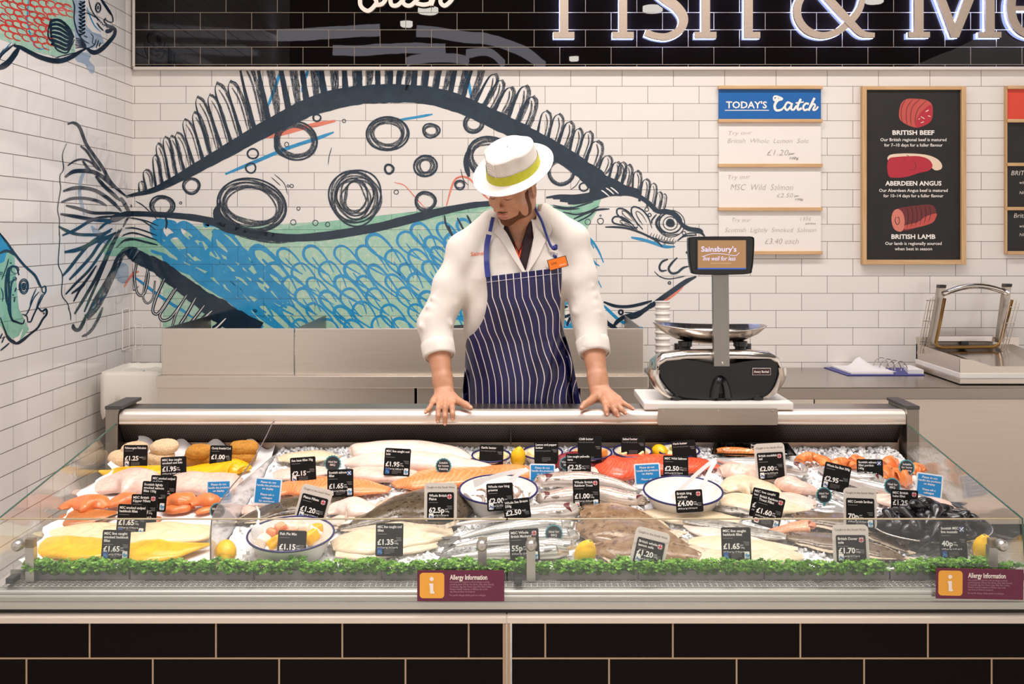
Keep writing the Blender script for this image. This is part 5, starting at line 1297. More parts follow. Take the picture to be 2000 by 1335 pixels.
fillet('cod_loin', 'pale undyed cod loin behind the blue notice left of the divider', 'fish fillet', '1:1120,430,60 1250,425,110 1420,430,120 1570,440,120 1650,440,70', F_PINKW(), ratio=.22, lift=.002)
for lab, txt, lf in (('orange salmon portion leaning behind the kipper ticket at left', '1:735,600,30 800,570,80 880,540,95 940,525,50', .006), ('orange salmon portion just right of the stacked tickets', '1:1115,585,40 1170,565,85 1260,545,100 1335,530,60', .012),
                     ('orange salmon portion nearest the divider', '1:1300,585,40 1370,560,80 1460,540,90 1505,525,55', .012), ('orange salmon portion lying in front of the middle one', '1:1120,615,30 1200,608,58 1280,596,62 1330,585,35', .002), ('small orange salmon portion beside the round badge', '1:1345,640,24 1400,622,48 1455,600,52 1480,585,30', .002)):
    fillet('smoked_salmon_portion', lab, 'fish fillet', txt, F_SALD(), 'lightly smoked salmon portions', ratio=.34, lift=lf)
fillet('salmon_fillet', 'broad orange smoked salmon fillet at the left edge of the white sheet', 'fish fillet', '1:408,610,30 480,585,80 580,570,100 680,575,85 735,600,30', F_SALD(), ratio=.2, lift=.016)
fillet('kipper_fillet', 'brown orange kipper fillet with dark skin edge below the smoked salmon', 'fish fillet', '1:405,672,40 480,675,84 600,665,92 720,650,70 800,635,30', F_KIP(), ratio=.16, lift=.004,
       parts=(('skin_edge', finmat('3a2a1e'), lambda b: MB().tube([b.pt(.62 + .04 * k, -.9 if b.l[3].y > 0 else .9, .75) for k in range(10)], .0026, 6)),))
fillet('kipper_fillet', 'end of a kipper fillet showing right of the haddock ticket', 'fish fillet', '1:900,690,30 1000,690,46 1070,680,50 1108,672,26', F_KIP(), ratio=.16, lift=.003)
fillet('smoked_haddock_fillet', 'cream undyed smoked haddock fillet tapering to the left edge', 'fish fillet', '1:228,778,10 330,778,42 470,768,76 640,760,90 760,750,76 830,745,40', F_SMOKE(), ratio=.15, lift=.004)
fillet('smoked_haddock_fillet', 'cream undyed smoked haddock fillet reaching to the divider', 'fish fillet', '1:575,748,22 680,772,70 850,780,104 1050,776,112 1250,775,100 1420,770,76 1452,768,40', F_SMOKE(), ratio=.15, lift=.010)
fillet('dyed_haddock_fillet', 'bright yellow haddock fillet at the front left corner of the sheet', 'fish fillet', '1:236,862,40 320,858,86 460,866,108 600,880,112 740,886,90 800,885,50', F_YEL(), ratio=.14, lift=.008)
fillet('dyed_haddock_fillet', 'bright yellow haddock fillet tapering to the right behind the parsley', 'fish fillet', '1:850,880,70 930,888,104 1060,895,116 1200,886,92 1340,866,50 1445,848,12', F_YEL(), ratio=.14, lift=.010)
fillet('dyed_haddock_fillet', 'pale underside of a smoked haddock fillet below the yellow one at the corner', 'fish fillet', '1:232,905,20 330,925,40 480,945,40 640,952,30', F_CREAM(), ratio=.12, lift=.001)
# ---------------------------------------------------------------- ice: fillets at the back left
fillet('sea_bass_fillet', 'cream sea bass fillet at the back beside the divider', 'fish fillet', '2:500,268,30 580,258,62 700,246,66 820,246,56 930,258,24', F_CREAM(), ratio=.14, lift=.012)
fillet('sea_bass_fillet', 'pinkish sea bass fillet partly behind the two pound fifteen ticket', 'fish fillet', '2:470,380,40 540,372,72 640,360,76 760,350,60 880,350,24', F_PINKW(), ratio=.15, lift=.006)
fillet('cod_loin', 'long white cod loin topmost at the back of the ice', 'fish fillet', '2:992,215,40 1030,212,86 1150,205,96 1350,195,92 1550,205,96 1720,232,84 1830,275,34', F_WHITE(), ratio=.3, lift=.02)
fillet('cod_loin', 'long white cod loin in the middle of the pile under its ticket', 'fish fillet', '2:960,290,40 1100,285,84 1300,278,104 1520,282,108 1720,300,92 1900,322,60 2000,335,20', F_WHITE(), ratio=.3, lift=.012)
fillet('cod_loin', 'white cod loin lowest in the pile above the salmon side', 'fish fillet', '2:930,372,30 1050,366,70 1220,372,84 1400,385,72 1540,385,30', F_PINKW(), ratio=.28, lift=.006)
fillet('salmon_fillet', 'orange salmon side running behind the plaice ticket', 'fish fillet', '2:480,500,60 580,470,110 740,450,104 920,448,96 1100,462,84 1270,480,30', F_SALM(), ratio=.17, lift=.006)
fillet('salmon_fillet', 'orange salmon side with clear white lines running behind the prawn bowl', 'fish fillet', '2:1295,450,40 1380,430,104 1540,405,122 1750,385,116 1980,365,100 2160,355,84 2260,352,40', F_SALM(), ratio=.17, lift=.006)
flatfish('whole_plaice', 'dark wet plaice lying behind the fish pie bowl', 'whole fish', '2:960,540,40 820,560,100 640,590,140 480,625,130 330,672,84 205,705,22', S_PLA(), ratio=.17, lift=.004)
flatfish('whole_plaice', 'large dark wet plaice under the sixty two pence ticket', 'whole fish', '2:1845,590,60 1720,590,180 1540,600,226 1340,630,200 1150,680,120 960,735,50 900,748,14', S_PLA(), ratio=.17, lift=.006)
fillet('plaice_fillet', 'white plaice fillet with upturned edge between the two plaice', 'fish fillet', '2:830,640,40 900,615,90 1000,602,120 1110,620,96 1205,645,26', F_WHITE(), ratio=.22, lift=.012)
fillet('plaice_fillet', 'white plaice fillet lying below the upturned one', 'fish fillet', '2:840,705,30 920,690,64 1030,682,70 1130,672,40', F_WHITE(), ratio=.15, lift=.004)
fillet('plaice_fillet', 'pale plaice fillet just behind the fish pie spoon', 'fish fillet', '2:250,620,40 330,610,70 420,590,60 500,570,30', F_PINKW(), ratio=.15, lift=.002)
fillet('cod_fillet', 'cream cod fillet under the one pound thirty five ticket', 'fish fillet', '2:870,860,50 980,845,116 1150,825,136 1340,800,126 1540,775,92 1700,760,40', F_CREAM(), ratio=.13, lift=.008)
fillet('cod_fillet', 'cream cod fillet lower one towards the parsley', 'fish fillet', '2:900,905,40 1050,900,76 1250,880,84 1450,855,70 1600,850,30', F_CREAM(), ratio=.12, lift=.003)
# ---------------------------------------------------------------- whole fish in the middle
gM = 'whole mackerel on the ice'
whole_fish('mackerel', 'silver mackerel farthest back of the group behind the glass joint', 'whole fish', '3:1130,725,50 1050,715,76 880,715,84 680,735,74 480,775,46 330,815,22', S_MACK(), gM, ratio=.5, lift=.018, fin='6f6d68')
whole_fish('mackerel', 'silver striped mackerel in the middle of the group with forked tail at left', 'whole fish', '3:1165,790,40 1090,790,78 920,790,88 700,805,80 480,835,48 300,868,20', S_MACK(), gM, ratio=.5, lift=.010, fin='6f6d68')
whole_fish('mackerel', 'silver mackerel nearest the parsley with its tail on the ice', 'whole fish', '3:1090,890,50 1010,892,86 860,895,92 660,905,78 450,925,44 270,940,18', S_MACK(), gM, ratio=.5, lift=.006, fin='6f6d68')
whole_fish('mackerel', 'mackerel with its head beside the lemon in front of the brown sole', 'whole fish', '3:1150,860,36 1080,858,64 960,850,70 830,850,50', S_MACK(), gM, ratio=.5, lift=.022, tail=False, fin='6f6d68')
whole_fish('sea_bream', 'silver sea bream with an open gill below the trout', 'whole fish', '3:1180,615,36 1120,618,84 1000,622,108 860,640,96 680,660,64 480,690,36 280,722,14', S_BREAM(), None, ratio=.45, lift=.010, gill=True, fin='a49c93')
gT = 'whole rainbow trout on the ice'
whole_fish('rainbow_trout', 'trout at the back of its row with head to the left showing a red gill', 'whole fish', '3:858,425,30 900,420,78 1040,405,92 1240,412,94 1420,446,80 1530,476,44 1570,490,24', S_TROUT(), gT, tlen=.02, ratio=.5, lift=.016, gill=True, fin='857c72')
whole_fish('rainbow_trout', 'trout in front with head to the left showing a red gill', 'whole fish', '3:866,535,36 920,535,78 1060,520,92 1240,520,88 1420,545,62 1560,575,26', S_TROUT(), gT, ratio=.5, lift=.010, gill=True, fin='857c72')
whole_fish('rainbow_trout', 'trout with dark head to the right beside the scallop bowl', 'whole fish', '3:1625,575,36 1570,555,84 1430,525,96 1260,495,84 1120,475,50', S_TROUT(), gT, ratio=.5, lift=.020, gill=True, fin='857c72', tail=False)
# ---------------------------------------------------------------- tuna, wild salmon, right side fillets
fillet('tuna_loin', 'dark red tuna loin behind the two pound twenty five ticket', 'fish fillet', '3:945,300,16 1010,288,76 1110,280,100 1210,285,90 1300,305,24', F_TUNA(), ratio=.3, lift=.008)
fillet('wild_salmon_side', 'deep red wild salmon side behind the blue notice', 'fish fillet', '4:-120,310,40 -60,320,110 60,320,128 220,300,116 420,300,96 600,305,76 722,322,24', F_WILD(), ratio=.17, lift=.008)
fillet('wild_salmon_side', 'deep red wild salmon fillet upper one behind the lemon', 'fish fillet', '4:-100,285,20 0,275,50 160,268,60 300,272,40', F_WILD(), ratio=.17, lift=.014)
fillet('fish_fillet', 'white fish fillet tucked between the tuna and the wild salmon', 'fish fillet', '3:1240,330,30 1300,350,80 1380,380,70 1430,405,24', F_WHITE(), ratio=.2, lift=.004)
fillet('monkfish_tail', 'pale pink monkfish tail under the South West ticket', 'fish fillet', '4:720,355,50 800,352,92 920,362,112 1020,385,96 1110,410,40', F_MONK(), ratio=.34, lift=.008)
fillet('monkfish_tail', 'pink tapering monkfish tail pointing to the round badge', 'fish fillet', '4:1110,425,50 1180,440,104 1270,465,96 1360,488,56 1420,500,16', F_MONK(), ratio=.42, lift=.010)
gB = 'whole sea bass on the ice'
whole_fish('sea_bass', 'sea bass with open gill pointing right behind the monkfish ticket', 'whole fish', '4:1325,335,30 1270,335,84 1120,312,92 960,300,84 800,290,58 690,268,24', S_BASS(), gB, ratio=.5, lift=.016, gill=True, fin='7d7b78', tail=False)
whole_fish('sea_bass', 'sea bass reaching along the right side with a dark forked tail', 'whole fish', '5:205,330,30 270,355,70 400,400,92 560,450,92 760,505,80 960,552,54 1100,578,24', S_BASS(), gB, ratio=.5, lift=.012, fin='55565a')
whole_fish('sea_bass', 'sea bass whose head shows below the salmon portion ticket', 'whole fish', '5:655,410,30 600,405,64 480,392,70 360,370,60 240,345,30', S_BASS(), gB, ratio=.5, lift=.024, gill=True, fin='7d7b78', tail=False)
gS = 'salmon portions at the back right'
for lab, txt, lf in (('curled salmon portion leftmost at the back right', '5:70,290,50 100,262,54 170,256,56 240,290,60 255,330,40', .012), ('salmon portion behind the sea bass ticket', '5:290,310,40 350,300,66 420,310,66 450,330,40', .006), ('upright salmon portion left of the two pound fifty five ticket', '5:430,280,40 470,275,60 520,290,40', .014), ('salmon block right of the two pound fifty five ticket', '5:655,310,50 700,300,84 750,300,50', .016),
                     ('salmon block in front of the upper one by the badge', '5:650,375,50 700,368,92 760,380,56', .004), ('salmon block below the home freezing badge', '5:740,395,60 790,395,100 845,400,60', .004), ('salmon portion farthest right behind the blue notice', '5:840,340,50 890,335,70 940,350,30', .006)):
    fillet('salmon_portion', lab, 'fish fillet', txt, flesh('salmon_portion_flesh', 'ec7a34', 'f5924c', 'f9bd90', 12, 5, .2), gS, ratio=.45, lift=lf)
fillet('haddock_fillet', 'cream haddock fillet right of the scallop bowl', 'fish fillet', '4:740,480,50 830,450,104 950,448,116 1060,480,96 1140,520,40', F_CREAM(), ratio=.16, lift=.008)
fillet('haddock_fillet', 'cream haddock fillet behind the two crossed tickets', 'fish fillet', '4:720,555,40 850,555,92 1020,575,100 1200,600,76 1330,625,26', F_CREAM(), ratio=.14, lift=.004)
fillet('haddock_fillet', 'pale haddock fillet below the pink monkfish tail', 'fish fillet', '4:1120,510,40 1200,530,90 1300,570,110 1370,620,50', F_PINKW(), ratio=.16, lift=.004)
fillet('hake_fillet', 'pale pink hake fillet behind the mussels', 'fish fillet', '5:590,530,50 720,550,92 880,575,110 1040,595,112 1130,615,86 1170,628,40', F_PINKW(), ratio=.2, lift=.004)
gD = 'sardines on the ice'
for lab, txt, lf in (('sardine lying uppermost left of the seventy pence ticket', '5:300,500,20 330,520,48 400,560,50 470,600,24', .016), ('sardine with pale flank under the round badge', '5:195,545,16 240,550,56 320,580,54 420,620,22', .012), ('sardine in the middle left of the seventy pence ticket', '5:170,590,14 220,598,40 320,610,44 440,628,20', .008), ('sardine lowest left of the seventy pence ticket', '5:130,635,14 190,630,44 300,640,48 440,655,20', .004),
                     ('sardine upper one right of the seventy pence ticket', '5:560,620,30 640,640,44 720,672,28 760,690,12', .012), ('sardine lower one right of the seventy pence ticket', '5:560,670,30 640,690,44 720,722,28 750,740,12', .008)):
    whole_fish('sardine', lab, 'whole fish', txt, S_SARD(), gD, ratio=.5, lift=lf, fin='6c7073')
# trout and haddock fillets, soles at the front right
fillet('trout_fillet', 'grey skinned trout fillet folded to show orange flesh beside the Dover sole', 'fish fillet', '4:470,690,16 640,705,50 820,735,66 1000,775,66 1180,800,36', S_GREY(), ratio=.16, lift=.014)
fillet('trout_fillet', 'orange trout fillet end turned up right of the trout ticket', 'fish fillet', '4:1040,768,24 1140,755,44 1240,735,60 1330,725,70 1345,745,40', flesh('trout_flesh', 'd98a62', 'e8a882', 'f3c9ac', 16, 5, .2), ratio=.3, lift=.012)
fillet('trout_fillet', 'grey skinned trout fillet just below the scallop ticket', 'fish fillet', '4:610,598,14 720,605,34 850,620,44 960,648,24', S_GREY(), ratio=.18, lift=.010)
fillet('haddock_fillet', 'cream haddock fillet in front of the scallop bowl', 'fish fillet', '4:180,625,14 300,640,62 480,655,84 660,668,76 860,690,36', F_CREAM(), ratio=.14, lift=.006)
fillet('haddock_fillet', 'silvery white haddock fillet above its ticket at the front', 'fish fillet', '4:480,720,20 580,752,70 720,780,92 900,810,80 1060,835,40', F_WHITE(), ratio=.14, lift=.006)
fillet('haddock_fillet', 'cream haddock fillet left of its ticket at the front', 'fish fillet', '4:505,835,20 600,838,62 760,850,84 940,868,76 1120,872,46 1260,880,16', F_CREAM(), ratio=.14, lift=.008)
fillet('haddock_fillet', 'cream haddock fillet nearest the parsley at the front', 'fish fillet', '4:520,930,24 680,935,70 860,930,84 1060,928,86 1200,930,64 1300,935,20', F_CREAM(), ratio=.14, lift=.004)
gL = 'whole lemon soles on the ice'
flatfish('lemon_sole', 'brown lemon sole farthest back with its head by the sea bream', 'whole fish', '3:1165,640,40 1240,640,110 1380,655,160 1540,690,150 1680,730,86 1800,770,24', S_LEM(), gL, lift=.014)
flatfish('lemon_sole', 'brown lemon sole in the middle of the three', 'whole fish', '3:1140,740,50 1260,745,150 1420,765,200 1620,800,180 1800,840,100 1930,880,24', S_LEM(), gL, lift=.008)
flatfish('lemon_sole', 'brown lemon sole nearest the parsley behind the one pound twenty ticket', 'whole fish', '3:1250,860,60 1380,865,150 1560,880,180 1760,900,140 1940,925,76 2100,955,20', S_LEM(), gL, lift=.004)
gV = 'whole Dover soles on the ice'
flatfish('dover_sole', 'grey brown Dover sole behind the others under the sardine ticket', 'whole fish', '5:25,665,20 130,668,76 300,690,104 480,715,104 640,760,72 760,830,20', S_DOV(), gV, lift=.012)
flatfish('dover_sole', 'grey brown Dover sole in front stretching past its own ticket', 'whole fish', '5:-40,800,20 90,808,84 260,835,112 460,870,112 660,915,84 815,955,18', S_DOV(), gV, lift=.006)
flatfish('dover_sole', 'grey brown Dover sole lying on the right of the two tickets', 'whole fish', '5:520,760,30 600,790,90 690,830,90 780,880,50 830,910,14', S_DOV(), gV, lift=.004)

# ---------------------------------------------------------------- lemons
t = NT('lemon_peel'); v = t.coord('Object'); t.color(t.ramp(t.noise(v, 8, 3), [(.3, 'f0b400'), (.7, 'ffcf1e')])); t.set(rough=.34, spec=.5); t.bump(t.noise(v, 260, 2), .35, .0015); LEM = t.m
mb = MB(); P = []
for i in range(25):
    a = math.pi * i / 24; z = -math.cos(a); r_ = math.sin(a) ** .9; z2 = z * .036 + (.006 * max(0, (abs(z) - .86) / .14) ** 1.5) * (1 if z > 0 else -1)
    P.append([(r_ * .0275 * math.cos(2 * math.pi * k / 28), r_ * .0275 * math.sin(2 * math.pi * k / 28), z2) for k in range(28)])
mb.grid(P, closed_v=True, uv=False, flip=True)
tipm = MB(); tipm.ellipsoid((0, 0, .0415), (.0035, .0035, .003), 10, 6)
lemon0 = None
for px, py, sc, rot, lf, lab in ((441, 1077, .98, (1.9, .2, .3), .022, 'lemon at the front of the ice beside the divider'), (1143, 1081, .98, (.35, .3, 0), .03, 'lemon standing at the front by the brown lemon soles'), (1012, 893, .86, (.25, .1, .2), .022, 'lemon at the back between the garlic and lemon butter tickets'),
                                 (1288, 882, .86, (1.5, .4, .3), .02, 'lemon at the back right of the salted butter ticket'), (1922, 1072, 1.0, (.3, -.1, 0), .03, 'lemon at the front right corner beside the glass post')):
    if lemon0 is None:
        lemon0 = thing('lemon', lab, 'lemon', group='lemons on the ice'); mb.build('peel', LEM, lemon0, smooth=True, world=False); tipm.build('stem_tip', mat('lemon_tip', '9aa05a', .5), lemon0, smooth=True, world=False); o = lemon0
    else: o = copy_tree(lemon0)
    o['label'] = lab; c = bed(px, py, lf); o.location = c; o.rotation_euler = rot; o.scale = (sc, sc, sc)

# ---------------------------------------------------------------- enamel bowls
ENW, ENR = mat('enamel_white', 'ece6e0', .2), mat('enamel_navy_rim', '24235c', .2)
def bowl(label, px, py, wpx, depth, lift_rim, flare=.72, name='enamel_bowl', cat='bowl', group=None):
    """round enamel bowl; (px,py) = centre of its rim in the photo, wpx = rim width"""
    c = bed(px, py, lift_rim); R = wpx / 2 * c.y / F
    o = thing(name, label, cat, c, group, rot=(BEDROT * .9, 0, 0))
    pr = [(.001, -depth), (R * flare * .9, -depth), (R * flare, -depth + .004), (R * .97, -.004), (R, 0), (R * .985, .0018), (R * .95, -.003), (R * (flare - .02), -depth + .008), (R * flare * .8, -depth + .004), (.001, -depth + .004)]
    MB().lathe(pr, 48).build('bowl_body', ENW, o, smooth=True, world=False, auto=60)
    m = MB(); n = 56; m.tube([(R * math.cos(2 * math.pi * k / n), R * math.sin(2 * math.pi * k / n), .0008) for k in range(n)], .0030, 8, closed=True); m.build('rim', ENR, o, smooth=True, world=False)
    return o, R, c
def inbowl(o, x, y, z): return o.location + Euler(o.rotation_euler).to_matrix() @ Vector((x, y, z))
pie, RP_, c = bowl('large white enamel bowl of fish pie mix at the front', 568, 1042, 167, .062, .05)
rk = random.Random(8)
def chunk(name, label, cat, p, r, m, group, seed, sq=2.6):
    q = random.Random(seed); mb = MB(); bm = bmesh.new(); bmesh.ops.create_icosphere(bm, subdivisions=3, radius=1.0); R = Euler((q.uniform(0, 6), q.uniform(0, 6), q.uniform(0, 6))).to_matrix(); o = Vector((seed * 3.1, 0, 0))
    for v in bm.verts:
        d = v.co.normalized(); k = (abs(d.x) ** 9 + abs(d.y) ** 9 + abs(d.z) ** 9) ** (-1 / 9); k *= 1 + .12 * nz.noise(d * 1.7 + o); v.co = R @ Vector((d.x * k * r[0], d.y * k * r[1], d.z * k * r[2])) + p
    mb.bm(bm); return tag(mb.build(name, m, smooth=True), label, cat, group)
mats3 = [flesh('pie_salmon', 'e58a58', 'f0a678', 'f7caa6', 3, 1, .2), flesh('pie_white', 'efdcc4', 'f8eddc', None), F_YEL()]
cnt = 0; nmz = ['salmon', 'white fish', 'smoked yellow fish']
lay = [(-.050, .01, 0), (-.028, .018, 0), (-.035, -.03, 2), (-.008, .03, 1), (.02, .035, 1), (.0, .0, 0), (.035, .01, 1), (.05, .02, 1), (.055, -.012, 2), (.03, -.03, 2), (-.01, -.03, 2), (.01, -.040, 2), (.06, .0, 1), (.005, .05, 1), (-.03, .05, 1), (-.065, -.02, 1), (.04, .045, 1), (.06, .035, 2)]
wh = ['at the left beside the spoon', 'just right of the spoon', 'at the front left', 'at the back left of centre', 'at the back right of centre', 'in the middle', 'right of the middle', 'at the right side', 'at the far right edge', 'front right', 'front left of centre behind the ticket', 'at the very front behind the ticket', 'right edge below', 'at the back', 'back left', 'far left edge', 'back right', 'back right corner']
for (x, y, k), w_ in zip(lay, wh):
    chunk('fish_pie_chunk', f'{nmz[k]} cube {w_} of the fish pie bowl', 'fish chunk', inbowl(pie, x, y, -.008 + rk.uniform(-.004, .010)), (.019, .014, .012), mats3[k], 'fish pie mix cubes', cnt); cnt += 1
plas = mat('white_plastic', 'f2eeec', .3)
def R2p(x, y): return (400 + x / 3.514, 820 + y / 3.514)
sp = thing('serving_spoon', 'white plastic serving spoon standing in the fish pie bowl', 'spoon', c)
Yc = c.y - .01; cs = at(*R2p(360, 770), Yc)
m = MB(); m.ellipsoid(cs, (.016, .010, .022), 18, 12); m.build('spoon_bowl', plas, sp, smooth=True)
m = MB(); m.tube([at(*R2p(362, 715), Yc), at(*R2p(372, 670), Yc + .01), at(*R2p(372, 630), Yc + .02), at(*R2p(352, 592), Yc + .03)], [.004, .0032, .003, .0035], 8); m.build('spoon_handle', plas, sp, smooth=True)
prb, Rr, c1 = bowl('large white enamel bowl of king prawns with white tongs', 973.5, 955, 152, .06, .05)
scb, Rs, c2 = bowl('large white enamel bowl of scallops with white tongs', 1334, 958, 153, .06, .05)
prm = mat('prawn_grey', 'b7a291', .25, 0, .3, 70, sss=.05)
for i, (x, y, a, lab) in enumerate(((-.06, -.03, .5, 'leftmost raw prawn in the bowl'), (-.04, -.045, .2, 'raw prawn left of the ticket'), (-.05, -.005, 1.0, 'raw prawn behind the left one'), (-.02, -.02, .3, 'raw prawn under the tongs'), (.03, -.035, -.3, 'raw prawn right of the ticket'), (.05, -.02, -.8, 'raw prawn with whiskers at the right'), (.065, -.0, -1.2, 'rightmost raw prawn in the bowl'), (.02, .0, .9, 'raw prawn in the middle'), (.04, .02, .1, 'raw prawn at the back right'))):
    b0 = inbowl(prb, x, y, -.034 + .004 * (i % 3)); m = MB(); pts = []; rr_ = []
    for k in range(11):
        th = -1.4 + 2.6 * k / 10; pts.append(b0 + Vector((.020 * math.cos(th + a), .012 * math.sin(th + a) * .9, .012 + .012 * math.sin(th + a)))); rr_.append(.0075 * (1 - .75 * k / 10) * (1.05 if k % 2 else .95) if k else .004)
    pr_ = thing('king_prawn', lab, 'prawn', b0, 'raw prawns in the bowl'); m.tube(pts, rr_, 10); m.build('shell', prm, pr_, smooth=True)
    m = MB(); e = pts[-1]; dr = (pts[-1] - pts[-2]).normalized(); m.add([e, e + dr * .011 + Vector((.004, 0, .002)), e + dr * .013, e + dr * .011 + Vector((-.004, 0, -.001))], [(0, 1, 2), (0, 2, 3)]); m.build('tail_fan', mat('prawn_tail', '8d7260', .3), pr_)
    m = MB(); h_ = pts[0]; d0 = (pts[0] - pts[1]).normalized()
    for q in (-1, 1): m.tube([h_, h_ + d0 * .012 + Vector((q * .003, 0, .008)), h_ + d0 * .02 + Vector((q * .008, 0, .02))], .0006, 4)
    m.build('whiskers', mat('prawn_tail', '8d7260', .3), pr_)
scm = flesh('scallop_flesh', 'efd6ba', 'f8ead8', None)
for i, (x, y, lab) in enumerate(((-.05, -.03, 'scallop at the left inside the bowl'), (-.02, -.045, 'scallop left of the scallop ticket'), (.01, -.05, 'scallop behind the scallop ticket'), (.045, -.04, 'scallop at the right inside the bowl'), (-.03, -.005, 'scallop under the tongs'), (.02, -.015, 'scallop in the middle of the bowl'))):
    p = inbowl(scb, x, y, -.044); m = MB(); m.lathe([(.001, 0), (.015, .0), (.017, .006), (.015, .013), (.001, .014)], 20, p); tag(m.build('scallop', scm, smooth=True), lab, 'scallop', 'scallops in the bowl')
def tongs(label, piv, tips, Yp, Yt, wpx=9):
    o = thing('serving_tongs', label, 'tongs', at(*piv, Yp))
    for k, tp_ in enumerate(tips):
        m = MB(); a = at(*piv, Yp) + Vector((.004 * (1 if k else -1), 0, 0)); b = at(*tp_, Yt); d = (b - a).normalized(); pts = [a + (b - a) * q / 8 + Vector((0, 0, .006 * math.sin(math.pi * q / 8))) for q in range(9)]
        A, B = [], []
        for i, p in enumerate(pts):
            w = .0055 + (.004 if i > 6 else 0); s_ = Vector((-d.z, 0, d.x)).normalized() * w; A.append(p + s_); B.append(p - s_)
        th = Vector((0, -.005, .002)); m.grid([A, B, [q + th for q in B], [q + th for q in A]], closed_u=True, uv=False); k0 = len(m.v) - 36; m.face((k0, k0 + 9, k0 + 18, k0 + 27)); m.face((k0 + 8, k0 + 35, k0 + 26, k0 + 17)); m.build('tong_arm', plas, o)
    m = MB(); m.tube([at(piv[0] - 4, piv[1] + 3, Yp), at(piv[0], piv[1] - 3, Yp), at(piv[0] + 4, piv[1] + 2, Yp)], .005, 8); m.build('tong_bend', plas, o, smooth=True)
    return o
R3p = lambda x, y: (800 + x / 3.514, 820 + y / 3.514); R4p = lambda x, y: (1200 + x / 3.514, 820 + y / 3.514); R5p = lambda x, y: (1540 + x / 3.514, 820 + y / 3.514)
tongs('white plastic tongs resting across the prawn bowl', R3p(798, 345), [R3p(440, 440), R3p(690, 425)], c1.y + .02, c1.y - .03)
tongs('white plastic tongs resting in the scallop bowl', R4p(682, 282), [R4p(400, 540), R4p(595, 490)], c2.y + .03, c2.y - .03)
# butter dishes
butt = [mat('butter_pale', 'f6e2a6', .45, 0, .08, 60), mat('butter_orange', 'e8913a', .45, 0, .2, 90), mat('butter_herb', 'e9dfa0', .45, 0, .25, 90)]
for (x, y, w_, lab, mi) in ((560, 243, 262, 'garlic', 0), (912, 222, 272, 'lemon and pepper', 0), (1243, 222, 286, 'chilli', 1), (1530, 213, 262, 'salted', 0), (1846, 208, 280, 'herb', 2)):
    o, R, cc = bowl(f'small navy rimmed enamel dish of {lab} butter at the back', *R3p(x, y), w_ / 3.514, .03, .028, .75, 'butter_dish', 'dish')
    for k, (dx, dy) in enumerate(((-.6, .1), (-.2, .35), (.3, .3), (.62, .05), (0, -.1), (.35, -.25), (-.4, -.3))):
        chunk('butter_pat', f"{'orange' if mi == 1 else 'pale'} butter pat {('left', 'back left', 'back right', 'right', 'in the middle', 'front right', 'front left')[k]} in the {lab} butter dish", 'butter pat', inbowl(o, dx * R, dy * R, -.008 + .004 * (k % 2)), (.013, .012, .007), butt[mi], f'butter pats in the {lab} dish', cnt); cnt += 1

# ---------------------------------------------------------------- black tray with dressed lobster
tr = thing('black_tray', 'black plastic tray at the back right holding an orange dressed lobster', 'tray', bed(1470, 890, .01))
q = [bed(*R4p(x, y), .03) for x, y in ((665, 235), (1250, 245), (1190, 165), (690, 158))]; qi = [bed(*R4p(x, y), .006) for x, y in ((720, 245), (1200, 250), (1150, 190), (730, 185))]
m = MB(); n_ = 4; P = [[p + BEDN * .004 for p in q], q, [p.lerp(sum(q, Vector()) / 4, .05) + BEDN * .002 for p in q], qi]; m.grid(P, closed_v=True, uv=False); m.face([len(m.v) - 4 + k for k in range(4)]); m.build('tray_shell', mat('black_plastic', '171614', .25), tr)
lob = thing('dressed_lobster', 'orange dressed lobster half lying in the black tray', 'lobster', bed(*R4p(850, 225), .02))
b = Body(RP('4:700,215,24 760,212,44 860,218,48 960,228,40 1040,235,18'), ratio=.45, lift=.018, seed=3); b.mb.build('shell', flesh('lobster_shell', 'c9662a', 'e58f45', 'f0c08a', 16, 2, .2), lob, smooth=True)
for k in range(3): Body(RP(f'4:{740+k*70},{205+k*4},14 {790+k*70},{200+k*5},20 {830+k*70},{208+k*5},8'), ratio=.4, lift=.03, seed=k).mb.build('claw_meat', flesh('lobster_meat', 'efb98a', 'f7d6b4', None), lob, smooth=True)

# ---------------------------------------------------------------- mussels in an oval dish
ms = thing('oval_dish', 'oval dark steel dish piled with mussels at the right', 'dish', bed(*R5p(990, 745), .02))
ct = bed(*R5p(985, 735), .032); Rm = Matrix.Rotation(BEDROT, 3, 'X')
def ringp(rx, ry, z): return [ct + Rm @ Vector((rx * math.cos(2 * math.pi * k / 48), ry * math.sin(2 * math.pi * k / 48), z)) for k in range(48)]
m = MB(); m.grid([ringp(.11, .062, -.022), ringp(.125, .075, -.012), ringp(.152, .098, .002), ringp(.154, .100, .004), ringp(.150, .096, .004), ringp(.12, .07, -.008), ringp(.02, .015, -.015)], closed_v=True, uv=False, flip=True); m.build('dish_body', mat('dark_steel_dish', '5a554f', .25, .8), ms, smooth=True)
MB().tube(ringp(.153, .099, .004), .0022, 6, closed=True).build('dish_rim', steel('ring_chrome', 'cfc6bc', .2), ms, smooth=True)
t = NT('mussel_shell'); v = t.coord('Object'); t.color(t.ramp(t.noise(v, 60, 4), [(.3, '100f12'), (.6, '262225'), (.8, '4a3d33')])); t.set(rough=.24, spec=.6); t.bump(t.noise(t.coord('Object', scale=(1, 1, 6)), 60, 3), .4, .001); MUS = t.m
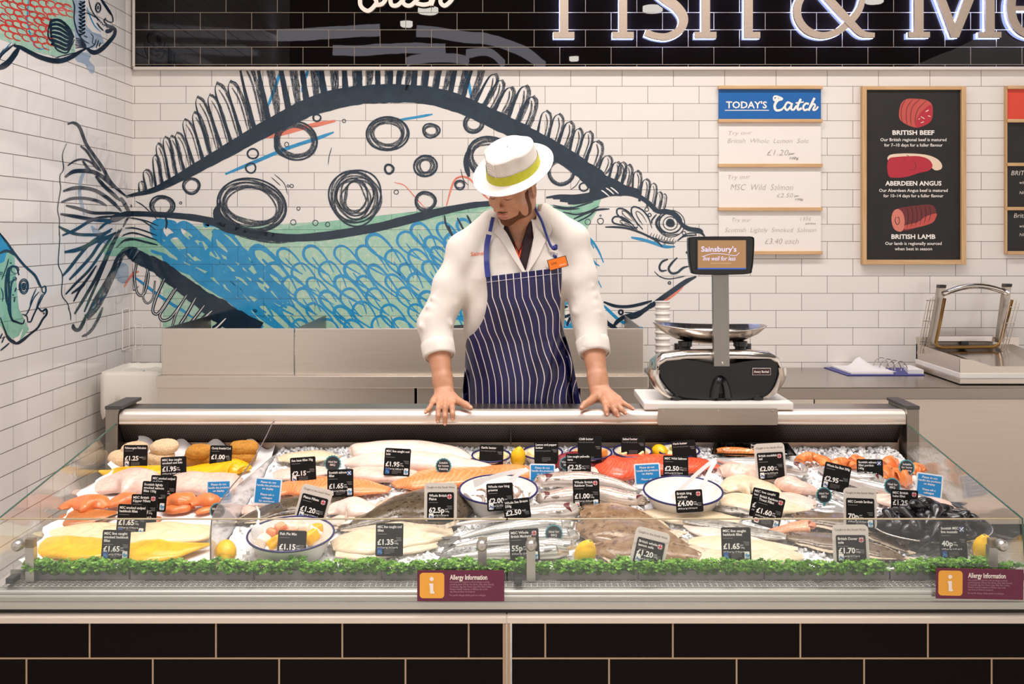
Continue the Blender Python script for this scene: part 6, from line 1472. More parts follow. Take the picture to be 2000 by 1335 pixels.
def shell_half(sgn):
    mb = MB(); P = []
    for i in range(13):
        u = i / 12; L = .058; w = .0155 * math.sin(math.pi * u ** .62) ** .8 + .0006; h = .0105 * math.sin(math.pi * u ** .6) ** .8 + .0002; bend = .006 * math.sin(math.pi * u)
        P.append([Vector((u * L - L / 2, bend + w * math.cos(math.pi * k / 9), sgn * (h * math.sin(math.pi * k / 9) + .0004))) for k in range(10)])
    mb.grid(P, uv=False, flip=sgn < 0); return mb
rm = random.Random(17); mus0 = None; spots = []
for layer, n_, rx, ry, z in ((0, 20, .135, .080, .006), (1, 16, .112, .064, .022), (2, 10, .075, .042, .038), (3, 4, .035, .02, .052)):
    for k in range(n_):
        a = 2 * math.pi * (k + .3 * layer) / n_ + rm.uniform(-.15, .15); q = rm.uniform(.8, 1.0) if k % 3 else rm.uniform(.3, .6); spots.append((rx * q * math.cos(a), ry * q * math.sin(a), z + rm.uniform(-.004, .006), layer))
lays = ['on the dish itself', 'in the second layer', 'near the top', 'on the very top']
srt = sorted(spots, key=lambda s: (s[3], s[0])); cntl = {}
for x, y, z, ly in srt:
    if mus0 is None:
        mus0 = thing('mussel', 'x', 'mussel', group='mussels piled in the oval dish'); shell_half(1).build('shell_half', MUS, mus0, smooth=True, world=False); shell_half(-1).build('shell_half', MUS, mus0, smooth=True, world=False); o = mus0
    else: o = copy_tree(mus0)
    o['label'] = 'blue black closed mussel piled in the oval steel dish'
    o.location = ct + Rm @ Vector((x, y, z)); o.rotation_euler = (rm.uniform(-1.2, 1.2), rm.uniform(-.5, .5), rm.uniform(0, 6.28)); s_ = rm.uniform(1.0, 1.3); o.scale = (s_, s_, s_)
# ================================================================ PRICE TICKETS, NOTICES, BADGES
TB = mat('ticket_black', '100e0d', .5, spec=.22); TW = mat('ticket_backing', 'd8cec3', .4); TXW = mat('ticket_print', 'f4efe9', .5); TXG = mat('ticket_small_print', '8f8a86', .5); DKT = mat('ticket_dark_print', '4a413b', .5)
BLU = mat('notice_blue', '1587c9', .35); WHT = mat('notice_white', 'eff0f2', .35); LBL = mat('logo_blue', '27509a', .4); LCY = mat('logo_sky', '4f9ac8', .4); RED_ = mat('flag_red', 'c8202c', .4); NVY = mat('flag_navy', '23305f', .4); TEAL = mat('badge_teal', '5aa3ab', .35); BDK = mat('badge_dark', '2c2f33', .35)
def flat_disc(mb, x, z, r, y, n=20, d=.0004): mb.ngon([(x + r * math.cos(2 * math.pi * k / n), y, z + r * math.sin(2 * math.pi * k / n)) for k in range(n)], Vector((0, d, 0)))
def frect(mb, x0, z0, x1, z1, y, d=.0004): mb.box((x0, y, z0), (x1, y + d, z1))
def fpoly(mb, pts, y): mb.ngon([(a, y, b) for a, b in pts])
def pose(o, px, ybot, Y, roll=0.0, lean=12.0, yaw=0.0, zb=None):
    o.location = at(px, ybot, Y)
    o.rotation_euler = (Matrix.Rotation(math.radians(yaw), 3, 'Z') @ Matrix.Rotation(math.radians(-lean), 3, 'X') @ Matrix.Rotation(math.radians(roll), 3, 'Y')).to_euler()
def ticket(label, px, y0, y1, wpx, title, price=None, per=True, roll=0.0, sub=True, flag=None, logoL=None, logoR=False, back=None, lean=10, Y=None, small=True, free=False, unit='each', yaw=0, dY=0.0):
    """black price ticket; (px, y1) = bottom centre in the photo, y0 = top; roll > 0 turns clockwise"""
    yb = Y or bed(px, y1, .02).y + dY; s = yb / F; w = wpx * s; h = (y1 - y0) * s
    r = thing('price_ticket', label, 'price ticket'); pose(r, px, y1, yb, roll, lean, yaw)
    if back:
        bw, bt = back; bh = h + bt * s; m = MB(); q = rrect(bw * s, bh, .012, 6, -bw * s / 2, 0); m.ngon([(a, .002, b) for a, b in q], Vector((0, .0012, 0))); b_ = m.build('backing_card', TW, r, world=False); b_['label'] = 'cream backing card Caught in the South West'
        m = MB(); text_on(m, 'Caught in the South West', 0, h + bt * s * .42, .0075, bw * s * .86, 'C', .0015); m.build('backing_lettering', DKT, b_, world=False)
    m = MB(); q = rrect(w, h, .0042, 4, -w / 2, 0); m.ngon([(a, 0, b) for a, b in q], Vector((0, .0014, 0))); m.build('card', TB, r, world=False)
    m = MB(); y = -.0004; x0 = -w / 2 + .0045; z = h - .0115; fs_ = .0088
    for ln in title:
        g = text_geo(ln, .022, 2); tw = (g[3] - g[2]) * fs_; text_on(m, ln, x0, z, fs_, min(tw, w - .009 - (.014 if flag else 0)), 'L', y, bold=.022); z -= .0088
    if price:
        zp = h - .052 if h > .07 else h * .34; zp = min(zp, z - .012); ps = .0185
        g = text_geo(price, .03, 2); tw = (g[3] - g[2]) * ps; text_on(m, price, x0, zp, ps, tw, 'L', y, bold=.03)
        if per:
            v = float(price.strip('£p')) / (100 if price.endswith('p') else 1)
            text_on(m, 'per', x0 + tw + .002, zp + .0075, .0058, None, 'L', y); text_on(m, '100g', x0 + tw + .002, zp + .001, .0058, None, 'L', y)
            if zp > .014: text_on(m, f'£{v*10:.2f} per kg / £{v*4.536:.2f} per lb', x0, zp - .0088, .0056, min(w * .74, .052), 'L', y, bold=.012)
        else: text_on(m, unit, x0 + tw + .002, zp + .0075, .0058, None, 'L', y)
    m.build('lettering', TXW, r, world=False)
    m = MB()
    if sub:
        if free: text_on(m, 'Free with any purchase', x0, z + .0005, .0056, w * .62, 'L', y)
        else: frect(m, x0, z + .0022, x0 + w * .34, z + .0032, y)
    if small:
        zz = (h - .048 if price else h * .45)
        for k in range(3): frect(m, w / 2 - .0045 - w * (.2 - .03 * k), zz + .012 - k * .0034, w / 2 - .0045, zz + .0131 - k * .0034, y)
        if h > .06:
            for k in range(4): frect(m, -w * .18, .017 - k * .0034, w * .18 - (k == 3) * .01, .0178 - k * .0034, y)
    m.build('small_print', TXG, r, world=False)
    if flag:
        fr = .0068; fx, fz = w / 2 - .0045 - fr, h - .0045 - fr
        m = MB(); flat_disc(m, fx, fz, fr, -.0004, 24); f = m.build('flag_roundel', NVY if flag == 'uk' else LBL, r, world=False)
        m = MB(); D_ = fr * .7
        for a, b in (((-D_, -D_), (D_, D_)), ((-D_, D_), (D_, -D_))): m.tube([(fx + a[0], -.0008, fz + a[1]), (fx + b[0], -.0008, fz + b[1])], .0009, 4)
        if flag == 'uk':
            frect(m, fx - fr * .94, fz - .0021, fx + fr * .94, fz + .0021, -.0018, .0003); frect(m, fx - .0021, fz - fr * .94, fx + .0021, fz + fr * .94, -.0018, .0003)
        m.build('flag_white', TXW, f, world=False)
        if flag == 'uk':
            m = MB(); frect(m, fx - fr * .96, fz - .0013, fx + fr * .96, fz + .0013, -.0023, .0003); frect(m, fx - .0013, fz - fr * .96, fx + .0013, fz + fr * .96, -.0023, .0003); m.build('flag_cross', RED_, f, world=False)
    if logoL:
        col = {'b': LBL, 'w': TXW, 'r': TXW}[logoL]; lx = -w / 2 + .0045; m = MB(); q = rrect(.0125, .0165 if logoL != 'r' else .0125, .002, 3, lx, .0045); m.ngon([(a, -.0005, b) for a, b in q]); o = m.build('logo_tile', col, r, world=False)
        m = MB()
        if logoL == 'r': frect(m, lx + .002, .008, lx + .0105, .0125, -.0012)
        else: ribbon(m, [(0, 0), (3, 5), (8, 5), (10, 0), (6, 2), (2, 9)], 2.0, lambda a, b: (lx + .0012 + a * .001, -.0010, .008 + b * .0009), 4)
        m.build('logo_mark', RED_ if logoL == 'r' else (LCY if logoL == 'b' else LBL), o, world=False)
    if logoR:
        lx = w / 2 - .0045 - .0125; m = MB(); q = rrect(.0125, .0185, .002, 3, lx, .0045); m.ngon([(a, -.0005, b) for a, b in q]); o = m.build('logo_tile', TXW, r, world=False)
        m = MB(); ribbon(m, [(1, 10), (4, 5), (8, 5), (10, 9), (6, 8), (3, 13)], 3.0, lambda a, b: (lx + .001 + a * .001, -.0010, .0065 + b * .0009), 4); frect(m, lx + .002, .0058, lx + .0105, .0075, -.0012); m.build('logo_mark', LCY, o, world=False)
    return r
# ---- left bay
ticket('black ticket reading Fishmongers Fishcakes one pound twenty five', 264, 869, 914, 47, ['Fishmongers Fishcakes'], '£1.25', False, logoL='w', lean=4, roll=0)
ticket('black ticket reading smoked cod loin one pound ninety five', 339, 892, 932, 50, ['MSC line caught', 'smoked cod loin'], '£1.95', roll=-3, small=False)
ticket('black ticket reading Chunky Breaded Cod one pound', 430, 870, 910, 43, ['Chunky Breaded Cod'], '£1.00', False, roll=1)
ticket('black ticket reading MSC smoked undyed cod loin partly hidden', 316, 929, 985, 50, ['MSC smoked undyed', 'cod loin'], '£1.95', roll=2, dY=.03)
ticket('black ticket reading lightly smoked salmon fillet three pound forty', 298, 941, 998, 50, ['Scottish lightly', 'smoked salmon', 'fillet 130g'], '£3.40', False, roll=3, logoR=True)
ticket('black ticket reading Kipper Fillets with a flag roundel', 279, 966, 1022, 51, ['MSC British', 'Kipper Fillets'], '£1.30', roll=1, flag='uk', logoR=False)
ticket('black ticket reading smoked undyed haddock fillet with both logos', 254, 986, 1048, 57, ['MSC smoked undyed', 'haddock fillet'], '£1.65', roll=2, logoL='b', logoR=True)
ticket('black ticket reading smoked haddock fillet lowest at the left', 224, 1036, 1094, 55, ['MSC line caught', 'smoked haddock', 'fillet'], '£1.65', roll=1, logoL='b', logoR=True)
# ---- middle
ticket('black ticket reading Sea bass fillet two pound fifteen', 593, 893, 943, 50, ['Sea bass fillet 70g'], '£2.15', False, roll=-4, logoL='w')
ticket('black ticket reading Scottish salmon fillet one pound sixty five', 665, 917, 970, 51, ['Scottish salmon', 'fillet'], '£1.65', roll=-2, flag='sc', logoL='r', logoR=True)
ticket('black ticket reading line caught cod loin on the white loins', 774, 876, 929, 51, ['MSC line caught cod', 'loin'], '£1.95', roll=3, logoL='b', logoR=True, dY=-.02)
ticket('cream backed ticket reading Plaice Fillets one pound twenty', 603, 968, 1018, 52, ['Plaice Fillets'], '£1.20', roll=14, flag='uk', logoL='w', back=(62, 18))
ticket('cream backed ticket reading Whole British Plaice sixty two pence', 860, 962, 1018, 52, ['Whole British', 'Plaice'], '62.5p', roll=0, flag='uk', logoL='w', back=(64, 18), dY=-.075)
ticket('black ticket reading cod fillet one pound thirty five', 760, 1023, 1086, 54, ['MSC line caught cod', 'fillet'], '£1.35', roll=0, logoL='b')
ticket('black ticket reading Fish Pie Mix in front of the bowl', 568, 1037, 1092, 56, ['Fish Pie Mix'], '£1.15', roll=2, logoL='w', Y=2.895)
for nm, px, y0, y1, rl_ in (('Garlic butter', 959, 869, 907, 2), ('Lemon and pepper butter', 1067, 863, 905, 0), ('Chilli butter', 1152, 852, 903, 0), ('Salted butter', 1237, 852, 891, 0), ('Herb butter', 1338, 860, 898, -4)):
    ti = ['Lemon and pepper', 'butter'] if 'Lemon' in nm else [nm]
    ticket(f'plain black ticket reading {nm} free with any purchase', px, y0, y1, 47, ti, None, roll=rl_, free=True, dY=.0)
ticket('black ticket reading yellowfin tuna two pound twenty five', 1130, 886, 932, 49, ['Line caught yellowfin', 'tuna'], '£2.25', roll=0, logoL='w')
ticket('black ticket reading Wild Salmon two pound fifty', 1320, 890, 934, 49, ['MSC Wild Salmon'], '£2.50', roll=1)
ticket('black ticket reading Rainbow Trout one pound with flag', 1146, 936, 992, 52, ['Whole British', 'Rainbow Trout'], '£1.00', roll=-1, flag='uk', logoL='r', logoR=True)
ticket('black ticket reading raw king prawns two pounds on the bowl', 978, 944, 997, 52, ['Whole raw king', 'prawns'], '£2.00', roll=-3, logoL='w', Y=3.125)
ticket('black ticket reading Whole Sea Bream two pound fifty', 1012, 974, 1013, 52, ['Whole Sea Bream', '250g'], '£2.50', False, roll=-7, Y=3.09)
ticket('black ticket reading British Mackerel fifty five pence behind the glass joint', 1026, 1034, 1096, 58, ['MSC Whole', 'British Mackerel'], '55p', roll=-3, flag='uk', logoR=True)
ticket('cream backed ticket reading British whole lemon sole', 1262, 1054, 1104, 55, ['British whole', 'lemon sole'], '£1.20', roll=14, flag='uk', logoL='w', back=(68, 20))
ticket('black ticket reading king scallops four pounds on the bowl', 1348, 957, 1000, 53, ['British king', 'scallops'], '£4.00', roll=-3, flag='uk', Y=3.125)
ticket('black ticket mostly hidden behind the trout fillet ticket', 1488, 956, 1012, 52, ['MSC line caught', 'haddock fillet'], '£1.65', roll=12, dY=.02)
ticket('black ticket reading Rainbow Trout Fillet one pound sixty', 1494, 967, 1028, 54, ['British Rainbow', 'Trout Fillet'], '£1.60', roll=16, flag='uk', logoL='r', logoR=True)
ticket('black ticket reading haddock fillet one pound sixty five at the front', 1439, 1031, 1095, 58, ['MSC line caught', 'haddock fillet'], '£1.65', roll=0, logoL='b', logoR=True)
ticket('black ticket half hidden behind the monkfish ticket at the tray', 1489, 864, 905, 48, ['Scottish', 'Lobster'], '£9.00', False, roll=0, Y=3.60)
ticket('cream backed ticket reading British monkfish tail two pounds', 1508, 884, 936, 51, ['British monkfish', 'tail'], '£2.00', roll=-3, flag='uk', logoL='w', back=(60, 18), Y=3.40)
ticket('black ticket reading Whole Sea Bass two pound ninety five', 1629, 906, 958, 52, ['Whole Sea Bass 250g'], '£2.95', False, roll=13, logoL='w')
ticket('black ticket reading Scottish salmon fillet portion two pound fifty five', 1700, 897, 936, 51, ['Scottish salmon', 'fillet portion', '140g'], '£2.55', False, dY=-.02, roll=1, flag='sc', small=False)
ticket('cream backed ticket reading Cornish Sardines seventy pence', 1681, 974, 1032, 55, ['MSC Cornish Sardines'], '70p', roll=2, back=(65, 20), logoR=True, dY=-.06)
ticket('black ticket reading hake fillet one pound twenty five', 1767, 957, 1000, 53, ['MSC British', 'hake fillet'], '£1.25', roll=3, flag='uk', small=False)
ticket('cream backed ticket reading British Dover sole one pound seventy', 1664, 1046, 1098, 58, ['British Dover', 'sole'], '£1.70', roll=0, flag='uk', logoL='w', back=(71, 20), dY=-.02)
ticket('black ticket reading live mussels forty pence on the oval dish', 1864, 1026, 1092, 53, ['Scottish MSC', 'live mussels'], '40p', roll=0, flag='sc', logoL='b', Y=2.915)

# ---- blue notices
NT_ = ['Please do not', 'handle the products', 'on display', '', 'Please ask a', 'colleague', 'for assistance']
def notice(label, px, y0, y1, wpx, roll, dY=0.0):
    yb = bed(px, y1, .02).y + dY; s = yb / F; w, h = wpx * s, (y1 - y0) * s; r = thing('blue_notice', label, 'notice', group=None); pose(r, px, y1, yb, roll, 10)
    m = MB(); q = rrect(w, h, .004, 4, -w / 2, 0); m.ngon([(a, 0, b) for a, b in q], Vector((0, .0014, 0))); m.build('card', WHT, r, world=False)
    m = MB(); frect(m, -w / 2 + .004, .004, w / 2 - .004, h - .004, -.0006); m.build('blue_field', BLU, r, world=False)
    m = MB(); z = h - .014; st_ = .0088
    for i, l in enumerate(NT_):
        if z < .005: break
        if l: g = text_geo(l, .016, 2); text_on(m, l, 0, z, .0080, min((g[3] - g[2]) * .0078, w - .012), 'C', -.0011, bold=.016)
        z -= st_ if l else .007
    m.build('lettering', TXW, r, world=False); return r
notice('blue notice on the white sheet left of the divider', 427, 938, 974, 48, -2)
notice('blue notice just right of the divider', 520, 934, 985, 53, 4)
notice('blue notice behind the prawn bowl tongs', 1059, 906, 944, 50, 1, .02)
notice('blue notice behind the scallop bowl', 1266, 905, 946, 51, -3)
notice('blue notice by the right end glass', 1813, 925, 972, 52, 8)
# ---- round badges
def badge(label, px, py, rpx, lines, roll=0, dY=0.0, stem=True):
    yb = bed(px, py + rpx + 6, .02).y + dY; s = yb / F; R = rpx * s; r = thing('round_badge', label, 'badge'); pose(r, px, py + rpx, yb, roll, 8)
    m = MB(); n = 72; q = [((R * (1 + .035 * math.cos(24 * 2 * math.pi * k / n))) * math.cos(2 * math.pi * k / n) for _ in (0,)) for k in range(n)]
    q = [(R * (1 + .04 * math.cos(18 * 2 * math.pi * k / n)) * math.cos(2 * math.pi * k / n), R + R * (1 + .04 * math.cos(18 * 2 * math.pi * k / n)) * math.sin(2 * math.pi * k / n)) for k in range(n)]
    m.ngon([(a, 0, b) for a, b in q], Vector((0, .0012, 0))); m.build('badge_edge', TEAL, r, world=False)
    m = MB(); flat_disc(m, 0, R, R * .86, -.0006, 32); m.build('badge_face', BDK, r, world=False)
    m = MB(); z = R + (len(lines) - 1) * .0045 - .002
    for l in lines: text_on(m, l, 0, z, .0082, None, 'C', -.0011, bold=.016); z -= .0088
    m.build('lettering', TXW, r, world=False)
    if stem: m = MB(); m.box((-.003, .001, -.012), (.003, .003, .004)); m.build('stem', TEAL, r, world=False)
    return r
BQ, HF = ['Ideal for', 'BBQ'], ['Suitable', 'for home', 'freezing']
badge('round barbecue badge on the white sheet cut by the divider', 424, 997, 15, BQ)
badge('round barbecue badge right of the sea bass fillet ticket', 649, 905, 16, BQ, 2)
badge('round home freezing badge on the salmon fillet in the middle', 866, 910, 15.5, HF)
badge('round badge half hidden behind the tuna ticket', 1106, 905, 13, BQ, 0, .012)
badge('round barbecue badge on the mackerel behind the glass', 1082, 1042, 17.5, BQ)
badge('round barbecue badge above the sardines', 1610, 967, 15.5, BQ)
badge('round home freezing badge at the back right', 1771, 913, 15.5, HF, 3)
badge('round barbecue badge left of the right blue notice', 1742, 949, 16, BQ, 6)
# ---- allergy notices stuck to the outside of the front glass
PUR, ORG, PTX, PTS = mat('notice_purple', '641a3a', .35), mat('notice_orange', 'eda63c', .4), mat('notice_cream', 'f3e6dc', .5), mat('notice_small_print', 'b58a98', .5)
def allergy(label, x0, y0, x1, y1, skew=0.0):
    Ya = 2.772; a, b = at(x0, y1, Ya), at(x1, y0, Ya); w, h = b.x - a.x, b.z - a.z
    r = thing('allergy_notice', label, 'notice', ((a.x + b.x) / 2, Ya - .002, a.z)); r.rotation_euler = (-.03, skew, 0)
    m = MB(); m.box((-w / 2, 0, 0), (w / 2, .0014, h)); m.build('card', PUR, r, world=False)
    m = MB(); q = rrect(h * .8, h * .82, .008, 5, -w / 2 + h * .08, h * .1); m.ngon([(u, -.0006, v) for u, v in q], Vector((0, .0004, 0))); ic = m.build('icon_tile', ORG, r, world=False)
    m = MB(); cx_ = -w / 2 + h * .47; flat_disc(m, cx_, h * .72, h * .066, -.0012, 20)
    fpoly(m, [(cx_ - h * .08, h * .58), (cx_ + h * .055, h * .58), (cx_ + h * .055, h * .32), (cx_ + h * .09, h * .31), (cx_ + h * .09, h * .25), (cx_ - h * .05, h * .25), (cx_ - h * .06, h * .50), (cx_ - h * .08, h * .51)], -.0012); m.build('letter_i', PTX, ic, world=False)
    m = MB(); text_on(m, 'Allergy Information', -w / 2 + h * 1.06, h * .70, .0165, w * .43, 'L', -.0008, bold=.022); m.build('heading', PTX, r, world=False)
    m = MB(); zz = h * .60
    for k, l in enumerate(('Not suitable for customers with an allergy to cereals', 'containing gluten (Wheat, Rye, Barley, Oats, Spelt, Kamut),', 'Crustaceans, Egg, Fish, Peanut, Soya, Milk, Nuts, Celery,', 'Mustard, Sesame, Sulphites or Molluscs due to the', 'way these products are prepared.', 'For specific allergen details speak to a colleague.')):
        g = text_geo(l, .0, 1); text_on(m, l, -w / 2 + h * 1.06, zz, .0062, (g[3] - g[2]) * .0044, 'L', -.0008); zz -= h * (.078 if k != 4 else .115)
    m.build('small_print', PTS, r, world=False)
allergy('purple allergy notice in the middle left of the glass joint', 815, 1113, 985, 1173)
allergy('purple allergy notice at the right end of the front glass', 1827, 1110, 1998, 1169, .02)
# ================================================================ SCALE ON ITS BOARD
whitep = mat('board_white', 'efe9e2', .35); blk = mat('scale_black', '131214', .28, 0, .2, 30); chrome = steel('scale_chrome', 'd6ccc2', .24, 0)
bo = thing('cutting_board', 'thick white plastic board under the weighing scale on the counter top', 'cutting board', (.64, 3.8, 1.0565))
MB().box((.407, 3.664, 1.0565), (.876, 3.985, 1.0795), .004).build('slab', whitep, bo)
bp = thing('steel_bracket', 'flat steel bracket plate with three screws fixed below the white board', 'bracket', at(1402, 829, 3.648))
a, b = at(1284.5, 829.5, 3.6475), at(1519.5, 797.5, 3.6475); m = MB(); q = rrect(b.x - a.x, b.z - a.z, .005, 4, a.x, a.z); m.ngon([(x, 3.6475, z) for x, z in q], Vector((0, .004, 0))); m.build('plate', steel('bracket_steel', 'b7aa9d', .38, 0), bp)
for px in (1295, 1403, 1509): c = at(px, 802, 3.647); m = MB(); m.lathe([(.001, .002), (.003, .0015), (.0036, 0), (.0036, -.001)], 12); m.xform(Matrix.Translation(c) @ Matrix.Rotation(math.pi / 2, 4, 'X')); m.build('screw', chrome, bp)
sc = thing('weighing_scale', 'black and chrome shop weighing scale with steel pan and customer screen', 'scale', (.64, 3.8, 1.0795))
YK = 3.715
S_ = lambda px, py, Y=YK: at(px, py, Y)
# dark body: front outline lofted back
fr = [(1284, 716), (1300, 703), (1340, 701), (1395, 709), (1430, 709), (1470, 703), (1515, 702), (1524, 718), (1518, 745), (1505, 768), (1480, 778), (1420, 783), (1350, 779), (1318, 772), (1298, 752), (1288, 735)]
C = [tuple(q) for q in crom(fr, 3, True)]; P = []
cxm, cym = 1405, 745
for Y, g in ((YK + .006, .965), (YK, .985), (YK + .004, 1.0), (YK + .12, 1.02), (YK + .21, .98)):
    P.append([S_(cxm + (x - cxm) * g, cym + (y - cym) * (g if g < 1 else 1)) + Vector((0, Y - YK, 0)) for x, y in C])
m = MB(); m.grid(P, closed_v=True, uv=False); m.face([len(m.v) - len(C) + k for k in range(len(C))][::-1]); m.face(list(range(len(C)))); m.build('body', blk, sc, smooth=True, auto=45)
# chrome shoulders and top band
m = MB(); tp_ = [(1266, 716, .03), (1268, 700, .03), (1280, 690, .03), (1310, 687, .0), (1400, 683, -.004), (1490, 686, 0), (1515, 694, .03), (1527, 708, .03)]
top = [S_(x, y) + Vector((0, -.002, 0)) for x, y, _ in [(1284, 730, 0), (1288, 712, 0), (1302, 702, 0), (1345, 698, 0), (1400, 697, 0), (1460, 698, 0), (1505, 699, 0), (1519, 706, 0), (1526, 722, 0)]]
top2 = [S_(x, y) + Vector((0, .012, 0)) for x, y in ((1280, 726), (1284, 703), (1296, 692), (1340, 687), (1400, 686), (1462, 687), (1508, 691), (1523, 700), (1530, 720))]
top3 = [p + Vector((0, .20, -.022)) for p in top2]
low = [p + Vector((0, .004, -.004)) for p in top]
m.grid([low, top, top2, [p + Vector((0, .05, .003)) for p in top2], top3], uv=False); m.build('chrome_cover', chrome, sc, smooth=True)
for sgn, pts in ((-1, ((1283, 722), (1281, 735), (1288, 752), (1300, 768), (1312, 776))), (1, ((1526, 718), (1527, 735), (1520, 752), (1508, 768), (1496, 776)))):
    m = MB(); c = crom(pts, 5); A = [S_(p[0] - 6, p[1]) + Vector((0, -.004, 0)) for p in c]; B = [S_(p[0] + 6, p[1]) + Vector((0, -.004, 0)) for p in c]
    dp = Vector((0, .20, 0)); m.grid([[p + Vector((-.012 * (sgn < 0), .03, 0)) for p in A] if sgn < 0 else A, A, B, [p + Vector((.012 * (sgn > 0), .03, 0)) for p in B]], uv=False); m.build('side_trim', chrome, sc, smooth=True)
# front bulge under the post, feet, badge
m = MB(); c = [tuple(q) for q in crom([(1386, 776), (1389, 757), (1396, 740), (1407, 733), (1419, 740), (1426, 757), (1430, 776)], 4)]
m.grid([[S_(x, y) + Vector((0, .002, 0)) for x, y in c], [S_(1408 + (x - 1408) * .8, 776 + (y - 776) * .9) + Vector((0, -.012, 0)) for x, y in c], [S_(1408 + (x - 1408) * .3, 776 + (y - 776) * .7) + Vector((0, -.016, 0)) for x, y in c]], uv=False); m.build('front_bulge', blk, sc, smooth=True)
for px in (1322, 1408, 1481): c = S_(px, 783) + Vector((0, .012, 0)); m = MB(); m.lathe([(.001, 1.0797 - c.z), (.018, 1.0797 - c.z), (.019, 1.088 - c.z), (.012, 1.090 - c.z), (.010, 1.10 - c.z)], 20, c); m.build('foot', mat('rubber_black', '1b1a19', .6), sc, smooth=True, auto=40)
m = MB(); a, b = S_(1469, 732), S_(1505, 718); m.box((a.x, YK - .004, a.z), (b.x, YK - .001, b.z), .0012); o = m.build('name_plate', mat('plate_frame', 'd9cfc6', .4), sc)
m = MB(); m.box((a.x + .0015, YK - .0048, a.z + .0015), (b.x - .0015, YK - .0035, b.z - .0015)); m.build('plate_face', mat('plate_red', '3a1a1c', .4), o)
m = MB(); wtext(m, 'Avery Berkel', 1487, 727.5, 4.2, 29, Y=YK - .0052, bold=.02); m.build('plate_lettering', white_ink, o)
# post, display
m = MB(); a = S_(1407, 713); b = S_(1406, 535); plank(m, a + Vector((0, -.012, 0)), b + Vector((0, -.004, 0)), .049, .03); m.build('post', steel('post_grey', '9d9891', .42, 2), sc)
m = MB(); c = S_(1408, 707) + Vector((0, -.0285, 0)); m.ellipsoid(c, (.0045, .003, .0045), 10, 6); m.build('post_screw', chrome, sc, smooth=True)
YD = 3.665
m = MB(); q = crom([(1344.5, 470), (1347, 463.5), (1360, 462), (1408, 461.5), (1457, 461.5), (1470, 462.5), (1473.5, 470), (1472, 505), (1469, 526), (1462, 534.5), (1408, 536.5), (1358, 535.5), (1350, 527), (1346, 505)], 4, True)
P = []
for dy, g in ((.002, .96), (-.002, .985), (0, 1.0), (.035, 1.0), (.045, .93)): P.append([at(1409 + (x - 1409) * g, 499 + (y - 499) * g, YD) + Vector((0, dy, 0)) for x, y in q])
m.grid(P, closed_v=True, uv=False); m.face(list(range(len(q)))); m.face([len(m.v) - len(q) + k for k in range(len(q))][::-1]); dsp = m.build('display_case', blk, sc, smooth=True, auto=40); dsp['label'] = 'black display case'
a, b = at(1360.5, 528, YD - .0032), at(1459, 467, YD - .0032); m = MB(); m.box((a.x, YD - .0032, a.z), (b.x, YD - .0015, b.z)); m.build('screen_bezel', mat('bezel_black', '0a0a0b', .12), dsp)
a, b = at(1363, 525.5, YD - .004), at(1457, 469, YD - .004); m = MB(); m.box((a.x, YD - .004, a.z + .004), (b.x, YD - .003, b.z)); scn = m.build('screen', emis('screen_brown_light', 'b98a5c', .75), dsp); scn['label'] = 'lit brown advert screen'
m = MB(); m.box((a.x, YD - .004, a.z), (b.x, YD - .003, a.z + .004)); m.build('screen_blue_line', emis('screen_blue_light', '3566c8', .8), dsp)
m = MB(); wtext(m, "Sainsbury's", 1404, 491, 10, 69, Y=YD - .0047, bold=.018); wtext(m, 'live well for less', 1405, 508.5, 8.5, 64, Y=YD - .0047, bold=.008, shear=.28)
ribbon(m, [(1371, 501), (1390, 495.5), (1415, 496), (1436, 499), (1444, 493)], 1.0, plane_fn(YD - .0047)); m.build('screen_lettering', emis('screen_white_light', 'ded0f0', 1.0), dsp)
m = MB(); wtext(m, 'everyone’s favourite ingredient', 1408, 515, 3, 40, Y=YD - .0047); m.build('screen_small_print', emis('screen_pale_light', 'd6b58f', .9), dsp)
# pan and its supports
Yp = 3.87; pc_ = at(1386, 646, Yp); R = 111 * Yp / F
pn = thing('scale_pan', 'shallow polished steel weighing pan resting on the scale', 'pan', pc_)
pr = [(.001, -.040), (R * .35, -.039), (R * .6, -.031), (R * .85, -.012), (R * .985, .008), (R, .011), (R * .985, .013), (R * .84, -.008), (R * .58, -.027), (R * .3, -.034), (.001, -.035)]
m = MB(); m.lathe(pr, 56, pc_, 1, .72)
m.v = [(x, y, z + .012 * ((x - pc_.x) / R) ** 2 - .004 * (x - pc_.x) / R) for x, y, z in m.v]; m.build('pan_dish', steel('pan_steel', 'd9cfc6', .17, 0), pn, smooth=True)
for px in (1338, 1446):
    c = at(px, 688, Yp - .05); m = MB(); m.lathe([(.001, -.02), (.018, -.02), (.018, .018), (.023, .021), (.023, .037), (.001, .037)], 20, c); m.build('pan_support', blk, sc, smooth=True, auto=40)
    c = at(px - 12 if px < 1400 else px + 12, 690, Yp + .05); m = MB(); m.lathe([(.001, -.02), (.016, -.02), (.016, .034), (.001, .034)], 20, c); m.build('pan_support', blk, sc, smooth=True, auto=40)
m = MB(); m.tube([at(1500, 772, 3.93), at(1516, 768, 3.95), at(1528, 776, 3.93), at(1534, 786, 3.9)], .004, 6); m.build('cable', mat('cap_black', '1f1c1b', .4), sc)
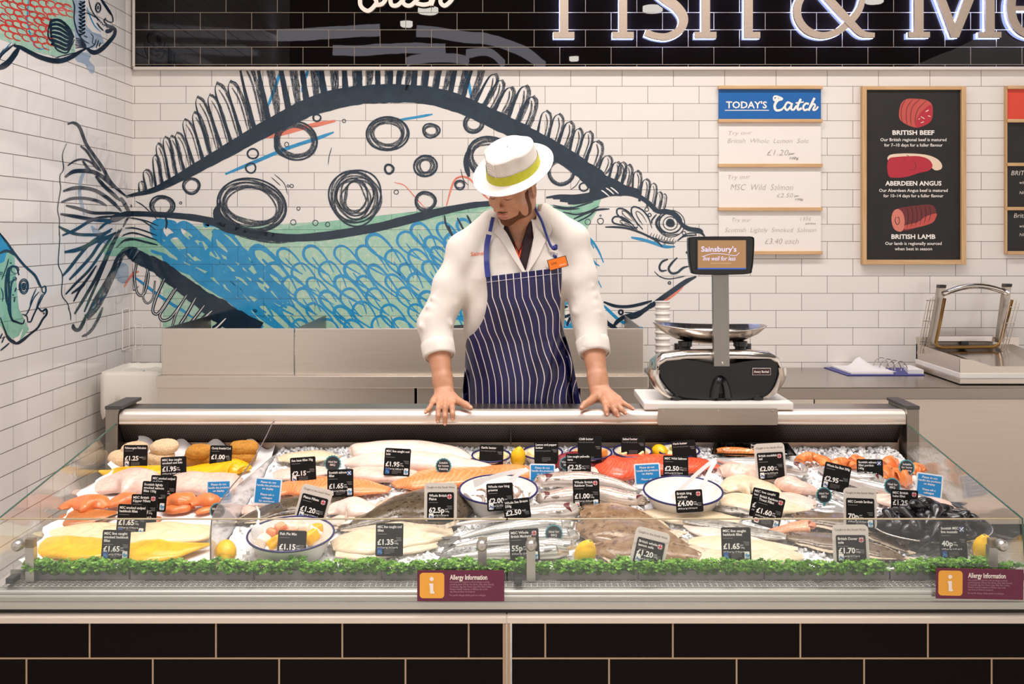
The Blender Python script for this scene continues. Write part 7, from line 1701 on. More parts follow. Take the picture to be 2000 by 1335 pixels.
# ================================================================ THE PERSON BEHIND THE COUNTER
class SDF:
    """ordered list of smooth unions / cuts, meshed block by block with surface nets"""
    def __init__(s): s.ops = []
    def add(s, fn, lo, hi, k=.01, mode='U'): s.ops.append((fn, np.array(lo, float), np.array(hi, float), k, mode)); return s
    def capsule(s, a, b, ra, rb=None, k=.01, mode='U', sq=None):
        a = np.array(a, float); b = np.array(b, float); rb = ra if rb is None else rb; ab = b - a; L2 = ab @ ab + 1e-12; r = max(ra, rb)
        def fn(x, y, z):
            px, py, pz = x - a[0], y - a[1], z - a[2]; t = np.clip((px * ab[0] + py * ab[1] + pz * ab[2]) / L2, 0, 1)
            return np.sqrt((px - t * ab[0]) ** 2 + (py - t * ab[1]) ** 2 + (pz - t * ab[2]) ** 2) - (ra + (rb - ra) * t)
        return s.add(fn, np.minimum(a, b) - r, np.maximum(a, b) + r, k, mode)
    def ell(s, c, r, M=None, k=.01, mode='U'):
        """ellipsoid; M = 3x3 local axes (columns)"""
        c = np.array(c, float); r = np.array(r, float); A = np.array(M, float) if M is not None else np.eye(3); R = r.max()
        def fn(x, y, z):
            p = (x - c[0], y - c[1], z - c[2]); q = [p[0] * A[0, i] + p[1] * A[1, i] + p[2] * A[2, i] for i in range(3)]
            k0 = np.sqrt(sum((q[i] / r[i]) ** 2 for i in range(3))); k1 = np.sqrt(sum((q[i] / r[i] ** 2) ** 2 for i in range(3))) + 1e-9
            return k0 * (k0 - 1) / k1
        return s.add(fn, c - R, c + R, k, mode)
    def __call__(s, x, y, z, lo=None, hi=None):
        d = np.full(np.shape(x), 1.0)
        for fn, l, h, k, mode in s.ops:
            if lo is not None and (np.any(h + k + .012 < lo) or np.any(l - k - .012 > hi)): continue
            e = fn(x, y, z)
            if mode == 'U': hh = np.clip(.5 + .5 * (d - e) / k, 0, 1); d = d + (e - d) * hh - k * hh * (1 - hh)
            elif mode == 'S': hh = np.clip(.5 - .5 * (d + e) / k, 0, 1); d = d + (-e - d) * hh + k * hh * (1 - hh)
            elif mode == 'I': hh = np.clip(.5 - .5 * (e - d) / k, 0, 1); d = e + (d - e) * hh + k * hh * (1 - hh)
            elif mode == 'D': d = d + e
        return d
    def mesh(s, h, B=40):
        us = [o for o in s.ops if o[4] == 'U']; lo = np.min([o[1] for o in us], 0) - 4 * h; hi = np.max([o[2] for o in us], 0) + 4 * h
        n = np.ceil((hi - lo) / h).astype(int) + 1; NX, NY, NZ = [int(v) + 3 for v in n]; cells = {}; V = []; quads = []; keys = []; base = 0
        allk = []; allv = []; allq = []
        for bi in range(0, n[0], B):
            for bj in range(0, n[1], B):
                for bk in range(0, n[2], B):
                    o = np.array([bi, bj, bk]); l = lo + (o - 1) * h; u = lo + (o + B + 2) * h
                    if not any(np.all(q[2] + .02 > l) and np.all(q[1] - .02 < u) for q in us): continue
                    idx = [np.arange(o[a] - 1, o[a] + B + 2) for a in range(3)]
                    X, Y, Z = np.meshgrid(*[lo[a] + idx[a] * h for a in range(3)], indexing='ij'); G = s(X, Y, Z, l, u); S = G < 0
                    if S.all() or not S.any(): continue
                    # vertex per mixed cell
                    m = len(idx[0]) - 1; acc = np.zeros((m, m, m, 3)); cnt = np.zeros((m, m, m))
                    for ax in range(3):
                        for p in (0, 1):
                            for q in (0, 1):
                                sl0 = [slice(0, m)] * 3; off = [0, 0, 0]; oth = [a for a in range(3) if a != ax]; off[oth[0]] = p; off[oth[1]] = q
                                s0 = tuple(slice(off[a], off[a] + m) for a in range(3)); off2 = off[:]; off2[ax] = 1; s1 = tuple(slice(off2[a], off2[a] + m) for a in range(3))
                                g0, g1 = G[s0], G[s1]; c = (g0 < 0) != (g1 < 0); t = np.where(c, g0 / np.where(c, g0 - g1, 1), 0)
                                pos = np.zeros((m, m, m, 3)); pos[..., oth[0]] = p; pos[..., oth[1]] = q; pos[..., ax] = t
                                acc += pos * c[..., None]; cnt += c
                    act = cnt > 0; ii, jj, kk = np.nonzero(act); vv = acc[act] / cnt[act][:, None]
                    gi, gj, gk = ii + idx[0][0] + 1, jj + idx[1][0] + 1, kk + idx[2][0] + 1
                    allk.append((gi.astype(np.int64) * NY + gj) * NZ + gk); allv.append(lo + (np.stack([gi - 1, gj - 1, gk - 1], 1) + vv) * h)
                    key = lambda a, b, c: (a.astype(np.int64) * NY + b) * NZ + c
                    for ax in range(3):
                        a0 = [slice(1, B + 1)] * 3; a1 = a0[:]; a1[ax] = slice(2, B + 2); g0, g1 = S[tuple(a0)], S[tuple(a1)]
                        e = np.nonzero(g0 != g1); ins = g0[e]; P = [e[a] + 1 + idx[a][0] + 1 for a in range(3)]; b, c = [(1, 2), (2, 0), (0, 1)][ax]
                        def cell(db, dc):
                            q = [v.copy() for v in P]; q[b] = q[b] - db; q[c] = q[c] - dc; return key(*q)
                        q = np.stack([cell(1, 1), cell(0, 1), cell(0, 0), cell(1, 0)], 1); q = np.where(ins[:, None], q, q[:, ::-1]); allq.append(q)
        K = np.concatenate(allk); Vv = np.concatenate(allv); Q = np.concatenate(allq); uk, first = np.unique(K, return_index=True); Vv = Vv[first]
        pos = np.searchsorted(uk, Q); pos = np.clip(pos, 0, len(uk) - 1); ok = np.all(uk[pos] == Q, axis=1); return Vv, pos[ok]
    def build(s, h, name, m, parent, smooth=2):
        V, Q = s.mesh(h); me = bpy.data.meshes.new(name); off = np.array(parent.location) if parent else 0
        # light Laplacian smoothing removes the grid stepping
        for _ in range(smooth):
            acc = np.zeros_like(V); cn = np.zeros(len(V))
            for a, b in ((0, 1), (1, 2), (2, 3), (3, 0)):
                np.add.at(acc, Q[:, a], V[Q[:, b]]); np.add.at(acc, Q[:, b], V[Q[:, a]]); np.add.at(cn, Q[:, a], 1); np.add.at(cn, Q[:, b], 1)
            V = V * .5 + .5 * acc / np.maximum(cn, 1)[:, None]
        me.from_pydata((V - off).tolist(), [], Q.tolist()); me.materials.append(m); me.polygons.foreach_set('use_smooth', [True] * len(me.polygons)); me.update()
        o = bpy.data.objects.new(name, me); COL.objects.link(o); o.parent = parent; return o
def A3(v): return np.array(v, float)

# ---------------- joints from the photo
SHL, SHR = at(906, 492, 3.95), at(1116, 468, 3.95)
ELL_, ELR = at(850, 636, 3.885), at(1152, 630, 3.90)
WRL, WRR = at(868, 767, 3.755), at(1171, 764, 3.76)
NB = at(1012, 432, 3.965)
HC_ = Vector((-.004, 3.882, 1.767))
RH = np.array(Matrix.Rotation(math.radians(-37), 3, 'Z') @ Matrix.Rotation(math.radians(25), 3, 'X') @ Matrix.Rotation(math.radians(5), 3, 'Y'))
HS = .925
def hl(x, y, z): return A3(HC_) + RH @ (np.array((x, y, z)) * HS)
def headsdf(S):
    e = lambda c, r, k=.012, mode='U', M=None: S.ell(hl(*c), [q * HS for q in r], RH if M is None else RH @ M, k, mode)
    e((0, .012, .035), (.076, .097, .088)); e((0, -.030, -.025), (.062, .066, .082), .02)
    e((0, -.034, -.076), (.050, .050, .036), .02); e((0, -.074, -.101), (.023, .021, .019), .02)
    for s in (1, -1):
        e((s * .044, -.060, -.034), (.025, .028, .024), .02); e((s * .047, -.012, -.068), (.022, .04, .034), .02)
        e((s * .033, -.100, -.004), (.021, .015, .012), .010, 'S')
        e((s * .032, -.0805, -.005), (.0150, .0125, .0110), .004)
        S.capsule(hl(s * .012, -.095, .017), hl(s * .046, -.078, .018), .0085, .006, .012)
    S.capsule(hl(0, -.092, .010), hl(0, -.1215, -.036), .0075, .0105, .010)
    for s in (1, -1): e((s * .0118, -.1045, -.0405), (.0085, .0105, .0078), .006)
    for s in (1, -1): e((s * .0065, -.112, -.0485), (.0035, .005, .0035), .003, 'S')
    e((0, -.088, -.070), (.026, .014, .018), .012)
    e((0, -.0995, -.0660), (.021, .0075, .0048), .004); e((0, -.0975, -.0760), (.0185, .0085, .0058), .004); e((0, -.108, -.0708), (.022, .006, .0012), .0022, 'S')
    for s in (1, -1):
        Mx = np.array(Matrix.Rotation(s * .35, 3, 'Z') @ Matrix.Rotation(-.12, 3, 'X'))
        e((s * .079, .012, -.010), (.0085, .019, .031), .006, 'U', Mx); e((s * .087, .006, -.006), (.007, .011, .019), .005, 'S', Mx); e((s * .078, .004, -.036), (.007, .009, .009), .006)
    return S
body = SDF()
body.capsule(A3(NB) + (0, .01, -.03), hl(0, .028, -.045), .060, .055, .02)
headsdf(body)
# trunk, hidden under the clothes
def trunk(off, dz=0):
    zs = [.80, 1.0, 1.12, 1.25, 1.36, 1.46, 1.52, 1.565, 1.60, 1.64]; a = [.185, .178, .168, .163, .170, .184, .182, .150, .105, .066]; b = [.132, .128, .126, .124, .128, .126, .112, .092, .074, .058]
    cx = [.020, .018, .010, .000, -.002, .003, .006, .008, .009, .010]; cy = [3.99, 3.985, 3.98, 3.975, 3.965, 3.96, 3.962, 3.965, 3.968, 3.97]
    def fn(x, y, z):
        A = np.interp(z, zs, a) + off; B_ = np.interp(z, zs, b) + off; X, Y = np.interp(z, zs, cx), np.interp(z, zs, cy)
        q = np.sqrt(((x - X) / A) ** 2 + ((y - Y) / B_) ** 2 + 1e-9); d = (q - 1) * np.minimum(A, B_)
        return np.maximum(d, np.maximum(.84 - z, z - 1.64))
    return fn, (-.24, 3.80, .84), (.26, 4.15, 1.65)
fn, l_, h_ = trunk(-.035); body.add(fn, l_, h_, .02)
for S_h, E_, W_ in ((SHL, ELL_, WRL), (SHR, ELR, WRR)):
    body.capsule(S_h, E_, .048, .041, .03); body.capsule(E_, E_.lerp(W_, .35), .041, .041, .02); body.capsule(E_.lerp(W_, .35), E_.lerp(W_, .85), .040, .029, .02)
    for o in (-.007, .007): body.capsule(E_.lerp(W_, .8) + Vector((o, 0, 0)), W_ + Vector((o * 1.4, 0, 0)), .0265, .0225, .012)
HANDS = []
def hand(W_, fingers, thumb, rad):
    for f in fingers:
        P = [at(*q) for q in f]
        for o in (0,): body.capsule(W_ + (P[0] - W_) * .1 + Vector(((P[0].x - W_.x) * .25, 0, 0)), P[0], .0185, .0118, .010)
    for f, r in zip(fingers, rad):
        P = [at(*q) for q in f]; rr_ = [r * 1.12, r * 1.04, r * .95, r * .82]
        for i in range(3): body.capsule(P[i], P[i + 1], rr_[i], rr_[i + 1], .0035 if i else .006)
        HANDS.append((P[2], P[3], rr_[3]))
    P = [at(*q) for q in thumb]; body.capsule(W_.lerp(P[0], .6), P[0], .019, .017, .012)
    for i, (ra, rb) in enumerate(((.016, .0125), (.0122, .0110), (.0108, .0085))): body.capsule(P[i], P[i + 1], ra, rb, .006)
    HANDS.append((P[2], P[3], .0085))
hand(WRL, [[(846, 784, 3.705), (840, 795, 3.655), (835, 801, 3.640), (831, 805, 3.634)], [(858, 783, 3.70), (856, 797, 3.652), (855.5, 812, 3.636), (855, 822, 3.636)], [(870, 782, 3.70), (869.5, 797, 3.650), (869, 813, 3.634), (869, 826, 3.635)], [(882, 783, 3.70), (883.5, 796, 3.650), (884, 808, 3.636), (884, 817, 3.636)]],
     [(884, 776, 3.725), (897, 784, 3.69), (909, 790, 3.665), (919, 796, 3.655)], [.0076, .0084, .0088, .0086])
hand(WRR, [[(1180, 783, 3.705), (1183, 795, 3.655), (1184.5, 803, 3.642), (1185.5, 809, 3.637)], [(1190, 782, 3.70), (1197, 795, 3.652), (1202.5, 804, 3.640), (1207, 811, 3.637)], [(1200, 781, 3.70), (1208, 792, 3.655), (1215, 800, 3.642), (1221, 806, 3.638)], [(1208, 779, 3.705), (1219, 788, 3.665), (1228, 793, 3.650), (1236, 798, 3.645)]],
     [(1163, 775, 3.73), (1153, 783, 3.695), (1143, 789, 3.668), (1136, 796, 3.655)], [.0086, .0088, .0084, .0076])
t = NT('skin'); v = t.coord('Object'); c = t.ramp(t.noise(v, 22, 4, .6), [(.3, 'b67e5e'), (.7, 'c99678')])
c = t.mix(t.math('MULTIPLY', t.math('GREATER_THAN', t.noise(t.coord('Object'), 420, 2), .70), .22), c, 'a9694a')
t.color(c); t.set(rough=.42, spec=.45, sss=.12); t.b.inputs['Subsurface Radius'].default_value = (.010, .004, .002); t.bump(t.noise(v, 320, 3), .12, .0008); SKIN = t.m
pe = thing('person', 'man in white coat, striped navy apron and white hat leaning on the counter', 'person', (.01, 3.97, 0))
body.build(.0028, 'body', SKIN, pe, 2)
nailm = mat('fingernail', 'd29f86', .3)
for a, b, r in HANDS:
    d = (b - a).normalized(); nrm = Vector((0, -1, .55)); nrm = (nrm - d * nrm.dot(d)).normalized(); s_ = d.cross(nrm); M_ = Matrix((s_, d, nrm)).transposed()
    MB().ellipsoid(b + d * r * .25 + nrm * r * .72, (r * .62, r * .72, r * .32), 12, 8, M_).build('fingernail', nailm, pe, smooth=True)
# lips, lashes, brows and beard sit on the face
def onface(x, z, off=.0005):
    """front point of the face at local x,z"""
    y = np.linspace(-.14, .0, 281); p = np.array([hl(x, q, z) for q in y]); d = body(p[:, 0], p[:, 1], p[:, 2], p.min(0) - .05, p.max(0) + .05); i = int(np.argmax(d < 0)); return Vector(hl(x, y[i] - off, z))
lip = mat('lip', 'b0675c', .4)
m = MB(); g = []
for zc, hh in ((-.0653, .0042), (-.0772, .0052)):
    g = [[onface(x, zc + (hh * q * (1 - (x / .0235) ** 2) ** .6) + (.001 if zc > -.07 and abs(abs(x) - .006) < .004 and q > 0 else 0), .0006) for x in np.linspace(-.0225, .0225, 15)] for q in (-1, -.3, .4, 1)]; m.grid(g, uv=False)
m.build('lips', lip, pe, smooth=True)
hairm = mat('hair_brown', '3d2616', .6, 0, .3, 160, bump=.4, bscale=300)
for s in (1, -1):
    m = MB(); m.tube([onface(s * x, -.0095 - .0022 * math.sin(math.pi * (x - .017) / .030), .0003) for x in np.linspace(.017, .047, 9)], [.0006, .001, .0012, .0013, .0013, .0013, .0012, .001, .0006], 6); m.build('eyelashes', mat('lash_dark', '24150e', .6), pe, smooth=True)
    m = MB(); m.tube([onface(s * x, .0175 + .005 * math.sin(math.pi * (x - .012) / .05), -.0012) for x in np.linspace(.012, .052, 10)], [.0022, .0032, .0036, .0038, .0038, .0035, .003, .0026, .002, .001], 7); m.build('eyebrow', hairm, pe, smooth=True)
def beard():
    S = SDF(); headsdf(S); S.add(lambda x, y, z: np.full(np.shape(x), -.0016), (-9, -9, -9), (9, 9, 9), .001, 'D')
    def region(x, y, z):
        p = np.stack([x - HC_.x, y - HC_.y, z - HC_.z], -1) @ RH / HS; X, Y, Z = np.abs(p[..., 0]), p[..., 1], p[..., 2]
        jaw = np.interp(X, [0, .02, .03, .045, .058, .066, .08], [-.0875, -.0875, -.086, -.080, -.058, -.01, .02])     # upper edge of the beard
        d = Z - jaw
        d = np.maximum(d, Y - .012); side = np.where(X > .056, np.maximum(d, np.abs(Y + .018) - .011), d)
        n = .0016 * np.sin(x * 900) * np.sin(y * 800 + 1) * np.sin(z * 950)
        mous = np.maximum(np.maximum(np.abs(Z + .0585) - .0022, X - .024), Y + .075)
        return np.minimum(side, mous) + n
    S.add(region, (-9, -9, -9), (9, 9, 9), .0015, 'I'); return S
t = NT('beard_hair'); v = t.coord('Object'); t.color(t.ramp(t.noise(v, 260, 3, .7), [(.3, '4a2c1a'), (.7, '7a4d30')])); t.set(rough=.7, spec=.25); t.bump(t.noise(v, 500, 3), .9, .002)
beard().build(.0022, 'beard', t.m, pe, 1)
# short hair under the hat at the back and temples
S = SDF(); S.ell(hl(0, .018, .030), (.073, .090, .080), RH, .01)
def hairreg(x, y, z):
    p = np.stack([x - HC_.x, y - HC_.y, z - HC_.z], -1) @ RH / HS; X, Y, Z = np.abs(p[..., 0]), p[..., 1], p[..., 2]; return np.maximum(np.maximum(-.03 - Z, Z - .075), .030 - Y)
S.add(hairreg, (-9, -9, -9), (9, 9, 9), .002, 'I'); S.build(.0035, 'hair', hairm, pe, 1)

# ---------------- dark polo shirt in the open neck
def vcut(A, B_, C_, yc=3.95, Yp=3.87):
    a, b, c = [at(*q, Yp) for q in (A, B_, C_)]
    def fn(x, y, z):
        def hp(p, q): n = np.array((-(q.z - p.z), q.x - p.x)); n = n / np.linalg.norm(n); return (x - p.x) * n[0] + (z - p.z) * n[1]
        return np.maximum(np.maximum(hp(a, c), hp(c, b)) * -1 if False else np.maximum(-hp(a, c), -hp(c, b)), np.maximum(y - yc, z - a.z - .02))
    return fn, (min(a.x, c.x) - .01, 3.7, c.z - .01), (b.x + .01, yc, a.z + .03)
poly_ = SDF(); fn, l_, h_ = trunk(-.012); poly_.add(fn, l_, h_, .01); poly_.capsule(A3(NB) + (0, 0, -.035), A3(NB) + (0, .004, .012), .074, .068, .012)
poly_.add(*vcut((978, 415), (1040, 410), (1014, 492), yc=3.955), .004, 'S'); poly_.add(*vcut((1000, 380), (1030, 380), (1014, 470), yc=3.955), .004, 'S')
poly_.build(.0045, 'polo_shirt', mat('polo_maroon', '2b1216', .75, 0, .15, 200), pe, 2)

# ---------------- white coat
coat = SDF(); fn, l_, h_ = trunk(.004); coat.add(fn, l_, h_, .02)
for sh, nb in ((SHL, at(958, 432, 3.965)), (SHR, at(1062, 420, 3.965))): coat.capsule(nb, sh, .042, .054, .03)
rc = random.Random(9)
CUFF = []
for S_h, E_, W_, s in ((SHL, ELL_, WRL, -1), (SHR, ELR, WRR, 1)):
    C_ = E_.lerp(W_, .38); mid = S_h.lerp(E_, .5); coat.capsule(S_h, mid, .057, .055, .03); coat.capsule(mid, E_, .057, .058, .02); coat.capsule(E_, C_, .057, .050, .015); CUFF.append((E_, W_, C_))
    # bunched folds above the rolled cuff
    for k in range(6):
        p = mid.lerp(E_, .15 + k * .17); d = (E_ - mid).normalized(); a = Vector((rc.uniform(-.02, .02), -.052, rc.uniform(-.02, .0))); coat.capsule(p + a + Vector((-.026, .008, .014 * s * -1)), p + a + Vector((.026, .008, -.016 * s * -1)), .007, .004, .016)
coat.add(lambda x, y, z: .0022 * np.sin(x * 31 + z * 22 + 1.3 * np.sin(z * 17)) + .0016 * np.sin(z * 52 - x * 37 + np.sin(x * 24) * 1.5), (-9, -9, -9), (9, 9, 9), .001, 'D')
for E_, W_, C_ in CUFF:
    n_ = A3((W_ - E_).normalized()); c0 = A3(C_)
    def cut(x, y, z, n_=n_, c0=c0): return np.maximum(-((x - c0[0]) * n_[0] + (y - c0[1]) * n_[1] + (z - c0[2]) * n_[2] - .022), np.sqrt((x - c0[0] - n_[0] * .04) ** 2 + (y - c0[1] - n_[1] * .04) ** 2 + (z - c0[2] - n_[2] * .04) ** 2) - .09)
    coat.add(cut, c0 - .1, c0 + .12, .002, 'S')
fn, l_, h_ = vcut((956, 390), (1062, 384), (1026, 532), yc=3.962)
coat.add(fn, l_, h_, .003, 'S')
coat.capsule(A3(NB) + (0, .004, -.06), A3(NB) + (0, .002, .06), .071, .066, .003, 'S')
t = NT('coat_cotton'); v = t.coord('Object'); t.color(t.ramp(t.noise(v, 12, 3), [(.3, 'd9d0c6'), (.7, 'e4dbd2')])); t.set(rough=.8, spec=.25, sheen=.1); t.bump(t.noise(t.coord('Object', scale=(1.6, 1, .7)), 13, 2, .4, .3), .4, .014); COTTON = t.m
coat_o = coat.build(.0045, 'coat', COTTON, pe, 2)
# rolled cuffs
for E_, W_, C_ in CUFF:
    d = (W_ - E_).normalized(); u = d.cross(Vector((0, 1, 0))).normalized(); w = d.cross(u); P = []
    for s0, r in ((-.030, .0515), (-.028, .0555), (-.005, .0548), (.016, .0535), (.024, .0515), (.024, .047), (.005, .046)):
        P.append([C_ + d * s0 + (u * math.cos(a) * 1.0 + w * math.sin(a) * .94) * (r + .0012 * math.sin(a * 5 + s0 * 60)) for a in [2 * math.pi * k / 36 for k in range(36)]])
    m = MB(); m.grid(P, closed_v=True, uv=False); m.build('rolled_cuff', COTTON, pe, smooth=True)
coatU = SDF(); fn, l_, h_ = trunk(.009); coatU.add(fn, l_, h_, .02)
for sh, nb in ((SHL, at(958, 432, 3.965)), (SHR, at(1062, 420, 3.965))): coatU.capsule(nb, sh, .046, .058, .03)
def project(px, py, S, y0=3.70, off=.003, miss=None):
    Y = y0
    for _ in range(60):
        p = at(px, py, Y); d = float(S(np.array([p.x]), np.array([p.y]), np.array([p.z]))[0])
        if d < .0006: break
        Y += max(d * .8, .0006)
        if Y > 4.08: Y = miss or 3.97; break
    return Y - off
def sheet_on(S, rows, n, name, m_, off=.004, thick=.0025, uvf=None, wav=None, miss=None):
    """sheet of cloth lying on S: rows = (py_left,xl,py_right,xr)"""
    mb = MB(); P = []
    for i, (xl, yl, xr, yr) in enumerate(rows):
        row = []
        for j in range(n + 1):
            t_ = j / n; px, py = xl + (xr - xl) * t_, yl + (yr - yl) * t_; Y = project(px, py, S, off=off, miss=miss) - (wav(px, py) if wav else 0); row.append((px, py, Y))
        P.append(row)
    G_ = [[at(*q) for q in r] for r in P]; b = len(mb.v)
    for r in G_: mb.v.extend(tuple(p) for p in r)
    for r in G_: mb.v.extend(tuple(p + Vector((0, thick, 0))) for p in r)
    N_, m1 = len(G_), n + 1; o2 = N_ * m1
    for i in range(N_ - 1):
        for j in range(n):
            q = [b + i * m1 + j, b + (i + 1) * m1 + j, b + (i + 1) * m1 + j + 1, b + i * m1 + j + 1]
            uv = [uvf(*P[a][c][:2]) for a, c in ((i, j), (i + 1, j), (i + 1, j + 1), (i, j + 1))] if uvf else None
            mb.face(q, uv); mb.face([k + o2 for k in q[::-1]], uv[::-1] if uv else None)
    edge = [(0, j) for j in range(m1)] + [(i, n) for i in range(1, N_)] + [(N_ - 1, j) for j in range(n - 1, -1, -1)] + [(i, 0) for i in range(N_ - 2, 0, -1)]
    for k in range(len(edge)):
        a, c = edge[k], edge[(k + 1) % len(edge)]; ia, ic = b + a[0] * m1 + a[1], b + c[0] * m1 + c[1]; u_ = uvf(*P[a[0]][a[1]][:2]) if uvf else None
        mb.face([ia, ic, ic + o2, ia + o2], [u_] * 4 if uvf else None)
    return mb.build(name, m_, pe, smooth=True, auto=60)
def rows_between(L, R, n):
    a, b = crom(L, 8), crom(R, 8)
    def samp(c, t_): x = t_ * (len(c) - 1); i = min(int(x), len(c) - 2); return c[i] + (c[i + 1] - c[i]) * (x - i)
    return [(*samp(a, i / n), *samp(b, i / n)) for i in range(n + 1)]
# lapels and collar
sheet_on(coatU, rows_between([(955, 430), (957, 447), (968, 456), (980, 470), (996, 496), (1020, 530)], [(966, 424), (974, 438), (988, 452), (1000, 474), (1014, 504), (1027, 531)], 14), 8, 'lapel', COTTON, .006, .004, miss=3.93)
sheet_on(coatU, rows_between([(1047, 412), (1047, 428), (1044, 452), (1040, 478), (1036, 505), (1029, 530)], [(1062, 412), (1072, 428), (1078, 450), (1066, 470), (1052, 500), (1032, 531)], 14), 8, 'lapel', COTTON, .006, .004, miss=3.93)
m = MB(); P = []
for k in range(29):
    a = math.radians(-55 + 290 * k / 28); f = .5 - .5 * math.cos(2 * math.pi * k / 28); P.append([A3(NB) + ((r + .001) * math.cos(a) * 1.02, r * math.sin(a) * .98 + .004, z_ + .018 * f) for r, z_ in ((.086, -.052), (.081, -.02), (.076, .002), (.0735, .006), (.071, .0), (.070, -.03))])
m.grid(P, uv=False); m.build('collar', COTTON, pe, smooth=True)
# orange placket of the polo
sheet_on(poly_, rows_between([(1002, 460), (1006, 478), (1010, 500), (1013, 515)], [(1014, 466), (1020, 480), (1016, 498), (1014, 516)], 8), 4, 'placket', mat('placket_orange', 'e8501f', .7), .006, .002, miss=3.9)

# ---------------- striped apron
t = NT('apron_stripe'); uv = t.sep(t.add('ShaderNodeTexCoord').outputs['UV']); f = t.math('ABSOLUTE', t.math('SUBTRACT', t.math('FRACT', uv[0]), .5))
t.color(t.mix(t.math('LESS_THAN', f, .062), t.ramp(t.noise(t.coord('Object'), 9, 3), [(.3, '16153d'), (.7, '1f1d52')]), 'e6d9d2')); t.set(rough=.34, spec=.5); t.bump(t.noise(t.coord('Object', scale=(1.6, 1, .5)), 11, 3, .5), .35, .02); APR = t.m
drift = lambda y: float(np.interp(y, [520, 540, 580, 605, 647, 668, 710, 741, 785, 900], [-1, 0, 3, 12, 23, 32, 42, 48, 49, 49]))
def apuv(x, y):
    w = max(0, min(1, (x - 1015) / 70)) * max(0, min(1, (y - 560) / 60)); return ((x - drift(y) - 959 + w * 6 * math.sin((y - 560) / 20 + x * .02)) / (14.6 - 1.6 * max(0, min(1, (y - 640) / 120))) + .5, (y - 520) / 300)
def apw(x, y):
    k = max(0, min(1, (y - 570) / 120)); w = .004 * math.sin(x * .05 + y * .018) * k; r = max(0, min(1, (x - 1040) / 60)) * k
    return w + r * (.011 * math.sin((x - 1040) * .16 + y * .03) + .012) + max(0, (x - 1098) / 40) * .02 * k
coatap = SDF(); fn, l_, h_ = trunk(.010); coatap.add(fn, l_, h_, .02)
AL = [(949, 540), (951, 560), (952, 580), (948, 610), (940, 631), (927, 649), (911, 665), (908, 712), (904, 760), (902, 790), (900, 850)]
AR = [(1097, 522), (1097, 545), (1095, 580), (1094, 613), (1099, 640), (1107, 665), (1117, 700), (1126, 745), (1134, 780), (1138, 810), (1142, 862)]
sheet_on(coatap, rows_between(AL, AR, 60), 56, 'apron', APR, .006, .003, apuv, apw, miss=3.93)
m = MB(); q = []
for k in range(25):
    x = 950 + 146 * k / 24; y = 540 - 18 * (k / 24) + 11; q.append(at(x, y, project(x, y, coatap, off=.0075) - apw(x, y)))
m.tube(q, .0007, 5); m.build('hem_stitching', mat('stitch_white', 'cfc6cf', .6), pe)
strapm = mat('strap_blue', '1d2a78', .5, 0, .12, 80)
def strap(pts, w, name='neck_strap', off=.010):
    c = crom(pts, 6); A, B_ = [], []
    for i, p in enumerate(c):
        d = c[min(i + 1, len(c) - 1)] - c[max(i - 1, 0)]; d /= np.linalg.norm(d); nn = np.array((-d[1], d[0])) * w / 2
        Y = min(project(p[0], p[1], coatU, off=off, miss=3.93), 3.97); A.append(at(*(p + nn), Y)); B_.append(at(*(p - nn), Y))
    m = MB(); th = Vector((0, .003, 0)); m.grid([A, B_, [q + th for q in B_], [q + th for q in A]], closed_u=True, uv=False); return m.build(name, strapm, pe, smooth=True, auto=40)
strap([(953, 541), (951, 520), (950, 500), (951, 478), (955, 458)], 10.5, off=.014); strap([(957, 452), (960, 438), (963, 424)], 7, off=.018)
c = crom([(1043, 396), (1048, 412), (1058, 432), (1066, 455), (1074, 476), (1080, 486)], 6); m = MB(); m.tube([at(p[0], p[1], min(project(p[0], p[1], coatU, off=.017, miss=3.93), 3.97)) for p in c], .0042, 8); m.build('neck_cord', strapm, pe, smooth=True)
Yk = project(1083, 486, coatU, off=.012); m = MB(); m.ellipsoid(at(1083, 484, Yk), (.011, .008, .0085), 14, 8); m.ellipsoid(at(1086, 480, Yk), (.006, .006, .006), 12, 8); m.build('cord_knot', strapm, pe, smooth=True)
m = MB(); m.ellipsoid(at(1083, 501, Yk), (.009, .006, .007), 14, 8); m.build('cord_end', strapm, pe, smooth=True)
m = MB(); m.tube([at(1079, 492, Yk - .002), at(1078, 500, Yk - .004), at(1083, 506, Yk - .004), at(1089, 503, Yk - .003), at(1088, 494, Yk)], .0016, 6); m.build('badge_loop', mat('board_white', 'efe9e2', .35), pe, smooth=True)
Yb = min(project(1088, 513, coat, off=.016), project(1075, 520, coat, off=.016)) ; bq = [(1068, 508), (1105, 498.5), (1110.5, 519), (1073.5, 529)]
m = MB(); m.ngon([at(x, y, Yb) for x, y in bq], Vector((0, .003, 0))); nb_ = m.build('name_badge', mat('badge_border', '2a1510', .4), pe)
cb = np.mean(bq, 0); m = MB(); m.ngon([at(*(cb + (np.array(q) - cb) * (.93, .9)), Yb - .0006) for q in bq]); m.build('badge_face', mat('badge_orange', 'f0780e', .4), nb_)
m = MB(); wtext(m, 'Louis', 1077, 517, 5, 11, 'L', Yb - .0012, rot=14); m.build('badge_name', mat('badge_print', '5a2408', .5), nb_)
m = MB(); wtext(m, "Sainsbury's", 1093, 519, 3, 13, 'L', Yb - .0012, rot=14); m.build('badge_lettering', white_ink, nb_)
# embroidered word on the coat
vs, fs_, a_, b_ = text_geo("Sainsb", .012, 2); m = MB(); q = []
for vx in vs:
    u = (vx[0] - a_) / (b_ - a_) * 30; px = 919.5 + u; py = 500 - vx[1] * 11 - u * .10; q.append(at(px, py, project(px, py, coat, off=.0015)))
m.add(q, fs_); e = m.build('embroidered_lettering', mat('embroidery_orange', 'dd6a3c', .7), pe); e['label'] = 'orange embroidered lettering on the chest'

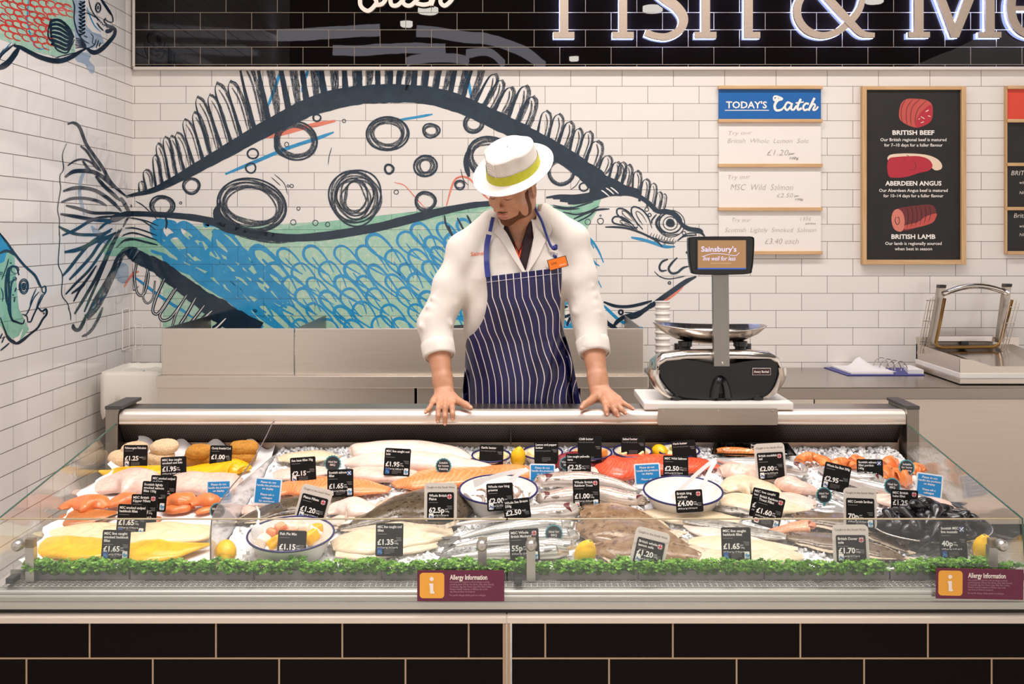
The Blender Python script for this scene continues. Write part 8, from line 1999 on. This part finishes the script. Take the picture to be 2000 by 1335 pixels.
# ---------------- hat
RT = Matrix.Rotation(math.radians(-37), 3, 'Z') @ Matrix.Rotation(math.radians(36), 3, 'X') @ Matrix.Rotation(math.radians(9), 3, 'Y')
HO = Vector((-.004, 3.862, 1.8235)); ha, hb = .0860, .1010
def hp(r, ang, z): return HO + RT @ Vector((ha * r * math.cos(ang), hb * r * math.sin(ang), z))
NA = 72; angs = [2 * math.pi * k / NA for k in range(NA)]
def crown(u, a):
    """u 0 = band, 1 = top; pinched front (front = -y, a = -pi/2) with a lengthways crease"""
    r = 1.0 - .10 * u - (.885 * max(0, (u - .60) / .40) ** 1.35 if u > .60 else 0); z = .105 * (1 - (1 - u) ** 1.5) if u < 1 else .105
    fr_ = max(0, math.cos(a + math.pi / 2)) ; pin = math.exp(-((abs(fr_) - .62) / .22) ** 2) * fr_; r *= 1 - .17 * pin * math.sin(math.pi * min(1, u * 1.05)) ** 1.2
    x, y = r * math.cos(a), r * math.sin(a); z -= .016 * math.exp(-(x / .26) ** 2) * u ** 2.5; z += .010 * u * (-.2 - y) * .8
    return hp(1, 0, 0) * 0 + HO + RT @ Vector((ha * x, hb * y, z))
t = NT('hat_mesh_cloth'); v = t.coord('Object'); w_ = t.add('ShaderNodeTexWave'); t.link(t.coord('Object', scale=(1, .4, 1)), w_.inputs[0]); w_.inputs['Scale'].default_value = 130; w_.bands_direction = 'DIAGONAL'
t.color(t.mix(w_.outputs['Fac'], 'c9bfb6', 'e9e1d9')); t.set(rough=.8); t.bump(w_.outputs['Fac'], .4, .001)
m = MB(); m.grid([[crown(u, a) for a in angs] for u in [i / 30 for i in range(31)]], closed_v=True, uv=False); m.face([len(m.v) - NA + k for k in range(NA)]); m.build('hat_crown', t.m, pe, smooth=True)
m = MB(); m.grid([[HO + RT @ (RT.inverted() @ (crown(u, a) - HO) * (1.022 if 0 else 1.0) + Vector((.0022 * math.cos(a), .0022 * math.sin(a), 0))) for a in angs] for u in (.0, .05, .12, .19, .215)], closed_v=True, uv=False); m.build('hat_band', mat('band_lime', 'b3b01c', .6, 0, .08, 60), pe, smooth=True)
hw_ = mat('hat_white', 'e9e2da', .7); m = MB(); rows = []
for r, z in ((.97, .004), (1.0, .002), (1.12, -.002), (1.28, -.005), (1.44, -.004), (1.545, .000), (1.56, .001), (1.545, -.0025), (1.40, -.0065), (1.2, -.0075), (1.0, -.004), (.97, -.002)):
    rows.append([HO + RT @ Vector((ha * (1 + (r - 1) * .99) * math.cos(a), hb * (1 + (r - 1) * .84) * math.sin(a), z + .010 * (r - 1) * (math.sin(a) * 1.2) + .010 * max(0, r - 1.2) * math.cos(a) ** 2)) for a in angs])
m.grid(rows, closed_v=True, uv=False); m.build('hat_brim', hw_, pe, smooth=True)
q = [crown(u, -math.pi / 2) + RT @ Vector((0, -.0015, .0006)) for u in [.2 + .8 * i / 14 for i in range(15)]]; m = MB(); m.tube(q, .0018, 6); m.build('hat_seam', hw_, pe, smooth=True)
